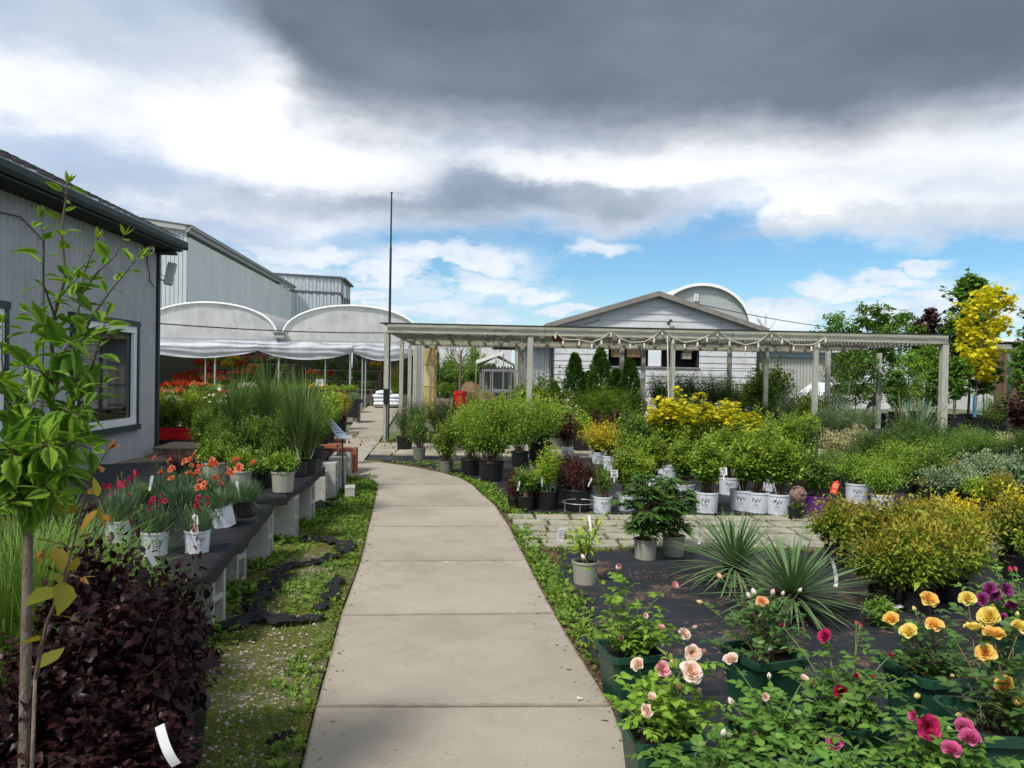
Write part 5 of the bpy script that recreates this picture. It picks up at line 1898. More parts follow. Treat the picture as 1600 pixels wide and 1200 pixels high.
for s_ in (23, 24):
 b_ = shrub_mesh(s_, h=.6, w=.7, nst=80, nl=26, L=.035, W=.020, leaf=LM['green'], stem_mat=SB, twig=.03)
 sel = [p * 1.03 for p in b_['tips']][:55]
 b_['flowers'] = [cluster_mesh('blossoms', sel, 'ball', .026, PM['white'], s_)]
 SPC['white_flower'].append(b_)
b_ = shrub_mesh(25, h=.5, w=.4, nst=40, nl=24, L=.05, W=.014, leaf=LM['green'], stem_mat=SG, twig=.02, droop=.5)
b_['flowers'] = [cluster_mesh('blossoms', [p * 1.05 + np.array([0, 0, k * .02]) for p in b_['tips'][:8] for k in range(5)], 'star', .014, PM['lilac'], 25)]
SPC['lilac_spike'] = [b_]
for b_, s_ in zip(SPC['yellow_top'], (31, 32)):
 r_ = np.random.default_rng(s_)
 pts = [p + r_.normal(0, .03, 3) for p in b_['tips'] if p[2] > .62 for k in range(9)]
 b_['flowers'] = [cluster_mesh('blossoms', pts, 'star', .034, LM['yellow'], s_)]
FLAT_COL = ['red', 'coral', 'flowergold', 'white', 'pinkred', 'hotpink']
BED = {}
for k, c in enumerate(FLAT_COL):
 b_ = SPC['bedding'][k % 3]
 r_ = np.random.default_rng(60 + k)
 pts = [(p[0], p[1], p[2] + .02) for p in b_['tips'][:48]]
 BED[c] = cluster_mesh('blossoms', pts, 'ball', .046, PM[c], 60 + k)
def thuja_mesh(seed, h=1.5, w=.62):
 r = np.random.default_rng(seed)
 n = 5400
 z = r.random(n) ** .85 * h
 prof = lambda q: (np.minimum(1, q * 6 + .55) * (1 - q) ** .62)
 ph = r.uniform(0, 6.283, n)
 rr = prof(z / h) * w / 2 * (.55 + .45 * r.random(n) ** .5) * (1 + .20 * np.sin(ph * 5 + z * 9) + .16 * np.sin(ph * 3 - z * 14))
 pos = np.stack([np.cos(ph) * rr, np.sin(ph) * rr, z], 1)
 d = np.stack([np.cos(ph) * .7, np.sin(ph) * .7, np.full(n, .9)], 1) + r.normal(0, .35, (n, 3))
 side = np.stack([-np.sin(ph), np.cos(ph), np.zeros(n)], 1) + r.normal(0, .6, (n, 3))
 lv = Leaves()
 lv.add(pos, d, np.cross(d, side), .070 * r.uniform(.6, 1.3, n), .030, 'dia', .1, .1, (r.random(n) < .15) * .8)
 mb = MB().tube([(0, 0, 0), (0, 0, h * .9)], [.02, .005], 6)
 return {'foliage': lv.mesh('foliage', LM['conifer']), 'stems': mb.mesh('stems', SB), 'h': h, 'w': w}
SPC['thuja'] = [thuja_mesh(1), thuja_mesh(2)]
# ------------------------------------------------------------------ pots, tags
def pot_round(r, h, mat, lip=.008, taper=.80, feet=False):
 m = MB()
 prof = [(0, .002), (r * taper, 0), (r * taper + .003, .006), (r * .985, h - .022), (r + lip, h - .022), (r + lip + .001, h - .004), (r + lip - .002, h), (r - .004, h), (r - .008, h - .03), (r * taper - .004, .01), (0, .01)]
 m.lathe(prof, 28)
 if feet:
  for q in range(8):
   a = q * math.pi / 4
   m.box((math.cos(a) * r * taper * 1.01, math.sin(a) * r * taper * 1.01, .006), (.012, .03, .012), rz=a)
 return m.mesh('pot', mat, False), MB().disc((0, 0, h * .90), r - .008, 24).mesh('soil', M['soil'])
def smooth_pot(me):
 me.polygons.foreach_set('use_smooth', [True] * len(me.polygons))
 return me
POT = {}
for k, r, h, lip, tp in (('tan', .14, .255, .007, .86), ('black', .14, .23, .007, .82), ('olive', .14, .25, .007, .84), ('white', .14, .25, .004, .86), ('purple', .14, .25, .005, .86)):
 me, so_ = pot_round(r, h, M[{'tan': 'tan_pot', 'black': 'black_plastic', 'olive': 'olive_pot', 'white': 'white_pot', 'purple': 'purple_pot'}[k]], lip, tp, k == 'white')
 POT[k] = dict(pot=me, soil=so_, r=r, h=h)
me, so_ = pot_round(.14, .17, M['black_plastic'], .006, .86)
POT['lowblack'] = dict(pot=me, soil=so_, r=.14, h=.17)
def square_pot(w, h):
 m = MB()
 a, b = w * .40, w * .5
 def ring(q, z):
  c = q * .82
  return [(q, -c, z), (q, c, z), (c, q, z), (-c, q, z), (-q, c, z), (-q, -c, z), (-c, -q, z), (c, -q, z)]
 rs = [ring(a, 0), ring(b * .985, h - .03), ring(b + .012, h - .03), ring(b + .012, h), ring(b - .002, h), ring(b - .008, h - .05), ring(a - .006, .02)]
 V = [p for q in rs for p in q]
 Fs = [(i * 8 + j, i * 8 + (j + 1) % 8, (i + 1) * 8 + (j + 1) % 8, (i + 1) * 8 + j) for i in range(len(rs) - 1) for j in range(8)]
 Fs.append(tuple(range(8)))
 Fs.append(tuple(range(48, 56)))
 m.add(V, Fs)
 s = MB()
 s.add(ring(b - .012, h - .035), [tuple(range(8))])
 return m.mesh('pot', M['green_pot']), s.mesh('soil', M['soil'])
me, so_ = square_pot(.27, .25)
POT['green'] = dict(pot=me, soil=so_, r=.135, h=.25)
def text_mesh(body, size, name, mat):
 c = bpy.data.curves.new('print', 'FONT')
 c.body = body
 c.size = size
 c.align_x = 'CENTER'
 c.align_y = 'CENTER'
 c.resolution_u = 3
 o = bpy.data.objects.new('print', c)
 COL.objects.link(o)
 dg = bpy.context.evaluated_depsgraph_get()
 me = bpy.data.meshes.new_from_object(o.evaluated_get(dg))
 V = np.array([v.co[:] for v in me.vertices]) if len(me.vertices) else np.zeros((0, 3))
 Fc = [tuple(p.vertices) for p in me.polygons]
 bpy.data.objects.remove(o)
 bpy.data.curves.remove(c)
 bpy.data.meshes.remove(me)
 return V, Fc
def pot_print():
 """the letters on the white pots, wrapped round the side (three times, as the pots show)"""
 m = MB()
 P = POT['white']
 parts = []
 for body, size, z, wx in (('P', .072, .155, -.028), ('W', .072, .155, .030), ('&', .040, .140, .002), ('PROVEN', .017, .108, 0), ('WINNERS', .017, .090, 0), ('The #1 Plant Brand', .013, .062, 0)):
  V, Fc = text_mesh(body, size, 'x', None)
  V = V + np.array([wx, z, 0])
  parts.append((V, Fc))
 for off in (0,):
  for V, Fc in parts:
   out = []
   for x, z, _ in V:
    r = P['r'] * (.86 + .125 * z / P['h']) + .0026
    a = -math.pi / 2 + off + x / P['r']
    out.append((r * math.cos(a), r * math.sin(a), z))
   m.add(out, Fc)
 return m.mesh('pot_print', M['ink'])
POT['white']['print'] = pot_print()
def tag_mesh(kind):
 m = MB()
 if kind == 'loop':       # paper band looped round a stem
  n = 12
  m.grid(lambda u, v: (.028 * math.sin(u * 3.0) + .01, -.012 + .024 * v, .075 + .06 * math.cos(u * 3.6) - .06 * u), n, 1)
 elif kind == 'stake':
  m.prism([(-.011, 0), (.011, 0), (.014, .10), (.014, .14), (0, .15), (-.014, .14), (-.014, .10)], -.0007, .0007, axis='y')
 elif kind == 'square':
  m.prism([(-.035, .05), (.035, .05), (.035, .125), (-.035, .125)], -.001, .001, axis='y')
  m.prism([(-.006, 0), (.006, 0), (.006, .05), (-.006, .05)], -.001, .001, axis='y')
 elif kind == 'round':
  m.prism([(-.022, 0), (.022, 0), (.026, .06), (.02, .095), (0, .105), (-.02, .095), (-.026, .06)], -.001, .001, axis='y')
 return m
TAGM = {k: tag_mesh(k).mesh('plant_tag', M['tag_white']) for k in ('loop', 'stake', 'square', 'round')}
TAGM['red'] = MB().prism([(-.03, 0), (.03, 0), (.03, .12), (.012, .12), (.012, .135), (-.012, .135), (-.012, .12), (-.03, .12)], -.001, .001, axis='y').mesh('plant_tag', M['tag_red'])
_lines = MB()
for i, (w_, z_) in enumerate(((.046, .112), (.030, .100), (.050, .084), (.050, .076), (.040, .068), (.05, .060))):
 _lines.box((0, -.0022, z_), (w_, .001, .005 if i < 2 else .003))
TAGLINES = _lines.mesh('tag_lines', M['ink'])
_lines = MB()
for w_, z_ in ((.036, .10), (.042, .085), (.042, .070), (.036, .03)):
 _lines.box((0, -.0022, z_), (w_, .001, .007))
REDLINES = _lines.mesh('tag_lines', pm('pale print', (.75, .5, .3), .6))
_lines = MB()
_lines.prism([(-.017, .012), (.017, .012), (.021, .05), (-.021, .05)], -.0024, -.0014, axis='y')
PINKPIC = _lines.mesh('tag_picture', M['tag_pink'])
CNT = 0
def potted(loc, sp, pot, potw, ph, pw, label, cat='shrub', group=None, name=None, var=None, rz=None, tagk=None, tilt=(0, 0), sink=0.0, tag_at=None, wrap=False):
 """a pot with its plant. potw: rim width, ph, pw: height and width of the plant in metres"""
 global CNT
 CNT += 1
 rnd = random.Random(CNT * 7919)
 V = SPC[sp]
 s = V[(CNT if var is None else var) % len(V)]
 e = empty(name or 'potted_' + cat.replace(' ', '_'), loc, 0, label, cat, group)
 e.rotation_euler = (tilt[0], tilt[1], 0)
 zb = 0
 if pot:
  P = POT[pot]
  k = potw / (2 * P['r'])
  prz = rnd.uniform(-.35, .35) + math.atan2(-loc[0], loc[1]) * 1.0
  po = put('pot', P['pot'], e, (0, 0, 0), (0, 0, prz if pot != 'green' else rnd.uniform(-.5, .5)), k)
  put('soil', P['soil'], po)
  if 'print' in P:
   for q in (0, 2.1, -2.1):
    put('pot_print', P['print'], po, (0, 0, 0), (0, 0, q))
  zb = P['h'] * k * .88
 sx, sz = pw / s['w'], ph / s['h']
 a = rnd.uniform(0, 6.28) if rz is None else rz
 fo = put('foliage', s['foliage'], e, (0, 0, zb - sink), (rnd.uniform(-.05, .05), rnd.uniform(-.05, .05), a), (sx, sx, sz))
 if 'stems' in s:
  put('stems', s['stems'], e, (0, 0, zb - sink), fo.rotation_euler, (sx, sx, sz))
 for f in s.get('flowers', []):
  put('flower' if len(s['flowers']) > 1 else 'blossoms', f, e, (0, 0, zb - sink), fo.rotation_euler, (sx, sx, sz))
 if tagk:
  q = tag_at or (rnd.uniform(-.3, .3) * pw, -potw * .35 if potw else -.1, zb + rnd.uniform(0, .1))
  tg = put('plant_tag', TAGM[tagk], e, q, (rnd.uniform(-.3, .1), rnd.uniform(-.4, .4), rnd.uniform(-.6, .6)), .8 if tagk == 'stake' else 1.15)
  if tagk == 'square':
   put('tag_lines', TAGLINES, tg)
  elif tagk == 'red':
   put('tag_lines', REDLINES, tg)
  elif tagk == 'round':
   put('tag_picture', PINKPIC, tg)
 return e
def PP(px, py, sp, pot, potw, ph, pw, label, cat='shrub', group=None, z=0.0, **kw):
 """place by the foot of the pot in the photo; sizes in photo pixels"""
 loc = G(px, py, z)
 k = depth_of(loc) / F
 return potted(loc, sp, pot, potw * k, ph * k, pw * k, label, cat, group, **kw)
def PD(px, depth, sp, pot, potw, ph, pw, label, cat='shrub', group=None, z=0.0, **kw):
 loc = Z(px, depth, z)
 k = depth / F
 return potted(loc, sp, pot, potw * k, ph * k, pw * k, label, cat, group, **kw)
# ------------------------------------------------------------------ cloth-covered tables on concrete blocks (left)
TZ = .455
def cloth_table(name, quad, label, z=TZ, drop=.085, boards=True, seed=0):
 """quad: four photo points of the table top, near-left, near-right, far-right, far-left"""
 P = [G(x, y, z) for x, y in quad]
 c = sum(P, Vector()) / 4
 root = empty(name, (c.x, c.y, 0), label=label, cat='table', group='black cloth covered plant tables')
 nu, nv = 46, 46
 def top(u, v):
  return P[0].lerp(P[1], u).lerp(P[3].lerp(P[2], u), v)
 def fn(u, v):
  m = .10
  uu, vv = -m + (1 + 2 * m) * u, -m + (1 + 2 * m) * v
  cu, cv = min(1, max(0, uu)), min(1, max(0, vv))
  p = top(cu, cv)
  over = max(abs(uu - cu), abs(vv - cv)) / m
  dn = over * drop * (1 + .35 * wob((uu * 5 + seed, vv * 5)))
  outw = (p - c)
  outw.z = 0
  w = .010 * wob((p.x * 3, p.y * 3, seed)) + .006 * wob((p.x * 9, p.y * 9, seed + 5))
  q = p + Vector((0, 0, .012 + w - dn))
  if over > 0:
   q += outw.normalized() * (.02 + .03 * wob((uu * 8, vv * 8, seed)) * over)
  return (q.x - c.x, q.y - c.y, q.z)
 MB().grid(fn, nu, nv).build('cloth', M['tablecloth'], root, smooth=True)
 if boards:
  m = MB()
  n = [tuple((P[i] + (c - P[i]) * .03)) for i in range(4)]
  base = [(x - c.x, y - c.y) for x, y, _ in n]
  m.prism(base, z - .045, z - .012)
  m.build('board', M['pallet'], root)
 return root
M['tablecloth'] = pm('black cloth', (.009, .009, .011), .62, c2=(.022, .022, .026), scale=2.2, bump=.5, bscale=7, spec=.22, dirt=((.09, .08, .065), 30, .3))
cloth_table('cloth_table', [(60, 905), (322, 897), (424, 790), (165, 795)], 'near table draped in black cloth holding the white dianthus pots', seed=1)
cloth_table('cloth_table', [(150, 783), (446, 773), (506, 731), (225, 728)], 'second table draped in black cloth holding the tan herb pots', z=.475, seed=4)
cloth_table('cloth_table', [(60, 790), (150, 786), (260, 722), (150, 727)], 'low black cloth covered table against the grey wall', z=.44, seed=9, drop=.3)
def block_mesh():
 m = MB()
 w, d, h = .20, .19, .40
 t = .032
 for s in (-1, 1):
  m.box((0, s * (d - t) / 2, h / 2), (w, t, h))
 for z in (t / 2 + .004, h / 2, h - t / 2 - .004):
  m.box((0, 0, z), (w - .006, d - 2 * t, t + (.006 if z == h / 2 else 0)))
 return m
BLOCK = block_mesh().mesh('concrete_block', M['concrete_block'])
_cb = 0
def cblock(px, py, label, rz=0.0, lying=False, z=0.0, sc=1.0):
 p = G(px, py, z)
 o = put('concrete_block', BLOCK, None, (p.x, p.y, z), (R(90) if lying else 0, 0, rz), sc)
 if lying:
  o.location.z = z + .095
  o.location.y += .2
 tag(o, label, 'block', 'concrete blocks under the plant tables')
 b = o.modifiers.new('bevel', 'BEVEL')
 b.width = .005
 b.segments = 2
 return o
cblock(318, 982, 'concrete block standing nearest the camera, beside the purple shrub', R(-6), sc=.98)
cblock(357, 911, 'concrete block under the near corner of the white pot table', R(-4))
cblock(404, 876, 'concrete block under the far path-side corner of the white pot table', R(3))
cblock(446, 842, 'pale concrete block between the two cloth covered tables', R(2), sc=1.02)
cblock(474, 814, 'concrete block under the middle of the second table edge', R(-3))
cblock(497, 786, 'concrete block under the far corner of the second table', R(2), sc=.98)
cblock(512, 777, 'concrete block with clay pavers on top beyond the second table', R(0), sc=1.12)
cblock(527, 765, 'concrete block behind the leaning sign post', R(4), sc=1.1)
cblock(543, 780, 'concrete block lying on its side at the foot of the sign post', R(8), lying=True, sc=.62)
cblock(538, 744, 'farthest concrete block by the path, below the last clay pavers', R(0), sc=1.0)
for i, (px, py, z, lab) in enumerate(((508, 706, .46, 'lower clay paver on the block beyond the second table'), (511, 700, .52, 'upper clay paver on the block beyond the second table'),
          (522, 699, .45, 'clay paver stacked behind the leaning sign post'), (530, 692, .47, 'small clay paver standing near the path'), (540, 705, .42, 'clay paver at the path-side end of the block row'))):
 p = G(px, py, z)
 o = MB().box((0, 0, .028), (.30 if i < 2 else .2, .22, .055)).build('clay_paver', M['terracotta'], None, (p.x, p.y, z), rz=.1 * i - .1, bevel=.006)
 tag(o, lab, 'paver', 'clay pavers on the block row')
p0 = G(540, 742, 0)
MBX = MB().box((0, 0, .2), (.07, .22, .42)).build('clay_paver', M['terracotta'], None, (p0.x + .12, p0.y + .1, 0), bevel=.006)
tag(MBX, 'clay paver set upright against the last block by the path', 'paver', 'clay pavers on the block row')
sb_ = G(536, 776, 0)
sg = empty('price_sign', (sb_.x, sb_.y, .15), label='tilted pale blue price sign on a thin dark stake by the path', cat='sign')
o0 = Vector((sb_.x, sb_.y, .15))
dpt = depth_of(sb_)
t0, t1 = D(535, 682, dpt) - o0, D(513, 658, dpt + .25) - o0
MB().tube([(0, 0, -.1), tuple(t0 * .98)], .012, 6).build('stake', M['wire'], sg)
m = MB()
ax = (t1 - t0).normalized()
m.span(t0 - ax * .06, t1 + ax * .05, .16, .012, up=(.55, -.5, .6))
bd = m.build('board', pm('pale blue board', (.34, .42, .50), .5, .15, 14), sg)
m = MB()
n_ = Vector((.55, -.5, .6))
sx = ax.cross(n_).normalized()
n_ = sx.cross(ax).normalized()
if n_.z < 0:
 n_ = -n_
for q in (.2, .38, .54, .72, .9):
 c = t0.lerp(t1, q) + n_ * .008
 m.span(c - sx * .055, c + sx * .045, .012, .002, up=n_)
m.build('writing', M['ink'], bd)
lv = Leaves()
rn = np.random.default_rng(3)
base = D(541, 680, dpt + .1)
for i in range(9):
 p = np.array(base) + np.array([.02 + .022 * i, rn.normal(0, .02), -.004 * i + rn.normal(0, .03)])
 lv.add([p], [rn.normal(0, 1, 3)], [rn.normal(0, 1, 3)], .05, .03, 'ovate', .6, .6)
tw = empty('dry_twig', base, label='dry brown twig with shrivelled leaves hanging over the path by the sign', cat='twig')
me_ = lv.mesh('leaves', LM['dry'])
me_.transform(Matrix.Translation(-Vector(base)))
put('leaves', me_, tw)
MB().tube([(-.2, .05, -.12), (-.05, 0, .01), (.1, 0, .01), (.22, 0, -.05)], .004, 4).build('stem', SB, tw)
def pallet(loc, rz, label, sc=1.0):
 e = empty('pallet', loc, rz, label, 'pallet', 'wooden pallets by the grey house')
 m = MB()
 for i in range(7):
  m.box((0, -.48 + .16 * i, .125), (1.15, .095, .02))
 m.build('deck', M['pallet'], e)
 m = MB()
 for x in (-.52, 0, .52):
  for y in (-.42, 0, .42):
   m.box((x, y, .06), (.09, .14, .09))
  m.box((x, 0, .008), (.09, 1.0, .015))
 m.build('runner', M['pallet'], e)
 return e
pp = G(236, 724, .10)
pallet((pp.x, pp.y, .0), .1, 'weathered pallet lying flat at the corner of the grey house')
pp = G(268, 728, 0)
for k in range(2):
 pallet((pp.x + .15 * (k % 2), pp.y + .75, .142 * k), .05 * k, ['lower pallet', 'upper pallet'][k] + ' of the pair stacked behind the house corner')
def bench(px0, px1, depth, z, label, cloth=True, d=.9, boards='pallet'):
 a, b = Z(px0, depth, z), Z(px1, depth, z)
 c = (a + b) / 2
 e = empty('plant_bench', (c.x, c.y, 0), 0, label, 'bench', 'plant benches between the house and the path')
 w = b.x - a.x
 MB().box((0, d / 2, z - .02), (w, d, .04)).build('bench_top', M['tablecloth'] if cloth else M['pallet'], e)
 if cloth:
  MB().grid(lambda u, v: (-w / 2 + w * u, -.012 - .02 * abs(wob((u * 9, v))), z - .04 - .42 * v), 30, 5).build('cloth', M['tablecloth'], e, smooth=True)
 for x in (-w / 2 + .12, 0, w / 2 - .12):
  for y in (.12, d - .1):
   MB().box((x, y, (z - .04) / 2), (.12, .12, z - .04)).build('leg', M['concrete_block'], e)
 return e, c, w
def flat(loc, sp, col, label, sx=1.0, tray='black_plastic', group='flats of bedding plants', w=.52, d=.30, h=.07, sc=1.0, rz=0.0):
 e = empty('plant_flat', loc, rz, label, 'plant flat', group, scale=sc)
 key = (tray, w, d, h)
 if key not in FLATM:
  m = MB()
  m.box((0, 0, .004), (w - .04, d - .04, .008))
  for s in (-1, 1):
   m.box((0, s * (d / 2 - .006), h / 2), (w, .012, h))
   m.box((s * (w / 2 - .006), 0, h / 2), (.012, d - .025, h))
  FLATM[key] = m.mesh('tray', M[tray])
 put('tray', FLATM[key], e)
 rnd = random.Random(str(label))
 v = SPC[sp][rnd.randrange(len(SPC[sp]))]
 if col:
  v = SPC['bedding'][FLAT_COL.index(col) % 3]
 s = (w / v['w'], d / v['w'] * 1.15, rnd.uniform(.85, 1.25) * sx)
 r3 = (0, 0, rnd.choice([0, math.pi]))
 put('foliage', v['foliage'], e, (0, 0, h * .6), r3, s)
 if col:
  put('blossoms', BED[col], e, (0, 0, h * .6), r3, s)
 return e
FLATM = {}
_e, c_, w_ = bench(238, 330, 14.6, .22, 'low bench with the long red tray behind the pallets')
for i, sp in enumerate(('bedding', 'perennial_lime')):
 pass
m = MB()
t_ = empty('red_tray', (Z(279, 14.7, .22).x, Z(279, 14.7, .22).y + .3, .22), label='long bright red plant tray on the low bench', cat='tray')
w2 = 76 * 14.7 / F
for s in (-1, 1):
 m.box((0, s * .22, .11), (w2, .02, .22))
 m.box((s * (w2 / 2 - .01), 0, .11), (.02, .42, .22))
m.box((0, 0, .01), (w2 - .02, .42, .02))
m.build('tray', M['red_pot'], t_, bevel=.008)
m = MB().box((0, -.236, .20), (w2 + .02, .012, .03))
m.build('rim', M['red_pot'], t_)
for i, px in enumerate((252, 270, 290, 306)):
 PD(px, 15.0, ('perennial_lime', 'daisy', 'perennial_lime', 'perennial')[i], 'lowblack', 18, 62 - 8 * (i == 3), 44, ('lime green perennial at the left end of the red tray', 'white daisy plant second from the left in the red tray', 'lime green perennial third from the left in the red tray', 'dark perennial at the right end of the red tray')[i], 'perennial', 'perennials in the red tray', z=.25)
for px, py, sp, pw_, ph_, w_, lab, kw in (
  (242, 866, 'dianthus_red', 41, 46, 70, 'white pot of crimson dianthus at the near left of the cloth table', {}),
  (308, 862, 'dianthus_red', 39, 44, 66, 'white pot of crimson dianthus with a pink picture tag on the cloth table', {'tagk': 'round', 'tag_at': (.012, -.082, .125)}),
  (352, 822, 'dianthus_coral', 37, 46, 70, 'tilted white pot of coral dianthus leaning at the table edge', {'tilt': (R(6), R(-14))}),
  (184, 846, 'dianthus_red', 38, 50, 70, 'white pot of crimson dianthus half hidden behind the strappy green leaves', {})):
 PP(px, py, sp, 'white', pw_, ph_, w_, lab, 'dianthus', 'dianthus pots on the near cloth table', z=TZ + .015, **kw)
for px, py, sp, pw_, ph_, w_, lab, pt in (
  (383, 806, 'dianthus_big', 31, 62, 60, 'black pot of blue-green dianthus with one large coral bloom', 'black'),
  (284, 812, 'dianthus_coral', 34, 48, 70, 'black pot of coral dianthus in the middle of the near table', 'black'),
  (260, 800, 'dianthus_coral', 30, 54, 56, 'black pot of coral dianthus left of the middle, nearer the wall', 'black'),
  (325, 803, 'dianthus_coral', 32, 56, 58, 'black pot of coral dianthus behind the tilted white pot', 'black'),
  (303, 795, 'dianthus_coral', 30, 56, 58, 'black pot of coral dianthus at the back, left of the tan pot', 'black'),
  (224, 800, 'small_green', 30, 24, 48, 'low green plant in a black pot with white stake tag near the wall', 'black'),
  (356, 800, 'dianthus_coral', 28, 42, 44, 'black pot of budded dianthus tucked beside the large coral bloom', 'black'),
  (205, 822, 'dianthus_red', 28, 52, 52, 'black pot of crimson dianthus behind the half hidden white pot', 'black')):
 PP(px, py, sp, pt, pw_, ph_, w_, lab, 'dianthus', 'dianthus pots on the near cloth table', z=TZ + .015, tagk='stake' if px in (224, 383) else ('loop' if px == 284 else None))
for px, py, sp, pt, pw_, ph_, w_, lab in (
  (335, 757, 'herb', 'tan', 39, 40, 56, 'green herb in a tan pot at the left of the second table'),
  (442, 768, 'herb', 'tan', 35, 38, 58, 'green herb in a tan pot at the path-side corner of the second table'),
  (376, 765, 'herb', 'tan', 33, 36, 50, 'green herb in a tan pot behind the large coral bloom'),
  (413, 760, 'dark_herb', 'black', 24, 30, 40, 'dark green herb in a black pot between the tan pots'),
  (277, 752, 'bronze_grass', 'black', 24, 34, 40, 'bronze grass in a black pot at the left of the second table'),
  (302, 752, 'bronze_grass', 'black', 22, 36, 44, 'bronze grass in a black pot beside the left tan herb pot'),
  (396, 748, 'dark_herb', 'black', 22, 34, 40, 'silvery green herb in a black pot toward the back of the second table'),
  (352, 742, 'perennial', 'black', 22, 60, 48, 'green perennial in a black pot behind the left tan herb pot'),
  (425, 742, 'perennial', 'black', 22, 52, 40, 'green perennial in a black pot behind the corner tan pot')):
 PP(px, py, sp, pt, pw_, ph_, w_, lab, 'perennial', 'pots on the second cloth table', z=.49)
for px, py, lab, h_ in ((466, 744, 'tall grass in a black pot at the path side of the second table', 135), (482, 738, 'tall leaning grass in the black pot nearest the clay pavers', 92)):
 PP(px, py, 'tall_grass', 'black', 28, h_, 66, lab, 'ornamental grass', 'tall grasses on the tables', z=.49, tagk='loop')
cloth_table('cloth_table', [(300, 724), (496, 724), (530, 690), (330, 688)], 'third table crowded with perennials and tall grasses', z=.48, seed=12)
for px, py, lab, h_, w_ in ((366, 712, 'leftmost tall upright grass among the perennials', 120, 66), (420, 706, 'tallest upright grass in the middle of the perennials', 124, 62), (476, 714, 'broad tall grass at the right of the perennials', 118, 78)):
 PP(px, py, 'tall_grass', 'black', 26, h_, w_, lab, 'ornamental grass', 'tall grasses on the tables', z=.495)
SP3 = [(318, 718, 'perennial', 70, 50), (340, 706, 'daisy', 84, 50), (345, 722, 'perennial', 60, 44), (390, 722, 'lilac_spike', 66, 50), (398, 704, 'perennial', 90, 50), (412, 724, 'perennial', 62, 46), (440, 722, 'perennial', 68, 48),
  (447, 702, 'perennial_lime', 80, 50), (455, 716, 'perennial', 74, 46), (495, 716, 'perennial', 76, 50), (502, 702, 'perennial_lime', 66, 50), (512, 692, 'perennial', 50, 44), (372, 696, 'perennial', 80, 50), (330, 694, 'perennial_lime', 66, 54)]
W3 = ['front left corner', 'left end, with white daisies', 'front, second from the left', 'front, with lilac spikes', 'behind the lilac spikes', 'front middle', 'front, right of the middle', 'back, lime leaved', 'right of the tallest grass', 'right end beside the clay pavers', 'right end, lime leaved', 'far right corner next to the path', 'back, left of the tallest grass', 'back left corner, lime leaved']
for (px, py, sp, ph_, w_), q in zip(SP3, W3):
 PP(px, py, sp, 'black', 22, ph_, w_, 'green perennial on the third table, ' + q, 'perennial', 'perennials on the third table', z=.495)
m_ = G(497, 694, .5)
for i, (px, py) in enumerate(((506, 686), (530, 678))):
 q = G(px, py, .55)
 potted((q.x, q.y, .55), 'perennial_lime' if i == 0 else 'wine_upright', 'black', .22, .25, .35, ('lime green plant in a black pot on the clay pavers', 'wine red seedling in a black pot behind the leaning sign')[i], 'perennial', 'pots on the block row')
BN = [(244, 300, 19.5, .78, 'bench'), (290, 420, 21.5, .70, 'x'), (430, 560, 23.0, .66, 'x'), (244, 420, 27, .80, 'x'), (430, 556, 28.5, .80, 'x')]
ORD = ['first', 'second', 'third', 'fourth', 'fifth', 'sixth', 'seventh', 'eighth', 'ninth', 'tenth', 'eleventh', 'twelfth', 'thirteenth', 'fourteenth', 'fifteenth', 'sixteenth', 'seventeenth', 'eighteenth', 'nineteenth', 'twentieth', 'twenty-first', 'twenty-second', 'twenty-third', 'twenty-fourth']
RW = ['beside the house corner', 'behind the tall grasses', 'beside the path', 'before the left greenhouse', 'before the right greenhouse']
SEQ = [[('bedding', 'coral'), ('bedding', 'coral'), ('bedding', None)],
  [('bedding', None), ('bedding', None), ('bedding', 'coral'), ('bedding', None), ('bedding_silver', None), ('bedding_dark', None)],
  [('perennial', None), ('bedding_dark', None), ('bedding', None), ('bedding_silver', None), ('bedding_silver', None), ('bedding_silver', None)],
  [('bedding', 'red'), ('bedding', 'red'), ('bedding', 'coral'), ('bedding', None), ('bedding_dark', None), ('bedding', 'white'), ('bedding_dark', None)],
  [('bedding', None), ('bedding', None), ('bedding', 'flowergold'), ('bedding', None), ('bedding', None)]]
for (a, b, dd, z, _), nm, seq in zip(BN, RW, SEQ):
 e, c, w = bench(a, b, dd, z, 'plant bench with black cloth ' + nm)
 n = len(seq)
 for row in range(2):
  for i, (sp, col) in enumerate(seq):
   x = c.x - w / 2 + w * (i + .5) / n
   lab = '%s flat, %s in the %s row of the bench %s' % ({'red': 'red flowered', 'coral': 'coral flowered', 'flowergold': 'golden flowered', 'white': 'white flowered', None: 'green'}[col] if sp != 'bedding_silver' else 'silver leaved', ORD[i], ('front', 'back')[row], nm)
   flat((x, c.y + .24 + .42 * row, z), sp, col, lab, 1.25 if sp != 'perennial' else .6, w=min(.62, w / n * .96), d=.38)
q = Z(262, 19.2, .62)
t = empty('price_card', (q.x, q.y - .1, .55), label='small white price card in front of the bench beside the house corner', cat='card')
MB().box((0, 0, .1), (.16, .01, .15)).build('card', M['tag_white'], t)
put('writing', MB().box((0, -.008, .12), (.09, .002, .02)).box((0, -.008, .08), (.06, .002, .04)).mesh('writing', M['ink']), t)
q = Z(501, 28.2, 1.0)
t = empty('price_card', (q.x, q.y - .2, .95), label='white price card on a stick in front of the right greenhouse', cat='card')
MB().box((0, 0, .2), (.27, .01, .24)).build('card', M['tag_white'], t)
MB().tube([(0, .02, -.2), (0, .02, .1)], .01, 5).build('stick', M['pallet'], t)
put('writing', MB().box((0, -.008, .24), (.14, .002, .02)).box((0, -.008, .18), (.18, .002, .02)).mesh('writing', M['ink']), t)
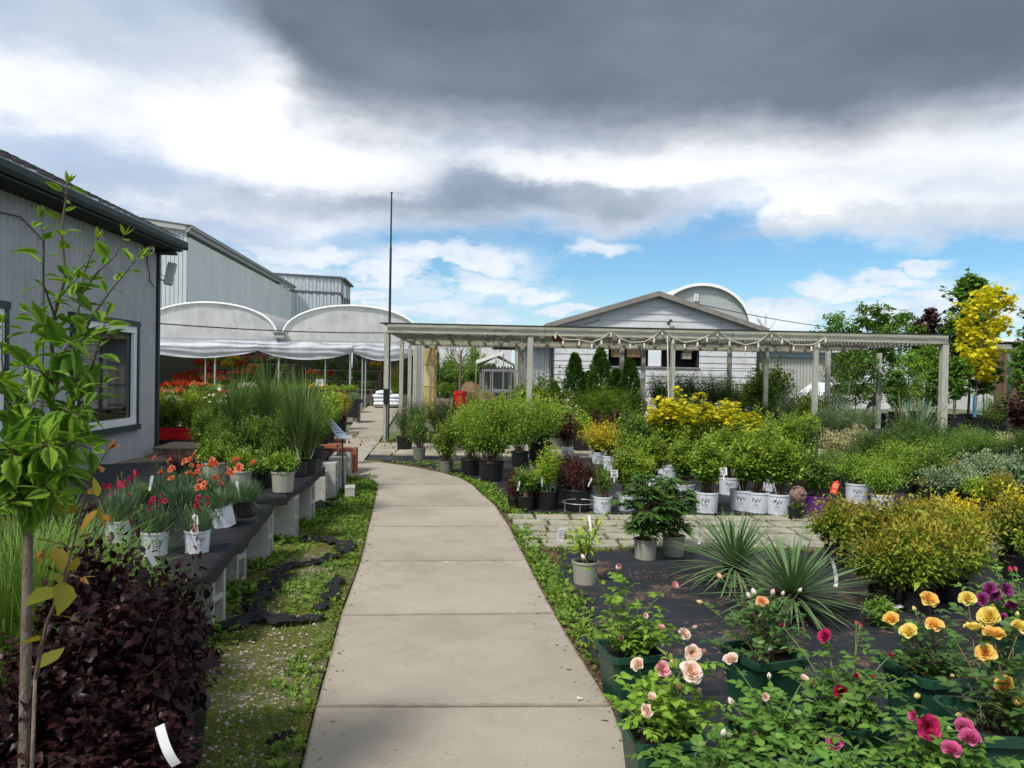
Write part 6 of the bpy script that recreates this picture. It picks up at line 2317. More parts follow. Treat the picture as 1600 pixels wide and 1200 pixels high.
for px, dd, sp, ph_, w_, lab in ((300, 17.0, 'perennial_lime', 70, 60, 'lime green bush behind the red tray'), (322, 18.5, 'perennial', 66, 60, 'green bush right of the red tray'), (262, 17.5, 'perennial_lime', 64, 60, 'lime green bush beside the house corner, behind the red tray'),
         (395, 17.5, 'perennial', 70, 60, 'green bush behind the tallest grass'), (448, 18.0, 'perennial', 72, 60, 'green bush between the two right tall grasses'), (510, 19.0, 'perennial_lime', 62, 60, 'golden green bush at the path side behind the sign'), (530, 20.5, 'gold_spirea', 50, 44, 'yellow green bush by the path near the black bench end')):
 PD(px, dd, sp, 'black', 24, ph_, w_, lab, 'perennial', 'bushes behind the tables')
# ------------------------------------------------------------------ inside the greenhouses: tiers of flats and hanging baskets
def tier(y, z, x0, x1, nm, cols, seed, h=.12):
 rnd = random.Random(seed)
 c = (x0 + x1) / 2
 e = empty('plant_bench', (c, y, 0), 0, 'slatted bench carrying flats, ' + nm, 'bench', 'benches in the greenhouses')
 w = x1 - x0
 MB().box((0, .25, z - .03), (w, .6, .05)).build('bench_top', M['pallet'], e)
 for x in (-w / 2 + .1, 0, w / 2 - .1):
  MB().box((x, .25, (z - .06) / 2), (.07, .5, z - .06)).build('leg', M['pallet'], e)
 n = int(w / .60)
 for i in range(n):
  k = cols[int(i / n * len(cols))]
  k = rnd.choice(k)
  x = x0 + w * (i + .5) / n
  nmn = {'red': 'red flowered flat', 'coral': 'coral flowered flat', 'flowergold': 'golden flowered flat', 'white': 'white flowered flat', 'pinkred': 'crimson flowered flat', 'hotpink': 'pink flowered flat', 'dark': 'dark green leafy flat', 'green': 'green leafy flat'}[k]
  sp = 'bedding_dark' if k == 'dark' else 'bedding'
  flat((x, y + .2, z), sp, k if k in FLAT_COL else None, '%s, %s from the left on the %s' % (nmn, ORD[i], nm), rnd.uniform(1.7, 2.5), w=.56, d=.42, group='flats in the greenhouses')
GA_, GB_, GC_ = XGH[0] + .4, XGH[1] - .5, XGH[2] - 2.3
RC = ['red', 'coral', 'pinkred', 'flowergold']
tier(YF + 1.2, .80, GA_ + .6, GB_, 'front bench of the left greenhouse', [['red', 'red'], ['red', 'coral'], ['green', 'coral'], ['dark'], ['green']], 1)
tier(YF + 2.6, 1.10, GA_ + .6, GB_, 'second bench of the left greenhouse', [RC, RC, RC, ['dark'], ['dark']], 2)
tier(YF + 3.8, 1.50, GA_ + .6, GB_, 'third bench of the left greenhouse', [['coral', 'red', 'hotpink', 'white'], RC, RC, ['dark'], ['dark', 'green']], 3)
tier(YF + 5.0, 1.90, GA_ + .6, GB_, 'top bench of the left greenhouse', [RC, ['flowergold', 'red'], ['coral', 'hotpink'], ['white', 'coral'], ['red', 'dark']], 4)
tier(YF + 1.2, .80, XGH[1] + .5, GC_, 'front bench of the right greenhouse', [['green'], ['dark', 'green'], ['green']], 5)
tier(YF + 2.8, 1.15, XGH[1] + .5, GC_, 'second bench of the right greenhouse', [['coral', 'red'], ['dark'], ['green', 'dark']], 6)
tier(YF + 4.2, 1.65, XGH[1] + .5, GC_, 'third bench of the right greenhouse', [['red', 'dark'], ['dark', 'coral'], ['flowergold', 'dark']], 7)
_hb = MB().lathe([(0, -.16), (.11, -.15), (.16, 0), (.165, .01), (.14, 0), (0, -.01)], 14)
HBM = _hb.mesh('basket', M['black_plastic'])
_m = MB()
for q in range(3):
 a = q * 2.1
 _m.tube([(.15 * math.cos(a), .15 * math.sin(a), .0), (0, 0, .5)], .005, 4)
HWM = _m.mesh('hanger', M['wire'])
rnd = random.Random(99)
n = 26
for i in range(n):
 x = GA_ + .8 + (XGH[2] - .6 - GA_ - .8) * i / (n - 1)
 y = YF + 1.0 + (i % 2) * 1.6 + rnd.uniform(-.2, .2)
 k = ['red', 'pinkred', 'coral', 'pinkred', 'flowergold', 'red'][i % 6]
 e = empty('hanging_basket', (x, y, 2.42 + rnd.uniform(-.06, .06)), 0, 'hanging basket of %s flowers, %s from the left under the greenhouse eave' % ({'pinkred': 'crimson', 'flowergold': 'golden'}.get(k, k), (ORD + ['twenty-fifth', 'twenty-sixth'])[i]), 'hanging basket', 'hanging baskets in the greenhouses')
 put('basket', HBM, e)
 put('hanger', HWM, e)
 v = SPC['bedding'][FLAT_COL.index(k) % 3]
 put('foliage', v['foliage'], e, (0, 0, -.05), (0, 0, i), (1.2, 1.2, 1.6))
 put('blossoms', BED[k], e, (0, 0, -.05), (0, 0, i), (1.2, 1.2, 1.6))
# ------------------------------------------------------------------ beds to the right of the path
ROWB = [
 (655, 718, 'small_conifer', 'olive', 20, 66, 46, 'small feathery conifer with a white ring tag in an olive pot nearest the path corner', 'conifer', 'loop'),
 (697, 740, 'pale_spirea', 'olive', 22, 78, 58, 'pale pink budded shrub in an olive pot, second from the path corner', 'shrub', None),
 (735, 742, 'green_spirea', 'black', 31, 108, 96, 'large green shrub in a black tub, left of the two biggest tubs by the path', 'shrub', None),
 (768, 752, 'green_spirea', 'black', 38, 118, 112, 'large green shrub in the biggest black tub closest to the path', 'shrub', None),
 (812, 728, 'green_spirea', 'black', 28, 96, 88, 'large green shrub in a black tub behind the biggest tub', 'shrub', None),
 (843, 722, 'green_spirea', 'black', 38, 92, 96, 'wide green shrub with a yellow patch in a black tub on the far paver walk', 'shrub', None),
 (868, 703, 'leafy', 'olive', 22, 66, 70, 'loose green shrub in an olive pot beside the white flowered shrub', 'shrub', None),
 (876, 697, 'white_flower', 'olive', 20, 58, 62, 'white flowered shrub behind the wine red upright shrub', 'flowering shrub', None),
 (886, 715, 'wine_upright', 'white', 19, 64, 42, 'wine red upright shrub in a printed white pot on the far paver walk', 'shrub', 'loop'),
 (934, 724, 'gold_spirea', 'white', 20, 52, 70, 'golden mound in the rear white pot on the far paver walk', 'shrub', None),
 (954, 735, 'gold_spirea', 'white', 26, 62, 92, 'golden mound in the front white pot on the far paver walk', 'shrub', 'loop'),
 (1000, 748, 'upright_deep', 'olive', 32, 90, 84, 'round green shrub in an olive pot right of the golden mounds', 'shrub', 'square'),
]
for px, py, sp, pt, pw_, ph_, w_, lab, cat, tg in ROWB:
 PP(px, py, sp, pt, pw_, ph_, w_, lab, cat, 'potted shrubs on the far paver walk', tagk=tg)
for px, py, ph_, w_, lab in ((632, 703, 66, 56, 'dark yew in front of the left pergola post'), (655, 690, 56, 50, 'dark yew second from the left pergola post'), (682, 694, 62, 56, 'dark yew at the right end of the yew group'), (700, 682, 50, 46, 'dark yew at the back of the yew group')):
 PP(px, py, 'yew', 'black', 26, ph_, w_, lab, 'yew', 'dark yews by the left pergola post', tagk='loop' if px in (655, 682) else None)
for px, dd, sp, ph_, w_, lab in (
  (742, 18.6, 'leafy', 46, 66, 'leafy shrub below the red tub, leftmost of the tall back shrubs'),
  (782, 18.2, 'leafy', 56, 78, 'leafy shrub with yellow new growth behind the biggest black tub'),
  (822, 18.5, 'leafy', 82, 80, 'tall leafy shrub left of the second pergola post'),
  (858, 19.2, 'leafy', 84, 78, 'tall leafy shrub right of the second pergola post'),
  (905, 19.0, 'green_spirea', 62, 74, 'broad green shrub in front of the left cedar'),
  (948, 19.5, 'green_spirea', 66, 80, 'broad green shrub in front of the right cedar'),
  (985, 20.0, 'upright_deep', 60, 70, 'green shrub in front of the diamond marked pergola post'),
  (925, 17.2, 'wine_upright', 36, 40, 'dark red shrub behind the golden mounds'),
  (908, 16.2, 'lime_upright', 44, 44, 'small lime green shrub left of the golden mounds'),
  (968, 17.5, 'wine_upright', 36, 50, 'dark red shrub right of the golden mounds')):
 PD(px, dd, sp, 'black', 28, ph_, w_, lab, 'shrub', 'shrubs under the pergola front')
for px, dd, ph_, w_, lab in ((868, 23, 50, 30, 'slim dark cedar half hidden behind the leafy shrubs'), (898, 24, 92, 46, 'left cedar in front of the white shed'), (938, 23, 104, 52, 'tallest cedar in front of the white shed'), (986, 24.5, 84, 46, 'bushy cedar beside the diamond marked pergola post'), (917, 25, 62, 40, 'low cedar between the two taller cedars'), (962, 25, 66, 44, 'low cedar right of the tallest cedar')):
 PD(px, dd, 'thuja', 'black', 28, ph_, w_, lab, 'cedar', 'cedars in front of the white shed')
for i, (px, dd, ph_, w_, sp) in enumerate(((1030, 25, 66, 52, 'holly'), (1058, 25.4, 68, 56, 'holly'), (1086, 25, 66, 54, 'holly'), (1112, 25.4, 66, 52, 'holly'), (1135, 25, 62, 46, 'holly'), (1160, 25.5, 50, 44, 'leafy'))):
 PD(px, dd, sp, 'black', 28, ph_, w_, 'dark bronze green bush against the white shed, %s from the diamond marked post' % ORD[i] if sp == 'holly' else 'pale leafy bush at the right corner of the white shed', 'bush', 'bushes along the white shed wall')
for px, lab in ((1036, 'pale iris clump left of the middle pergola post'), (1058, 'pale iris clump right of the middle pergola post'), (1080, 'pale iris clump before the dark bronze bushes')):
 PD(px, 22, 'iris', 'black', 22, 48, 44, lab, 'iris', 'iris clumps under the pergola')
for px, dd, sp, ph_, w_, lab in (
  (1195, 22.5, 'leafy_dark', 92, 60, 'tall open leafy shrub beside the fourth pergola post'), (1216, 24, 'leafy_dark', 96, 56, 'tall open leafy shrub before the low grey building'), (1176, 23, 'leafy_dark', 76, 50, 'open leafy shrub at the shed corner'),
  (1240, 20, 'lavender', 66, 70, 'soft grey green willow bush left of the right pergola post'), (1270, 19, 'pale_spirea', 70, 70, 'pale green bush around the foot of the right middle post'), (1300, 20, 'lavender', 62, 64, 'soft grey green bush right of the right middle post'),
  (1140, 20.5, 'holly', 44, 60, 'dark green bush behind the yellow flowered shrubs'), (1185, 20, 'holly', 46, 60, 'dark green bush behind the pale green bush'), (1100, 21, 'wine_upright', 36, 60, 'dark wine bush behind the yellow flowered shrubs'), (1060, 20, 'holly', 38, 56, 'low dark bush at the foot of the middle pergola post')):
 PD(px, dd, sp, 'black', 28, ph_, w_, lab, 'bush', 'bushes under the pergola')
MID = [
 (1042, 752, 'yellow_top', 122, 78, 'yellow topped shrub at the left end of the golden group', 1),
 (1072, 744, 'yellow_top', 108, 74, 'yellow topped shrub second from the left in the golden group', 0),
 (1100, 748, 'yellow_top', 110, 74, 'yellow topped shrub in the middle of the golden group', 1),
 (1128, 744, 'yellow_top', 104, 70, 'yellow topped shrub second from the right in the golden group', 0),
 (1156, 750, 'yellow_top', 98, 70, 'yellow topped shrub at the right end of the golden group', 1),
 (1020, 768, 'upright_green', 84, 74, 'bright green shrub left of the golden group', None),
 (1190, 748, 'upright_green', 94, 74, 'bright green shrub right of the golden group', None),
 (1222, 744, 'upright_green', 88, 72, 'bright green shrub second to the right of the golden group', None),
 (1254, 742, 'upright_deep', 84, 76, 'deep green shrub by the cream variegated mound', None),
 (1070, 782, 'upright_green', 96, 74, 'bright green shrub behind the dark peonies', None),
 (1104, 800, 'upright_green', 110, 84, 'bright green shrub in a white pot behind the rear yucca', None),
 (1138, 772, 'upright_green', 104, 76, 'bright green shrub in the second line behind the yuccas', None),
 (1158, 797, 'upright_green', 116, 84, 'bright green shrub with a white pot just above the yucca tips', None),
 (1184, 800, 'upright_green', 112, 76, 'bright green shrub in a white pot left of the dried allium head', None),
 (1216, 803, 'upright_green', 118, 82, 'bright green shrub in the printed white pot beside the dried allium head', None),
 (1202, 770, 'upright_green', 104, 78, 'bright green shrub in the second line, above the printed white pot', None),
 (1276, 806, 'upright_deep', 96, 92, 'deep green shrub in a purple pot with a red sale tag', None)]
for px, py, sp, ph_, w_, lab, vr in MID:
 pt = 'purple' if px == 1276 else 'white'
 PP(px, py, sp, pt, 36 if py > 790 else 30, ph_ - 14, w_ * .88, lab, 'shrub', 'upright shrubs in the middle of the far bed', var=vr, tagk={1276: 'red', 1104: 'square', 1158: 'loop', 1184: 'loop', 1216: 'loop'}.get(px), tag_at={1276: (.06, -.26, .30), 1104: (.10, -.30, .42)}.get(px))
PP(1243, 812, 'small_green', 'black', 24, 10, 20, 'black pot under the dried allium head', 'pot plant', 'pots on the near paver walk')
q = G(1243, 812, 0)
e = empty('allium_head', (q.x, q.y - .05, .0), 0, 'round dusty pink dried allium head on a stalk between white and purple pots', 'allium')
pts = []
rn = np.random.default_rng(17)
for i in range(150):
 d = _unit(rn.normal(0, 1, 3))
 pts.append(d * .085)
lv = Leaves()
dd_ = np.array([p / .085 for p in pts])
put('flower_head', cluster_mesh('flower_head', pts, 'star', .020, PM['dustypink'], 17, 6, dirs=dd_), e, (0, 0, .30))
m = MB()
m.tube([(0, 0, .1), (0, 0, .3)], .005, 5)
for p in pts[::2]:
 m.tube([(0, 0, .3), (p[0], p[1], p[2] + .3)], .0012, 3, cap=False)
m.build('stalk', SG, e)
ROWC = [
 (803, 794, 'cutleaf_red', 'black', 20, 50, 36, 'small dark red shrub in a black pot at the bed corner by the path'),
 (822, 797, 'small_green', 'black', 28, 52, 54, 'small green shrub in a black pot, second from the bed corner by the path'),
 (855, 796, 'lime_upright', 'black', 38, 76, 48, 'lime green leafy plant in a black pot by the bed corner'),
 (838, 792, 'lime_upright', 'black', 26, 50, 44, 'lime green seedling behind the lime green leafy plant'),
 (882, 782, 'cutleaf_red', 'black', 32, 58, 66, 'dark red cutleaf shrub, the rear one of the pair'),
 (902, 798, 'cutleaf_red', 'black', 42, 54, 74, 'dark red cutleaf shrub, the front one with the wider pot'),
 (918, 793, 'small_green', 'white', 26, 40, 40, 'small shrub in the white pot half behind the glossy dark one'),
 (941, 801, 'small_green', 'white', 29, 62, 42, 'glossy dark shrub in a printed white pot with a square tag'),
 (977, 797, 'upright_green', 'white', 30, 88, 50, 'lime green shrub in a white pot behind the left peony'),
 (1000, 790, 'lime_upright', 'white', 30, 74, 50, 'lime green shrub behind the two tan peony pots'),
 (1338, 785, 'lime_mound', 'white', 34, 60, 80, 'soft lime green shrub in a white pot right of the red sale tag'),
 (1378, 802, 'lime_mound', 'white', 34, 62, 84, 'soft lime green shrub in the white pot with a white stake'),
 (1408, 770, 'lime_mound', 'black', 34, 66, 92, 'soft lime green shrub at the back of the lime group'),
 (1452, 800, 'upright_deep', 'black', 36, 92, 80, 'tall green shrub rising above the silver mounds'),
 (1470, 808, 'silver_mound', 'black', 44, 50, 80, 'silver green mound in front of the tall green shrub'),
 (1528, 812, 'perennial_lime', 'black', 44, 40, 66, 'lime edged plant in a black tray pot beside the red tipped shrub'),
 (1497, 803, 'silver_mound', 'black', 36, 58, 78, 'silver green mound at the middle of the silver group'),
 (1545, 786, 'silver_mound', 'black', 36, 58, 92, 'silver green mound at the back of the silver group'),
 (1590, 800, 'silver_mound', 'black', 36, 70, 92, 'silver green mound at the right edge of the photo'),
 (1566, 818, 'copper_spirea', 'black', 34, 60, 60, 'red tipped shrub at the end of the silver mounds'),
 (1440, 770, 'gold_spirea', 'black', 30, 42, 74, 'flat golden mound behind the tall green shrub'),
 (1490, 774, 'gold_spirea', 'black', 30, 36, 84, 'flat golden mound behind the silver group'),
 (1390, 752, 'gold_spirea', 'black', 30, 44, 74, 'flat golden mound behind the lime group')]
for px, py, sp, pt, pw_, ph_, w_, lab in ROWC:
 PP(px, py, sp, pt, pw_, ph_, w_, lab, 'shrub', 'potted shrubs along the near paver walk', tagk={941: 'square', 822: 'stake', 855: 'stake', 1378: 'stake', 902: 'stake'}.get(px), tag_at={941: (.10, -.18, .38)}.get(px))
HB = [(1305, 742, 'cream_mound', 70, 88, 'cream variegated mound left of the dark mounds'), (1340, 726, 'cream_mound', 56, 70, 'cream variegated mound behind the first one'),
  (1362, 748, 'dense_dark', 74, 92, 'dark green mound at the left end of the block'), (1395, 738, 'dense_dark', 74, 88, 'dark green mound second from the left of the block'), (1428, 748, 'dense_dark', 78, 92, 'dark green mound in the front middle of the block'),
  (1418, 726, 'dense_dark', 70, 84, 'dark green mound at the back middle of the block'), (1460, 730, 'dense_dark', 72, 88, 'dark green mound behind the boxwoods'), (1478, 744, 'boxwood', 66, 84, 'round boxwood next to the dark mounds'),
  (1510, 726, 'boxwood', 60, 84, 'round boxwood at the back of the boxwood group'), (1538, 736, 'boxwood', 62, 88, 'round boxwood in the clearly visible black pot'), (1570, 726, 'cream_mound', 40, 60, 'pale budded plant right of the boxwoods'), (1596, 742, 'dense_dark', 66, 70, 'dark green mound cut off by the right edge of the photo')]
for px, py, sp, ph_, w_, lab in HB:
 PP(px, py + 4, sp, 'black', 38, ph_ * .74, w_ * .80, lab, 'mound', 'clipped mounds at the back right of the bed', tagk='loop' if px in (1538, 1395) else None)
for px, dd, sp, ph_, w_, lab in ((1290, 17.5, 'lavender', 50, 70, 'grey lavender drift left of the dark mounds'), (1320, 17.8, 'lavender', 50, 70, 'grey lavender drift behind the cream mounds'), (1352, 18.0, 'lavender', 46, 60, 'grey lavender drift next to a pergola post'), (1415, 18, 'conifer', 0, 0, ''), (1556, 21, 'boxwood', 58, 66, 'large round boxwood below the timber arbor'), (1592, 19.5, 'wine_upright', 64, 70, 'wine red barberry at the right edge')):
 if ph_:
  PD(px, dd, sp, 'black', 30, ph_, w_, lab, 'bush', 'bushes at the back right')
for px, lab in ((1412, 'feathery green pine tuft left of the right pergola post'), (1440, 'feathery green pine tuft touching the right pergola post')):
 PD(px, 18.5, 'iris', 'black', 30, 56, 80, lab, 'pine', 'pine tufts by the right post')
FILL = [(1230, 720, 'upright_deep', 66, 70, 'deep green shrub left of the cream mounds'), (1262, 716, 'upright_green', 62, 66, 'bright green shrub left of the lavender'), (1200, 722, 'upright_green', 60, 66, 'bright green shrub behind the tall green line'), (1295, 770, 'upright_deep', 62, 78, 'deep green shrub in front of the cream mound'), (1330, 762, 'dense_dark', 56, 74, 'dark shrub between the cream and lime mounds'), (1250, 768, 'upright_deep', 70, 74, 'deep green shrub behind the red sale tag')]
for px, py, sp, ph_, w_, lab in FILL:
 PP(px, py, sp, 'black', 32, ph_ * .8, w_ * .75, lab, 'shrub', 'deep and bright green shrubs at the middle of the far bed')
PP(1008, 874, 'peony', 'tan', 36, 108, 132, 'dark green peony in the left one of two tan pots', 'peony', 'peonies in tan pots', tagk='loop')
PP(1052, 868, 'peony', 'tan', 35, 100, 112, 'dark green peony in the right one of two tan pots', 'peony', 'peonies in tan pots', tagk='loop')
PP(914, 912, 'sparse', 'tan', 40, 82, 78, 'thin yellowing peony in the tan pot nearest the path', 'peony', 'peonies in tan pots', tagk='stake', tag_at=(.03, -.05, .42))
q = G(875, 848, 0)
t = empty('price_tag', (q.x, q.y, 0), 0, 'striped white price tag stuck upright at the path edge by the pavers', 'tag')
put('tag', MB().prism([(-.035, .02), (.03, .02), (.045, .14), (-.015, .14)], -.001, .001, axis='y').mesh('tag', M['tag_white']), t)
m = MB()
for i in range(6):
 m.box((.003 + .002 * i, -.002, .04 + .016 * i), (.05, .001, .005))
put('writing', m.mesh('writing', M['ink']), t)
q = G(905, 806, 0)
e = empty('peony_ring', (q.x, q.y, 0), 0, 'thin wire support ring standing in front of the dark red shrubs', 'plant support')
k = depth_of(q) / F
rr = 26 * k
zr = .16
MB().tube([(rr * math.cos(a * .2618), rr * math.sin(a * .2618), zr) for a in range(25)], .004, 5).build('ring', M['metal'], e)
m = MB()
for a in range(3):
 m.tube([(rr * math.cos(a * 2.1 + .4), rr * math.sin(a * 2.1 + .4), 0), (rr * math.cos(a * 2.1 + .4), rr * math.sin(a * 2.1 + .4), zr)], .004, 4)
m.build('ring_legs', M['metal'], e)
q = G(1060, 800, 0)
e = empty('peony_ring', (q.x, q.y, 0), 0, 'green wire support ring above the tan peony pots', 'plant support')
MB().tube([(.30 * math.cos(a * .2618), .30 * math.sin(a * .2618), .33) for a in range(25)], .0045, 5).build('ring', M['green_pot'], e)
m = MB()
for a in range(3):
 m.tube([(.3 * math.cos(a * 2.1), .3 * math.sin(a * 2.1), 0), (.3 * math.cos(a * 2.1), .3 * math.sin(a * 2.1), .33)], .004, 4)
m.build('ring_legs', M['green_pot'], e)
PP(1148, 912, 'yucca', 'black', 40, 96, 222, 'spiky blue green yucca at the rear, over the paver walk', 'yucca', 'spiky yuccas', tagk='loop', sink=.05)
PP(1236, 962, 'yucca', 'black', 48, 108, 268, 'spiky blue green yucca at the front with drooping dry blades', 'yucca', 'spiky yuccas', tagk='loop', sink=.05, tag_at=(.17, -.22, .30))
SPI = [(1308, 884, 'copper_spirea', 38, 86, 108, 'copper tipped spirea in the clearly visible black pot by the yucca'),
  (1352, 900, 'copper_spirea', 38, 92, 110, 'copper tipped spirea behind, between the visible pot and the big mass'),
  (1378, 952, 'copper_spirea', 42, 100, 130, 'yellow green spirea with low spreading twigs at the front left of the mass'),
  (1432, 958, 'copper_spirea', 46, 128, 150, 'biggest copper tipped spirea at the front of the mass'),
  (1412, 918, 'copper_spirea', 42, 120, 140, 'copper tipped spirea in the middle of the mass'),
  (1486, 942, 'copper_spirea', 46, 124, 138, 'copper tipped spirea at the right front of the mass'),
  (1460, 908, 'copper_spirea', 42, 112, 130, 'copper tipped spirea at the back of the mass'),
  (1494, 888, 'bright_gold', 40, 90, 96, 'bright yellow shrub behind the spirea mass'),
  (1466, 872, 'bright_gold', 36, 70, 80, 'bright yellow shrub farther back, left of the other yellow one'),
  (1588, 905, 'copper_spirea', 50, 104, 128, 'copper and gold spirea at the right edge, apart from the mass'),
  (1604, 868, 'bright_gold', 44, 80, 90, 'golden shrub behind the spirea at the right edge')]
for px, py, sp, pw_, ph_, w_, lab in SPI:
 PP(px, py, sp, 'black', pw_, ph_, w_, lab, 'spirea', 'copper and gold spireas in the near bed', tagk='stake' if px == 1352 else None)
PP(1375, 975, 'dark_herb', None, 0, 40, 60, 'low green weed clump at the edge of the spirea mass', 'weed', z=.02)
q = G(1402, 955, .02)
tag(MB().grid(lambda u, v: (q.x - .05 + .10 * u, q.y + .06 * v, .03 + .02 * u + .012 * wob((u * 3, v * 3))), 6, 4).build('paper_scrap', M['tag_white']), 'crumpled pale label lying on the fabric below the spireas', 'label')
q = G(1400, 960, .02)
q = Z(718, 33, 0)
e = empty('potted_tree', (q.x, q.y, 0), 0, 'bare branched little tree in a bright red tub under the pergola', 'tree')
k = 33 / F
m = MB()
rw = 12 * k
zb_ = D(718, 629, 33).z
zt_ = D(718, 611, 33).z
m.lathe([(0, zb_ - .25), (rw * .72, zb_ - .25), (rw * .92, zt_ - .12), (rw * .98, zt_ - .12), (rw, zt_), (rw * .92, zt_), (rw * .88, zt_ - .06), (0, zt_ - .06)], 20)
po = m.build('pot', M['red_pot'], e)
ht = D(722, 532, 33).z
m = MB()
m.tube([(0, 0, zt_ - .06), (.01, 0, zt_ + .6), (.03, 0, zt_ + 1.2), (.02, .02, ht - .6)], [.055, .05, .045, .035], 7)
rn = np.random.default_rng(9)
for i in range(16):
 a, z0 = rn.uniform(0, 6.28), rn.uniform(zt_ + 1.0, ht - .4)
 L = rn.uniform(.3, .65)
 p1 = (math.cos(a) * L * .5, math.sin(a) * L * .5, z0 + L * .45)
 p2 = (math.cos(a) * L, math.sin(a) * L, z0 + L * rn.uniform(.5, 1.0))
 m.tube([(.02, 0, z0), p1, p2], [.022, .015, .006], 4)
 for j in range(3):
  b = a + rn.normal(0, .7)
  m.tube([p1, (p1[0] + math.cos(b) * .25, p1[1] + math.sin(b) * .25, p1[2] + rn.uniform(.05, .35))], [.009, .004], 3)
m.build('trunk', M['bark'], e)
for bi, (px, dd, hgt, lab) in enumerate(((676, 37, 2.5, 'tall banana plant with ragged leaves behind the plywood screen'), (692, 36, 2.3, 'banana plant with a long arching leaf over the raised planter'), (664, 39, 2.7, 'banana plant farther back behind the grey posts'))):
 q = Z(px, dd, 0)
 e = empty('banana_plant', (q.x, q.y, 0), 0, lab, 'banana plant', 'banana plants')
 rn = np.random.default_rng(40 + bi)
 lv = Leaves()
 m = MB().tube([(0, 0, 0), (0, 0, hgt * .55)], [.12, .07], 8)
 for i in range(9):
  a = i * GA + bi
  el = rn.uniform(.4, 1.3)
  p0 = np.array([0, 0, hgt * .5])
  d = np.array([math.cos(a) * math.cos(el), math.sin(a) * math.cos(el), math.sin(el)])
  L = rn.uniform(1.1, 1.6)
  n = 24
  for s in (-1, 1):
   tt = np.linspace(.12, 1, n)
   pos = p0 + d * (L * tt)[:, None] + np.array([0, 0, -1]) * ((tt ** 2) * .38)[:, None]
   sd_ = _unit(np.cross(d, [0, 0, 1.0])) * s
   w = .26 * np.sin(np.pi * np.clip(tt, .05, .97)) ** .5
   lv.add(pos, np.tile(sd_, (n, 1)) + d * .35 + np.array([0, 0, -.25]), np.tile([0, 0, 1.0], (n, 1)) + rn.normal(0, .12, (n, 3)), w, L / n * 1.3, 'oval', .25, 0, np.zeros(n))
 put('leaves', lv.mesh('leaves', LM['banana']), e)
 m.build('trunk', SG, e)
for px, dd, sp, ph_, w_, lab in ((696, 32.9, 'perennial', 30, 34, 'feathery herb filling the raised planter'), ):
 PD(px, dd, sp, None, 0, ph_, w_, lab, 'plant', z=.45)
for px, dd, ph_, w_, lab in ((702, 48, 76, 50, 'green bush behind the banana plants'), (722, 52, 56, 60, 'green bush behind the straw heap'), (748, 50, 66, 60, 'green tree like bush left of the white canopy'), (742, 56, 92, 40, 'narrow green tree rising behind the white canopy')):
 PD(px, dd, 'far_bush', None, 0, ph_, w_, lab, 'bush', 'green bushes beyond the pergola')
a_, b_ = Z(640, 75, 5), Z(800, 75, 5)
e = empty('white_hall', ((a_.x + b_.x) / 2, a_.y, 0), 0, 'distant white hall seen under the pergola beyond the bushes', 'building')
wd = b_.x - a_.x
MB().box((0, 4, 2.3), (wd, 8, 4.6)).build('wall', M['siding'], e)
MB().box((0, 4, 4.7), (wd + .6, 8.6, .2)).build('roof', M['ware_trim'], e)
for x in (-.3, -.1, .1, .3):
 MB().box((x * wd, -.03, 2.0), (.9, .08, 1.2)).build('window', M['glass'], e)
PD(617, 34.5, 'copper_spirea', 'black', 14, 56, 22, 'orange leaved shrub between the greenhouse and the first pergola posts', 'shrub')
# ------------------------------------------------------------------ roses
def rose_mesh(seed, r, mat, openness=1.0):
 """a full cupped rose: rings of curved petals"""
 rn = np.random.default_rng(seed)
 lv = Leaves()
 rings = [(5, 1.0, 12), (6, .92, 28), (7, .80, 42), (7, .64, 55), (6, .48, 66), (5, .32, 76), (4, .2, 84)]
 for ri, (m, s, el) in enumerate(rings):
  el = math.radians(el + (1 - openness) * 45 * (1 - ri / 8))
  for i in range(m):
   a = 2 * math.pi * (i + .5 * (ri % 2)) / m + rn.normal(0, .10)
   nu, nv = 4, 4
   L, W = r * s * rn.uniform(.92, 1.1), r * (1.30 * s if m < 7 else 1.05 * s) * rn.uniform(.9, 1.08)
   V, t = [], []
   for u in range(nu + 1):
    for v in range(nv + 1):
     q, p = u / nu, v / nv * 2 - 1
     w = W * .5 * math.sin(math.pi * min(1, .18 + .62 * q)) ** .8
     if q > .9:
      w *= .82
     rad = L * q * math.cos(el) * (1 - .12 * p * p) + r * .04
     z = L * q * math.sin(el) + .22 * L * q * q * math.sin(el) - (.20 * L * max(0, q - .7) / .3 * (1.0 if ri < 3 else .3)) + .16 * W * p * p
     z += rn.normal(0, .03 * r)
     x = rad
     y = p * w
     V.append((x * math.cos(a) - y * math.sin(a), x * math.sin(a) + y * math.cos(a), z))
     t.append(min(1, (ri / 6.0) * .95 + .05 - .25 * (q - .5)))
   T = []
   for u in range(nu):
    for v in range(nv):
     b = u * (nv + 1) + v
     T += [(b, b + nv + 1, b + nv + 2), (b, b + nv + 2, b + 1)]
   lv.raw(V, T, np.clip(t, 0, 1))
 return lv.mesh('rose_bloom', mat, True)
def bud_mesh(mat, r=.010):
 m = MB()
 m.lathe([(0, 0), (r * .8, r * .3), (r, r * 1.1), (r * .7, r * 2.0), (r * .2, r * 2.6), (0, r * 2.7)], 8)
 n = len(m.f)
 m.mi = 1
 for i in range(5):
  a = i * 1.2566
  m.add([(r * .8 * math.cos(a - .5), r * .8 * math.sin(a - .5), .001), (r * .8 * math.cos(a + .5), r * .8 * math.sin(a + .5), .001), (r * 1.12 * math.cos(a), r * 1.12 * math.sin(a), r * 1.7)], [(0, 1, 2)])
 m.lathe([(0, -r * .6), (r * .5, -r * .5), (r * .7, r * .3), (0, r * .35)], 7)
 return m.mesh('rose_bud', [mat, SG], True)
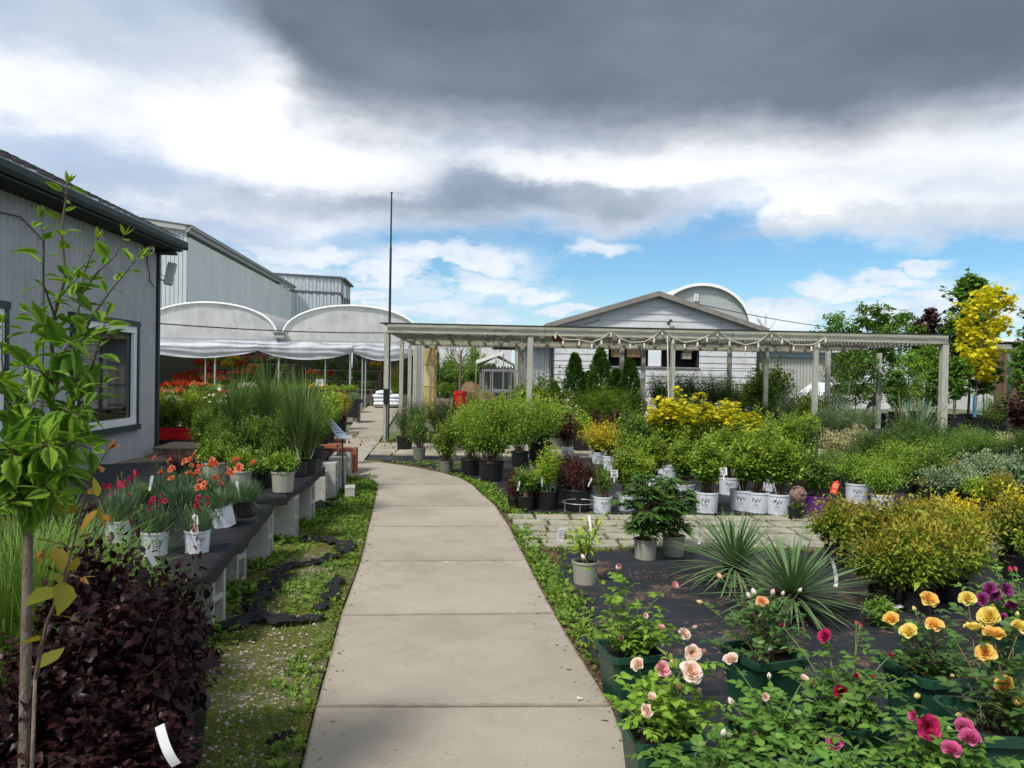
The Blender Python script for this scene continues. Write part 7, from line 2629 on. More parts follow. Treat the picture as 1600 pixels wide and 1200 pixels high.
BLOOM = {k: [rose_mesh(70 + 3 * i, .040, PM[k], o) for i, o in enumerate((1.0, .8, .9, .62))] for k in ('pink', 'rosepink', 'apricot', 'orange', 'yellow', 'magenta', 'hotpink', 'crimson', 'violet')}
HALF = {k: rose_mesh(90, .028, PM[k], .25) for k in BLOOM}
BUD = {k: bud_mesh(PM[k]) for k in BLOOM}
def compound_leaf(lv, mb, base, d, up, L, rn, w=.6, n=5):
 """a rose leaf: leaflets in pairs along a rachis and one at the end"""
 d = _unit(np.asarray(d, float))
 s = _unit(np.cross(d, up))
 u = np.cross(s, d)
 ps, ds, ns, Ls = [], [], [], []
 end = base + d * L - np.array([0, 0, .10 * L])
 k = (n - 1) // 2
 for i in range(k):
  q = .42 + .36 * i
  p = base + d * L * q - np.array([0, 0, .10 * L * q * q])
  for sg in (-1, 1):
   ps.append(p)
   ds.append(s * sg + d * .55 + u * rn.normal(.05, .18))
   ns.append(u + rn.normal(0, .25, 3))
   Ls.append(L * (.46 + .06 * i) * rn.uniform(.85, 1.1))
 ps.append(end)
 ds.append(d + np.array([0, 0, -.25]))
 ns.append(u + rn.normal(0, .2, 3))
 Ls.append(L * .58 * rn.uniform(.9, 1.1))
 Ls = np.array(Ls)
 t = rn.random() * .3
 lv.add(ps, ds, ns, Ls, Ls * w, 'ovate', rn.uniform(.1, .35, len(Ls)), .22, np.full(len(Ls), t))
 mb.tube([base, base + d * L * .5 - np.array([0, 0, .025 * L]), end], .0011, 3, cap=False)
def rose_bush(px, py, blooms, label, seed, leaf='rose', w=.50, h=.45, ncane=15, potw=.30, buds=(), z=0.0, L=.080, group='rose bushes in dark green pots', rz=0.0, nleaf=6, dense=1.0):
 """blooms: (px, py, kind, size, depth offset)"""
 rn = np.random.default_rng(seed)
 loc = G(px, py, z)
 e = empty('rose_bush', loc, 0, label, 'rose bush', group)
 k = potw / .27
 po = put('pot', POT['green']['pot'], e, (0, 0, 0), (0, 0, rz), k)
 put('soil', POT['green']['soil'], po)
 z0 = .21 * k
 dp = depth_of(loc)
 o = np.array(loc)
 lv = Leaves()
 mb = MB()
 canes = []
 for b in blooms:
  p = np.array(D(b[0], b[1], dp + b[4] - .12)) - o
  canes.append((p, b))
 for i in range(ncane):
  a = i * GA + rn.normal(0, .3)
  rad = w * .5 * rn.uniform(.35, 1.0)
  canes.append((np.array([math.cos(a) * rad, math.sin(a) * rad, z0 + h * rn.uniform(.35, 1.0) * (1.05 - .45 * (rad / (w * .5)) ** 2)]), None))
 for p2, b in canes:
  p0 = np.array([rn.normal(0, .03), rn.normal(0, .03), z0])
  p1 = p0 + (p2 - p0) * np.array([.35, .35, .6]) + rn.normal(0, .02, 3)
  ts = np.linspace(0, 1, 7)
  pts = bez(p0[None], p1[None], p2[None], ts)
  mb.tube(pts, [.0042, .0040, .0036, .0032, .0028, .0024, .0020], 5, cap=False)
  lim = .90 if b else 1.0
  nl = max(3, int(nleaf * rn.uniform(.8, 1.25) * dense))
  for j in range(nl):
   t = .22 + (lim - .22) * (j + rn.uniform(0, .8)) / nl
   base = bez(p0[None], p1[None], p2[None], np.array([t]))[0]
   tan = _unit(bez_d(p0[None], p1[None], p2[None], np.array([t]))[0])
   az = j * GA + rn.uniform(-.5, .5) + seed
   out = np.array([math.cos(az), math.sin(az), .25 + rn.normal(0, .2)])
   out = out + tan * .3
   compound_leaf(lv, mb, base, out, np.array([0, 0, 1.0]), L * rn.uniform(.7, 1.15), rn, .62)
  if b:
   kind, size = b[2], b[3]
   tan = _unit(p2 - p1)
   cam = _unit(np.array(CO) - (p2 + o))
   face = Vector(tan * .55 + cam * .70 + rn.normal(0, .40, 3) + np.array([0, 0, .25]))
   q = face.to_track_quat('Z', 'Y').to_euler()
   me = HALF[kind] if size < .75 else BLOOM[kind][rn.integers(4)]
   put('bloom', me, e, p2, q, (size if size >= .75 else size * 1.3) * (1.02 if kind in ('yellow', 'orange', 'violet') else .90))
 for bx, by, kind, dz in buds:
  p = np.array(D(bx, by, dp + dz)) - o
  p0 = np.array([rn.normal(0, .03), rn.normal(0, .03), z0])
  p1 = p0 + (p - p0) * np.array([.4, .4, .6])
  mb.tube(bez(p0[None], p1[None], p[None], np.linspace(0, 1, 6)), [.004, .0035, .003, .0026, .002, .0016], 5, cap=False)
  for j in range(5):
   t = .4 + .11 * j
   base = bez(p0[None], p1[None], p[None], np.array([t]))[0]
   az = j * GA + rn.uniform(0, 6)
   compound_leaf(lv, mb, base, np.array([math.cos(az), math.sin(az), .3]), np.array([0, 0, 1.0]), L * rn.uniform(.6, .95), rn, .62)
  q = Vector(p - p1 + rn.normal(0, .02, 3)).to_track_quat('Z', 'Y').to_euler()
  put('bud', BUD[kind], e, p, q, rn.uniform(.9, 1.4))
 put('foliage', lv.mesh('foliage', LM[leaf]), e)
 put('canes', mb.mesh('canes', M['stem_red'] if leaf == 'rosedark' else SG), e)
 return e
rose_bush(982, 1086, [(970, 998, 'rosepink', .62, .05), (1008, 963, 'pink', .55, .0), (1033, 984, 'rosepink', .7, -.05), (1052, 915, 'rosepink', .7, .05), (1068, 992, 'pink', .95, -.1), (968, 884, 'rosepink', .5, .1)],
   'pale pink rose bush nearest the path, rear of the pink pair', 11, 'bright', .52, .30, 13, .26, [(914, 874, 'pink', .1), (1082, 982, 'rosepink', 0), (965, 890, 'pink', .12)], rz=.2)
rose_bush(1030, 1232, [(998, 1040, 'pink', .85, .1), (1033, 1047, 'rosepink', .95, .05), (1081, 1020, 'pink', .95, .1), (1095, 1024, 'rosepink', .8, .15), (1079, 1051, 'pink', 1.25, .0), (1018, 1093, 'pink', .7, 0), (1012, 1110, 'pink', .75, -.05)],
   'pale pink rose bush at the bottom of the photo with the largest open bloom', 12, 'bright', .50, .20, 11, .26, [(1057, 1077, 'apricot', 0), (1088, 1083, 'apricot', 0), (1065, 1160, 'pink', -.05), (1083, 1163, 'rosepink', -.05), (1050, 1043, 'apricot', .05)], rz=.1)
rose_bush(1192, 1104, [(1190, 941, 'apricot', .85, .0)], 'dark leaved apricot rose bush in the middle of the near fabric', 13, 'rosedark', .56, .30, 15, .30,
   [(1180, 930, 'pink', 0), (1206, 930, 'rosepink', 0), (1128, 905, 'apricot', .1), (1098, 942, 'apricot', .1), (1222, 930, 'pink', -.05), (1248, 925, 'pink', -.05), (1172, 935, 'pink', .02)], rz=.3)
rose_bush(1200, 1262, [(1143, 1034, 'pink', .9, .2), (1196, 1090, 'pink', .6, .1), (1180, 1150, 'rosepink', .45, 0), (1255, 1063, 'pink', .6, .15)],
   'shell pink rose bush with small blooms at the bottom, right of the biggest bloom', 14, 'rose', .56, .20, 14, .28, [(1145, 1102, 'pink', .1), (1202, 1060, 'pink', .1)], rz=-.2)
rose_bush(1322, 1208, [(1291, 996, 'magenta', .95, .25), (1314, 1082, 'crimson', .95, .1), (1390, 1025, 'crimson', .45, .2), (1339, 1058, 'crimson', .45, .15), (1364, 1061, 'crimson', .42, .15), (1223, 979, 'crimson', .4, .35), (1303, 1160, 'hotpink', .95, -.1), (1349, 1198, 'crimson', .5, -.1)],
   'crimson rose bush with upright magenta bloom, between apricot and orange roses', 15, 'rose', .60, .24, 14, .27, [(1338, 976, 'crimson', .3), (1275, 1072, 'crimson', .1), (1343, 982, 'crimson', .3)], rz=.5)
rose_bush(1456, 1142, [(1450, 938, 'orange', 1.05, .1), (1393, 970, 'orange', .95, .12), (1421, 990, 'yellow', 1.05, .05), (1459, 978, 'orange', 1.0, .05)],
   'orange yellow rose bush in the large green pot with open rim', 16, 'rosedark', .52, .24, 13, .33, [(1436, 1086, 'yellow', -.15), (1486, 1055, 'yellow', -.1), (1430, 955, 'yellow', .1)], rz=.12)
rose_bush(1560, 1246, [(1512, 937, 'yellow', .9, .45), (1547, 966, 'yellow', 1.15, .35), (1523, 986, 'yellow', .95, .3), (1553, 995, 'orange', 1.1, .25), (1541, 1022, 'orange', 1.0, .2), (1594, 983, 'yellow', 1.0, .2), (1573, 1072, 'orange', .95, .05), (1546, 950, 'yellow', .55, .4), (1598, 1095, 'yellow', .8, .05)],
   'yellow rose bush at the right edge with the most blooms', 17, 'rosedark', .58, .34, 14, .34, [(1589, 963, 'yellow', .2), (1572, 1092, 'yellow', .05), (1502, 1117, 'yellow', 0)], rz=-.1)
rose_bush(1590, 1044, [(1547, 921, 'violet', 1.0, 0), (1570, 922, 'violet', .95, .02), (1536, 938, 'violet', 1.0, -.05), (1580, 945, 'violet', .95, 0), (1568, 968, 'violet', .85, -.1), (1558, 928, 'violet', .9, 0)],
   'purple flowered rose bush behind the yellow roses at the right edge', 18, 'rose', .56, .36, 14, .30, [(1580, 894, 'crimson', .1), (1588, 892, 'crimson', .1)], rz=.3)
rose_bush(1462, 1330, [(1447, 1136, 'magenta', 1.25, .1), (1430, 1120, 'hotpink', .7, .15), (1506, 1141, 'hotpink', 1.05, .1), (1516, 1156, 'hotpink', 1.0, .05), (1486, 1174, 'hotpink', .95, 0)],
   'magenta rose bush at the bottom right corner with a big deep pink bloom', 19, 'rose', .55, .24, 12, .28, [(1470, 1160, 'magenta', 0)], rz=.2)
rose_bush(1115, 1330, [], 'leafy rose bush without blooms at the bottom edge, next to the pale pink one', 20, 'rose', .52, .18, 14, .28, [(1128, 1150, 'pink', 0)], rz=.4)
rose_bush(1265, 1360, [], 'leafy rose bush without blooms at the bottom edge, below the shell pink one', 21, 'rose', .56, .16, 14, .28, [], rz=.1)
rose_bush(1380, 1372, [], 'leafy rose bush without blooms at the bottom edge, left of the magenta rose', 22, 'rose', .5, .16, 12, .28, [], rz=.1)
# ------------------------------------------------------------------ left foreground
def px_tree(name, label, cat, base_px, trunk, branches, leafm, seed, lsize, bark, spacing=.035, trunk_r=.015, shape='serr', fold=.14, group=None, extra=()):
 """trunk and branches follow points of the photo, each with its own distance"""
 rn = np.random.default_rng(seed)
 T = [np.array(D(*p)) for p in trunk]
 loc = Vector((T[0][0], T[0][1], 0.0))
 e = empty(name, loc, 0, label, cat, group)
 o = np.array(loc)
 mb = MB()
 n = len(T)
 mb.tube([o * np.array([1, 1, 0]) - o] + [p - o for p in T], [trunk_r * 1.15] + [trunk_r * (1 - .45 * i / n) for i in range(n)], 10)
 mb.build('trunk', M['bark'], e, smooth=True)
 br = MB()
 lv = Leaves()
 for b, r0, tip, ls, sp in branches:
  P = [np.array(D(*p)) - o for p in b]
  P[1:] = [p + rn.normal(0, .006, 3) for p in P[1:]]
  m = len(P)
  br.tube(P, [r0 * (1 - .75 * i / max(1, m - 1)) for i in range(m)], 6)
  seg = [np.linalg.norm(P[i + 1] - P[i]) for i in range(m - 1)]
  tot = sum(seg)
  s = .02
  k = 0
  while s < tot + .001:
   a = s
   for i in range(m - 1):
    if a <= seg[i] or i == m - 2:
     base = P[i] + (P[i + 1] - P[i]) * min(1, a / seg[i])
     tan = _unit(P[i + 1] - P[i])
     break
    a -= seg[i]
   az = k * 2.4 + rn.normal(0, .4)
   ref = np.array([0, 0, 1.0]) if abs(tan[2]) < .9 else np.array([1.0, 0, 0])
   u = _unit(np.cross(tan, ref))
   v = np.cross(tan, u)
   perp = u * math.cos(az) + v * math.sin(az)
   d = perp * 1.0 + tan * rn.uniform(.2, .6) + np.array([0, 0, rn.uniform(-.25, .25)])
   f = s / tot
   L = lsize * ls * rn.uniform(.65, 1.2) * (1 - .50 * f ** 3)
   pet = base + _unit(d) * .012
   br.tube([base, pet], .0012, 3, cap=False)
   lv.add([pet], [d], [np.array([0, 0, 1.0]) + rn.normal(0, .35, 3)], L, L * rn.uniform(.50, .66), shape, rn.uniform(.05, .45), fold, [tip * max(0, (f - .55) / .45)])
   s += spacing * sp * rn.uniform(.7, 1.3)
   k += 1
  for q in range(3):
   d = _unit(P[-1] - P[-2]) + rn.normal(0, .4, 3)
   lv.add([P[-1]], [d], [rn.normal(0, 1, 3)], lsize * .45, lsize * .16, shape, .1, fold, [tip])
 put('branches', br.mesh('branches', bark), e)
 put('foliage', lv.mesh('foliage', leafm), e)
 return e
M['twig'] = pm('green brown twig', (.09, .075, .04), .75, .3, 18)
B_ = []
def br(pts, r=.005, tip=.3, ls=1.0, sp=1.0):
 B_.append((pts, r, tip, ls, sp))
dz = 2.35
br([(55, 760, 2.35), (82, 690, 2.37), (83, 600, 2.4), (88, 500, 2.42), (92, 430, 2.43), (98, 360, 2.45), (106, 285, 2.46)], .010, .5, 1.0, 1.15)
br([(88, 500, 2.42), (68, 440, 2.35), (66, 400, 2.3), (64, 345, 2.28)], .004, .2, .9, 1.3)
br([(110, 660, 2.4), (116, 600, 2.4), (126, 545, 2.38), (140, 500, 2.36), (175, 455, 2.35), (217, 396, 2.34)], .007, .6, .85, 1.0)
br([(60, 760, 2.36), (100, 720, 2.38), (113, 660, 2.4)], .010, 0, 1.0, 1.4)
br([(112, 560, 2.42), (118, 490, 2.45), (128, 430, 2.47), (150, 372, 2.5)], .005, .6, .8, 1.0)
br([(120, 470, 2.46), (150, 425, 2.46), (180, 400, 2.47), (200, 372, 2.48)], .004, .6, .7, 1.0)
br([(126, 620, 2.4), (145, 570, 2.32), (160, 520, 2.28), (162, 492, 2.27)], .005, .4, .95, 1.0)
br([(112, 640, 2.4), (140, 620, 2.3), (165, 600, 2.25)], .004, .2, 1.1, .7)
br([(83, 600, 2.4), (60, 580, 2.3), (30, 570, 2.22)], .004, .1, 1.05, .9)
br([(84, 560, 2.4), (110, 540, 2.3), (135, 530, 2.25)], .004, .1, 1.1, .8)
br([(85, 530, 2.42), (62, 500, 2.48), (40, 490, 2.5)], .004, .1, 1.0, .9)
br([(90, 470, 2.42), (110, 450, 2.36), (126, 440, 2.32)], .003, .2, 1.0, .9)
br([(83, 640, 2.4), (62, 630, 2.45), (38, 640, 2.5)], .004, 0, 1.1, .7)
br([(84, 660, 2.38), (108, 640, 2.28), (128, 650, 2.22)], .004, 0, 1.15, .7)
br([(82, 700, 2.37), (110, 690, 2.25), (142, 700, 2.18)], .004, 0, 1.15, .6)
br([(60, 745, 2.35), (85, 735, 2.24), (112, 728, 2.16)], .004, 0, 1.2, .5)
br([(52, 760, 2.35), (30, 720, 2.2), (8, 690, 2.1)], .005, 0, 1.2, .5)
br([(52, 765, 2.35), (25, 745, 2.25), (-5, 740, 2.15)], .005, 0, 1.2, .5)
br([(50, 770, 2.35), (70, 760, 2.2), (95, 765, 2.1)], .004, .1, 1.15, .5)
br([(45, 775, 2.35), (35, 690, 2.45), (15, 640, 2.5), (5, 600, 2.52)], .005, .4, 1.1, .6)
br([(15, 650, 2.5), (35, 620, 2.45), (50, 585, 2.42)], .004, .6, 1.0, .8)
br([(10, 620, 2.5), (3, 560, 2.5), (2, 505, 2.5)], .004, .1, 1.15, .7)
br([(46, 772, 2.35), (20, 780, 2.2), (-5, 790, 2.1)], .004, 0, 1.1, .6)
br([(40, 720, 2.4), (60, 700, 2.2), (75, 690, 2.1)], .004, .3, 1.2, .5)
br([(84, 610, 2.4), (100, 590, 2.5), (118, 575, 2.55)], .004, .0, 1.1, .7)
px_tree('sapling', 'tall young tree with bright serrated leaves at the left foreground', 'tree', (38, 1290),
  [(36, 1330, 2.3), (38, 1200, 2.3), (40, 1050, 2.31), (43, 900, 2.32), (45, 800, 2.34), (55, 760, 2.35)], B_, LM['sapling'], 3, .092, M['twig'], .024, .019)
B_ = []
br([(55, 1060, 2.2), (75, 980, 2.2), (95, 920, 2.2), (112, 860, 2.2), (128, 800, 2.2), (140, 745, 2.2), (164, 705, 2.2)], .006, 1.0, 1.0, 2.1)
br([(95, 920, 2.2), (108, 905, 2.12), (118, 905, 2.08)], .003, .6, 1.1, 1.4)
br([(112, 860, 2.2), (90, 850, 2.15), (70, 860, 2.1)], .003, .9, 1.0, 1.6)
br([(128, 800, 2.2), (150, 790, 2.12), (162, 800, 2.1)], .003, 1.0, 1.1, 1.4)
px_tree('sapling', 'thin young shoot with copper orange leaves in front of the cloth table', 'tree', (50, 1300), [(48, 1330, 2.2), (50, 1200, 2.2), (55, 1060, 2.2)], B_, LM['copper'], 4, .088, SB, .034, .007, 'ovate')
q = G(-24, 1143)
potted(q, 'soft_grass', 'tan', .31, .62, .50, 'soft arching grass in the tan pot at the bottom left corner', 'ornamental grass', 'soft grasses in the left foreground')
for px, dd, pw_, h_, w_, lab in ((62, 3.3, .30, .72, .60, 'soft arching grass behind the young tree trunk'), (12, 3.2, .30, .72, .62, 'soft arching grass at the left edge behind the tan pot'), (100, 3.7, .28, .60, .55, 'soft arching grass between the tree trunk and the purple shrub'), (30, 3.8, .28, .72, .7, 'soft arching grass farthest back along the left edge')):
 q = Z(px, dd, 0)
 potted((q.x, q.y, 0), 'soft_grass', 'black', pw_, h_, w_, lab, 'ornamental grass', 'soft grasses in the left foreground')
for px, dd, z, h_, w_, lab in ((205, 3.75, .18, .40, .44, 'pale strappy leaved perennial right behind the purple shrub'), (165, 3.9, .20, .42, .46, 'pale strappy leaved perennial before the half hidden white pot'), (130, 3.6, .10, .46, .42, 'pale strappy leaved perennial by the copper shoot')):
 q = Z(px, dd, z)
 potted((q.x, q.y, 0.0), 'perennial', 'black', .26, h_ + .1, w_, lab, 'perennial', 'strappy perennials behind the purple shrub')
SPC['ninebark'] = [shrub_mesh(77 + i, h=.9, w=.8, nst=190, nl=26, L=.060, W=.056, leaf=LM['purple'], stem_mat=M['stem_red'], shape='lobe3', twig=.035, low=-.6, droop=.4, shell=.6, base_r=.06, up=.6, ang=60, lvar=.3, tint=(.8, 1.0)) for i in (0, 1)]
for px, dd, h_, w_, lab in ((190, 2.75, .68, .54, 'dense dark purple leaved shrub in the left foreground'), (140, 3.0, .80, .42, 'dark purple leaved shrub behind, with the tallest tips beside the copper shoot'), (95, 2.5, .58, .55, 'dark purple leaved shrub low at the foot of the young tree'), (262, 3.1, .66, .30, 'slim dark purple leaved shrub at the right, nearest the concrete blocks'), (180, 2.4, .36, .46, 'dark purple leaved shrub lowest at the bottom edge')):
 q = Z(px, dd, 0)
 potted((q.x, q.y, 0), 'ninebark', 'black', .30, h_, w_, lab, 'shrub', 'dark purple shrubs', sink=.06)
q = D(242, 884, 2.62)
tg = put('small_label', TAGM['stake'], None, q, (R(-20), R(-25), 0), .5)
tag(tg, 'small white printed label tucked in the top of the purple shrub', 'label')
tg.rotation_euler = (R(-15), R(-28), R(10))
tg.scale = (.75, 1, .42)
q = D(262, 1166, 2.05)
m = MB()
m.grid(lambda u, v: (-.034 + .024 * v + .05 * u, -.02 * math.sin(u * 2.4), .050 - .10 * u + .012 * v), 14, 2)
ob = m.build('paper_label', M['tag_white'], None, q, smooth=True)
tag(ob, 'long white paper label hanging from the purple shrub at the bottom', 'label')
# ------------------------------------------------------------------ potted trees at the back right
def tree_mesh(seed, h, w, base, nlimb, leaf, L, shape='lobe5', W=None, ncl=34, nper=16, col=1.0, lean=0.0):
 """columnar young tree: tapered trunk, limbs, leaf clusters around the limb ends. base: height where the crown begins"""
 r = np.random.default_rng(seed)
 mb = MB()
 tp = [(0, 0, 0)]
 for i in range(1, 8):
  q = i / 7
  tp.append((lean * q * q * h + r.normal(0, .02) * h * .1, r.normal(0, .02) * h * .1, h * .97 * q))
 mb.tube(tp, [.032 * (1 - .8 * i / 7) * (h / 4) ** .5 for i in range(8)], 7)
 trunk = mb.mesh('trunk', M['bark'])
 lb = MB()
 lv = Leaves()
 W = W or L * 1.05
 for i in range(nlimb):
  q = base / h + (1 - base / h) * ((i + r.uniform(0, 1)) / nlimb)
  k = q * 7
  j = min(6, int(k))
  p0 = np.array(tp[j]) * (1 - (k - j)) + np.array(tp[j + 1]) * (k - j)
  a = i * GA + r.normal(0, .4)
  prof = (math.sin(math.pi * min(1, max(0.0, (q - base / h) / (1 - base / h)) * .86 + .16)) ** .7)
  R_ = w / 2 * prof * r.uniform(.6, 1.15)
  p2 = p0 + np.array([math.cos(a) * R_, math.sin(a) * R_, R_ * r.uniform(.35, .95) + .08])
  p1 = p0 * .5 + p2 * .5 + np.array([0, 0, .08 * R_])
  lb.tube([p0, p1, p2], [.010, .007, .003], 4, cap=False)
  m = ncl
  t = r.uniform(.25, 1.05, m)
  c = bez(p0[None], p1[None], p2[None], t) + r.normal(0, .10 * col, (m, 3)) * (.5 + w / 3)
  n = int(m * nper * .2)
  idx = r.integers(0, m, n)
  pos = c[idx] + r.normal(0, .045, (n, 3))
  d = r.normal(0, 1, (n, 3)) * np.array([1, 1, .35]) + np.array([0, 0, -.15])
  nr = np.array([0, 0, 1.0]) + r.normal(0, .45, (n, 3))
  lv.add(pos, d, nr, L * r.uniform(.6, 1.2, n), W * r.uniform(.7, 1.1, n), shape, r.uniform(.1, .5, n), .1, (r.random(n) < .12) * .6)
 return {'trunk': trunk, 'limbs': lb.mesh('limbs', M['bark']), 'crown': lv.mesh('crown', leaf), 'h': h}
def tree(px, depth, top, T, label, wrap=None, potw=.55, pot=True, group='potted trees at the back right', rz=0.0, ws=1.0, z=0.0):
 loc = Z(px, depth, 0)
 hh = D(px, top, depth).z
 e = empty('potted_tree', loc, 0, label, 'tree', group)
 zb = .0
 if pot:
  P = POT['black']
  k = potw / .28
  po = put('pot', P['pot'], e, (0, 0, 0), (0, 0, 0), k)
  put('soil', P['soil'], po)
  zb = .22 * k * .9
 s = (hh - zb) / T['h']
 for n in ('trunk', 'limbs', 'crown'):
  put(n, T[n], e, (0, 0, zb), (0, 0, rz), (s * ws, s * ws, s))
 if wrap:
  put('trunk_wrap', MB().lathe([(.055, 0), (.058, .02), (.055, wrap[1]), (.05, wrap[1] + .02)], 10).mesh('trunk_wrap', M[wrap[0]], True), e, (0, 0, zb + wrap[2]))
 return e
M['wrap_light'] = pm('light blue wrap', (.12, .42, .72), .5, .1, 6)
M['wrap_blue'] = pm('blue wrap', (.02, .10, .45), .5, .1, 6)
TA = tree_mesh(1, 4.2, 1.5, 1.3, 26, LM['maple'], .15, ncl=26, nper=20)
TB = tree_mesh(2, 4.0, 1.7, .8, 30, LM['maple'], .14, ncl=26, nper=20)
TG = tree_mesh(3, 4.3, 1.7, 1.15, 26, LM['yellow'], .17, ncl=20, nper=16, lean=.12)
TP = tree_mesh(4, 4.0, 1.2, 1.5, 20, LM['wine'], .14, ncl=22, nper=18)
TS = tree_mesh(5, 3.8, 1.5, 2.0, 10, LM['maple'], .20, 'ovate', .07, ncl=22, nper=34)
TL = tree_mesh(6, 3.0, 1.7, .45, 30, LM['green'], .10, 'ovate', .06, ncl=30, nper=26)
TY = tree_mesh(7, 2.9, 1.4, .5, 26, LM['bright'], .08, 'ovate', .05, ncl=28, nper=26)
TC = tree_mesh(8, 4.3, 1.3, 1.4, 28, LM['green'], .14, ncl=26, nper=20)
tree(1301, 27, 494, TS, 'umbrella topped young tree with sparse leaves left of the tree group', ws=.9)
tree(1364, 26.5, 480, TS, 'umbrella topped young tree rising above the middle of the pergola roof', rz=2, ws=1.1)
tree(1400, 28, 494, TS, 'broad umbrella topped tree between the middle one and the purple maple', rz=4, ws=1.3)
tree(1336, 25.5, 545, TL, 'dark leafy tree left of the fifth pergola post', ws=1.25)
tree(1372, 27, 538, TL, 'dark leafy tree directly behind the fifth pergola post', rz=1, ws=1.3)
tree(1312, 27.5, 556, TL, 'dark leafy tree close to the white car', rz=3, ws=1.0)
tree(1418, 25.5, 552, TY, 'yellow green small leaved tree left of the light blue wrapped trunk', ws=1.3, wrap=('wrap_light', .32, .25))
tree(1446, 27, 540, TY, 'yellow green small leaved tree beside the dark blue wrapped trunk', rz=2, ws=1.25, wrap=('wrap_blue', .36, .2))
tree(1450, 28, 484, TP, 'purple leaved maple standing above the pergola roof', ws=1.05)
tree(1432, 29, 500, TP, 'smaller purple leaved maple left of the taller purple one', rz=2, ws=.8)
tree(1490, 27, 500, TC, 'green maple left of the tallest tree', ws=1.2)
tree(1512, 27.5, 432, TC, 'tallest green maple with a bluish top', rz=1.4, ws=1.25)
tree(1522, 25.5, 450, TG, 'golden yellow maple leaning to the right in front of the tallest tree', wrap=('wrap_light', .75, -.02), ws=1.05)
tree(1492, 25.0, 560, TA, 'low green maple right of the right pergola post', rz=1, ws=1.35)
tree(1536, 26.5, 540, TA, 'low green maple below the golden crown', rz=3.4, ws=1.4)
tree(1598, 24, 540, TA, 'green tree cut off by the right edge of the photo', rz=1, ws=1.15)
tree(1622, 26, 464, TC, 'tall green maple mostly beyond the right edge of the photo', rz=1, ws=1.1)
tree(1462, 25.5, 575, TB, 'bushy green maple behind the right pergola post', rz=1, ws=1.35)
tree(1400, 25, 580, TB, 'bushy green maple between the last two pergola posts', rz=2.6, ws=1.2)
q = Z(1172, 24, 0)
e = empty('potted_tree', q, 0, 'thin bare whip leaning against the right corner of the white shed', 'tree')
m = MB()
m.tube([(0, 0, 0), (.1, 0, 1.2), (.28, 0, D(1180, 560, 24).z)], [.02, .016, .008], 6)
for i in range(4):
 m.tube([(.2 + .02 * i, 0, 1.9 + .12 * i), (.2 + .1 * (-1) ** i, 0, 2.1 + .12 * i)], .006, 4)
m.build('trunk', M['bark'], e)
put('pot', POT['black']['pot'], e, (0, 0, 0), (0, 0, 0), 1.2)
q = D(1194, 505, 31)
m = MB()
rn = np.random.default_rng(2)
for i in range(7):
 m.tube([(0, 0, -1.0), (rn.normal(0, .1), 0, -.3), (rn.normal(0, .4), rn.normal(0, .2), rn.uniform(.1, .5))], [.02, .014, .006], 4)
m.tube([(0, 0, -q.z), (0, 0, -1)], [.05, .02], 5)
tag(m.build('bare_tree', M['bark'], None, q), 'bare twiggy tree top showing right of the white shed gable', 'tree', None)
for i, (px, dd, top, w_) in enumerate(((560, 140, 560, 40), (1630, 70, 505, 60))):
 PD(px, dd, 'far_bush', None, 0, 590 - top, w_, ('distant tree seen through the greenhouse gap', 'distant green tree past the white building')[i], 'tree')
# ------------------------------------------------------------------ weeds, litter, torn fabric
def scatter_weeds(name, pts, seed, size=.035, n=(6, 12), label=None, mat='weed', z=0.0):
 rn = np.random.default_rng(seed)
 lv = Leaves()
 for (x, y, zz, s) in pts:
  k = int(rn.integers(*n))
  a = rn.uniform(0, 6.283, k)
  el = rn.uniform(.05, 1.1, k)
  d = np.stack([np.cos(a) * np.cos(el), np.sin(a) * np.cos(el), np.sin(el)], 1)
  rad = rn.random(k)[:, None] * size * s * 1.1
  pos = np.array([x, y, zz]) + d * np.array([1, 1, .45]) * rad
  L = size * s * rn.uniform(.6, 1.5, k)
  lv.add(pos, d, np.array([0, 0, 1.0]) + rn.normal(0, .4, (k, 3)), L, L * rn.uniform(.4, .75, k), 'dia', .3, .2, rn.random(k) * .5)
 o = put(name, lv.mesh(name, LM[mat]), None)
 return tag(o, label, 'weeds', None, 'stuff')
rn = np.random.default_rng(55)
P_ = []
for i in range(2600):      # right edge of the path
 y = 2.2 + 9.2 * rn.random() ** 1.0
 dens = noise.noise(Vector((y * 1.3, 3.3, 0))) + .35 + .25 * noise.noise(Vector((y * 4, 1, 0)))
 if y < 4.1:
  dens -= .35
 if rn.random() < dens:
  x = path_right(y) + .01 + abs(rn.normal(0, .10))
  P_.append((x, y, .01, rn.uniform(.5, 1.5)))
for i in range(420):       # between far paver strip, path and pergola post
 x, y = rn.uniform(-3.2, 3.5), rn.uniform(Y_D + .25, Y_D + 1.6)
 P_.append((x, y, .0, rn.uniform(.8, 2.0)))
for i in range(500):
 p = G(rn.uniform(565, 735), rn.uniform(722, 760), .01)
 if p.x > path_right(p.y) + .02:
  P_.append((p.x, p.y, .01, rn.uniform(.7, 1.6)))
for i in range(1500):       # edges of the near paver strip
 y = Y_A + (Y_B - Y_A) * rn.choice([0, .2, .4, .6, .8, 1, 0, 1]) + rn.normal(0, .03)
 x = path_right(y) + rn.uniform(.05, 6.5)
 P_.append((x, y, .0, rn.uniform(.4, 1.2)))
scatter_weeds('edge_weeds', P_, 1, .027, label='low green weeds along the right edge of the path and paver walks')
P_ = []
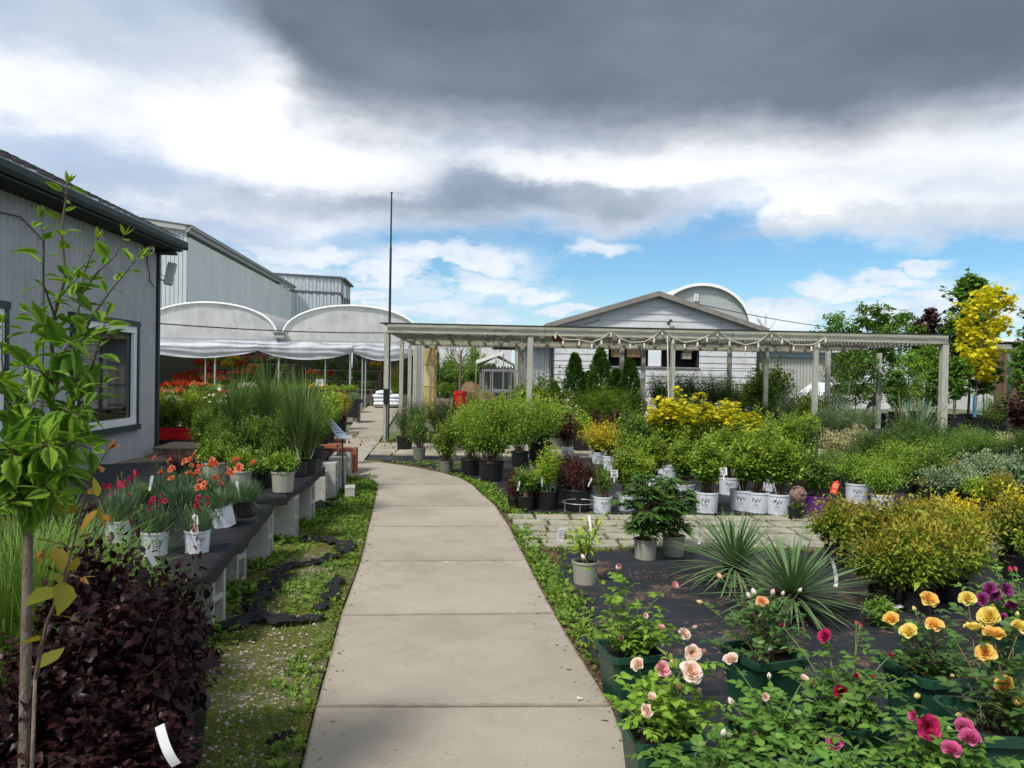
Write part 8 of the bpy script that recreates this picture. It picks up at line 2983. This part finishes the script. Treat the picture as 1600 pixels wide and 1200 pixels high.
for i in range(4200):
 y = 2.0 + 9.8 * rn.random()
 xl = path_left(y)
 x = xl - abs(rn.normal(0, .35)) - .01 if rn.random() < .6 else xl - rn.uniform(0, 1.7)
 dens = noise.noise(Vector((x * 1.5, y * 1.5, 1.0))) + .25 + (.25 if xl - x < .3 else 0) + (.35 if y > 7.5 else 0)
 if rn.random() < dens:
  P_.append((x, y, .008, rn.uniform(.35, 1.15)))
for i in range(700):
 p = G(rn.uniform(520, 592), rn.uniform(744, 800), 0)
 if p.x < path_left(p.y) - .02:
  P_.append((p.x, p.y, .008, rn.uniform(.5, 1.4)))
for x_, y_, k in ((318, 985, 40), (357, 915, 50), (404, 880, 60), (446, 845, 60), (474, 815, 60), (497, 790, 40), (360, 935, 60), (500, 800, 60)):
 c = G(x_, y_)
 for i in range(k):
  P_.append((c.x + rn.normal(0, .13), c.y + rn.normal(0, .12) - .08, .01, rn.uniform(.6, 1.8)))
for i in range(7000):
 y = 2.0 + 7 * rn.random() ** 1.4
 x = path_left(y) - rn.uniform(.02, 1.7)
 if noise.noise(Vector((x * 1.1, y * 1.1, 9.0))) > -.12:
  P_.append((x, y, .006, rn.uniform(.14, .34)))
scatter_weeds('verge_weeds', P_, 2, .034, label='creeping green weeds over the mossy gravel left of the path')
lv = Leaves()
P_ = []
for i in range(800):
 y = 2 + 9.5 * rn.random()
 x = path_left(y) - abs(rn.normal(0, .25)) - .02
 if noise.noise(Vector((x * 2, y * 2, 4))) > -.05:
  P_.append((x, y, .005))
for i in range(260):
 y = 2.2 + 9 * rn.random()
 P_.append((path_right(y) + abs(rn.normal(0, .12)) + .02, y, .005))
P_ = np.array(P_)
P5 = np.repeat(P_, 5, axis=0) + rn.normal(0, .012, (len(P_) * 5, 3)) * np.array([1, 1, 0])
N_ = len(P5)
ph = rn.uniform(0, 6.283, N_)
ln = np.abs(rn.normal(0, .5, N_))
lv.blades(P5, np.stack([np.cos(ph) * np.sin(ln), np.sin(ph) * np.sin(ln), np.cos(ln)], 1), np.stack([-np.sin(ph), np.cos(ph), 0 * ph], 1), rn.uniform(.02, .08, N_), .003, rn.uniform(.2, 1.2, N_), 3, rn.random(N_) * .4)
tag(put('grass', lv.mesh('grass', LM['grass']), None), 'short grass tufts along both edges of the concrete path', 'grass', None, 'stuff')
lv = Leaves()
P_ = []
for i in range(6000):
 y = 2.2 + 5.0 * rn.random()
 x = path_right(y) + rn.uniform(.1, 3.2)
 if noise.noise(Vector((x * 1.2, y * 2.6, 7))) > .13 or rn.random() < .05:
  P_.append((x, y, .018))
for i in range(900):
 y = 2.2 + 5 * rn.random()
 P_.append((path_right(y) + abs(rn.normal(0, .10)) + .02, y, .008))
for i in range(260):
 y = 2.2 + 8 * rn.random()
 u = rn.choice([0, 1]) 
 P_.append((path_right(y) - abs(rn.normal(0, .08)) if u else path_left(y) + abs(rn.normal(0, .06)), y, PATH_Z + .003))
P_ = np.array(P_)
N_ = len(P_)
d = rn.normal(0, 1, (N_, 3)) * np.array([1, 1, .12])
lv.add(P_, d, np.tile([0, 0, 1.0], (N_, 1)) + rn.normal(0, .2, (N_, 3)), rn.uniform(.012, .045, N_), rn.uniform(.004, .014, N_), 'dia', .1, .3, rn.random(N_) * .2)
tag(put('dry_litter', lv.mesh('dry_litter', LM['dry']), None), 'dry brown leaf litter scattered over the black fabric', 'litter', None, 'stuff')
mb = MB()
for i in range(2600):
 y = 2.0 + 4.5 * rn.random() ** 1.3
 x = path_left(y) - rn.uniform(.05, 1.7)
 s = rn.uniform(.004, .012)
 c = Vector((x, y, .004))
 V = [c + Vector((s * math.cos(q) * rn.uniform(.8, 1.2), s * math.sin(q) * rn.uniform(.7, 1.1), 0)) for q in (0, 1.05, 2.1, 3.14, 4.2, 5.2)]
 V.append(c + Vector((0, 0, s * .75)))
 mb.add(V, [(j, (j + 1) % 6, 6) for j in range(6)])
tag(mb.build('gravel', pm('pebbles', (.22, .20, .17), .85, c2=(.50, .47, .43), scale=30)), 'loose pale pebbles in the mossy gravel', 'gravel', None, 'stuff')
def scrap(pts, w, label, seed):
 P = [G(x, y, 0) for x, y in pts]
 n = len(P) - 1
 def fn(u, v):
  t = u * n
  i = min(n - 1, int(t))
  p = P[i].lerp(P[i + 1], t - i)
  q = P[min(n, i + 1)] - P[i]
  sd_ = Vector((-q.y, q.x, 0)).normalized()
  ww = w * (.55 + .9 * abs(wob((u * 4, seed, 0)))) * min(1, .3 + 4 * u, .3 + 4 * (1 - u))
  p = p + sd_ * (v - .5) * ww + sd_ * .06 * wob((u * 7, v, seed))
  return (p.x, p.y, .024 + .035 * abs(wob((u * 9, v * 3, seed))) + .02 * abs(wob((u * 22, v * 6, seed))))
 tag(MB().grid(fn, 60, 14).build('fabric_scrap', M['tablecloth'], smooth=True), label, 'fabric scrap', 'torn black fabric scraps beside the path')
scrap([(285, 1008), (330, 990), (400, 970), (460, 978), (505, 968)], .20, 'long torn black fabric strip lying across the mossy gravel', 1)
scrap([(392, 965), (400, 940), (420, 918), (445, 905)], .22, 'crumpled black fabric scrap left of the path, above the long strip', 2)
scrap([(420, 905), (455, 888), (500, 882), (540, 868)], .13, 'thin curled black fabric strip reaching the path edge', 3)
scrap([(500, 960), (520, 930), (528, 905)], .13, 'short black fabric scrap touching the path edge', 4)
scrap([(470, 850), (500, 845), (540, 855), (538, 870)], .26, 'black fabric sheet between the concrete blocks and the path', 5)
scrap([(490, 800), (515, 785), (540, 800)], .30, 'black fabric sheet at the foot of the far concrete blocks', 6)
scrap([(300, 1060), (320, 1045), (345, 1030)], .10, 'small twisted black fabric scrap near the purple shrub', 7)
scrap([(415, 1172), (440, 1165), (455, 1155)], .05, 'tiny black fabric scrap poking from the gravel near the bottom', 8)
P_ = [(path_right(y) + .055 + .02 * wob((y * 2, 0)), y, .02 + .012 * abs(wob((y * 5, 2)))) for y in np.linspace(2.2, 4.6, 30)]
tag(MB().tube(P_, .022, 6).build('bed_edging', M['black_plastic'], smooth=True), 'black plastic edging strip along the right path edge', 'edging')
for i, (px, py, s) in enumerate(((698, 880, .022), (664, 885, .012), (905, 1093, .02), (1033, 1090, .0))):
 if s:
  p = G(px, py, PATH_Z + .004)
  lv = Leaves()
  for k in range(3):
   a = k * 2.1 + i
   lv.add([(0, 0, 0.002)], [(math.cos(a), math.sin(a), .15)], [(0, 0, 1)], s, s * .8, 'oval', -.2, .3, [0])
  tag(put('fallen_petal', lv.mesh('fallen_petal', PM['white']), None, p), ('larger pale petal fallen on the concrete path', 'smaller pale petal fallen on the concrete path', 'pale petal fallen by the pink roses')[i], 'petal')
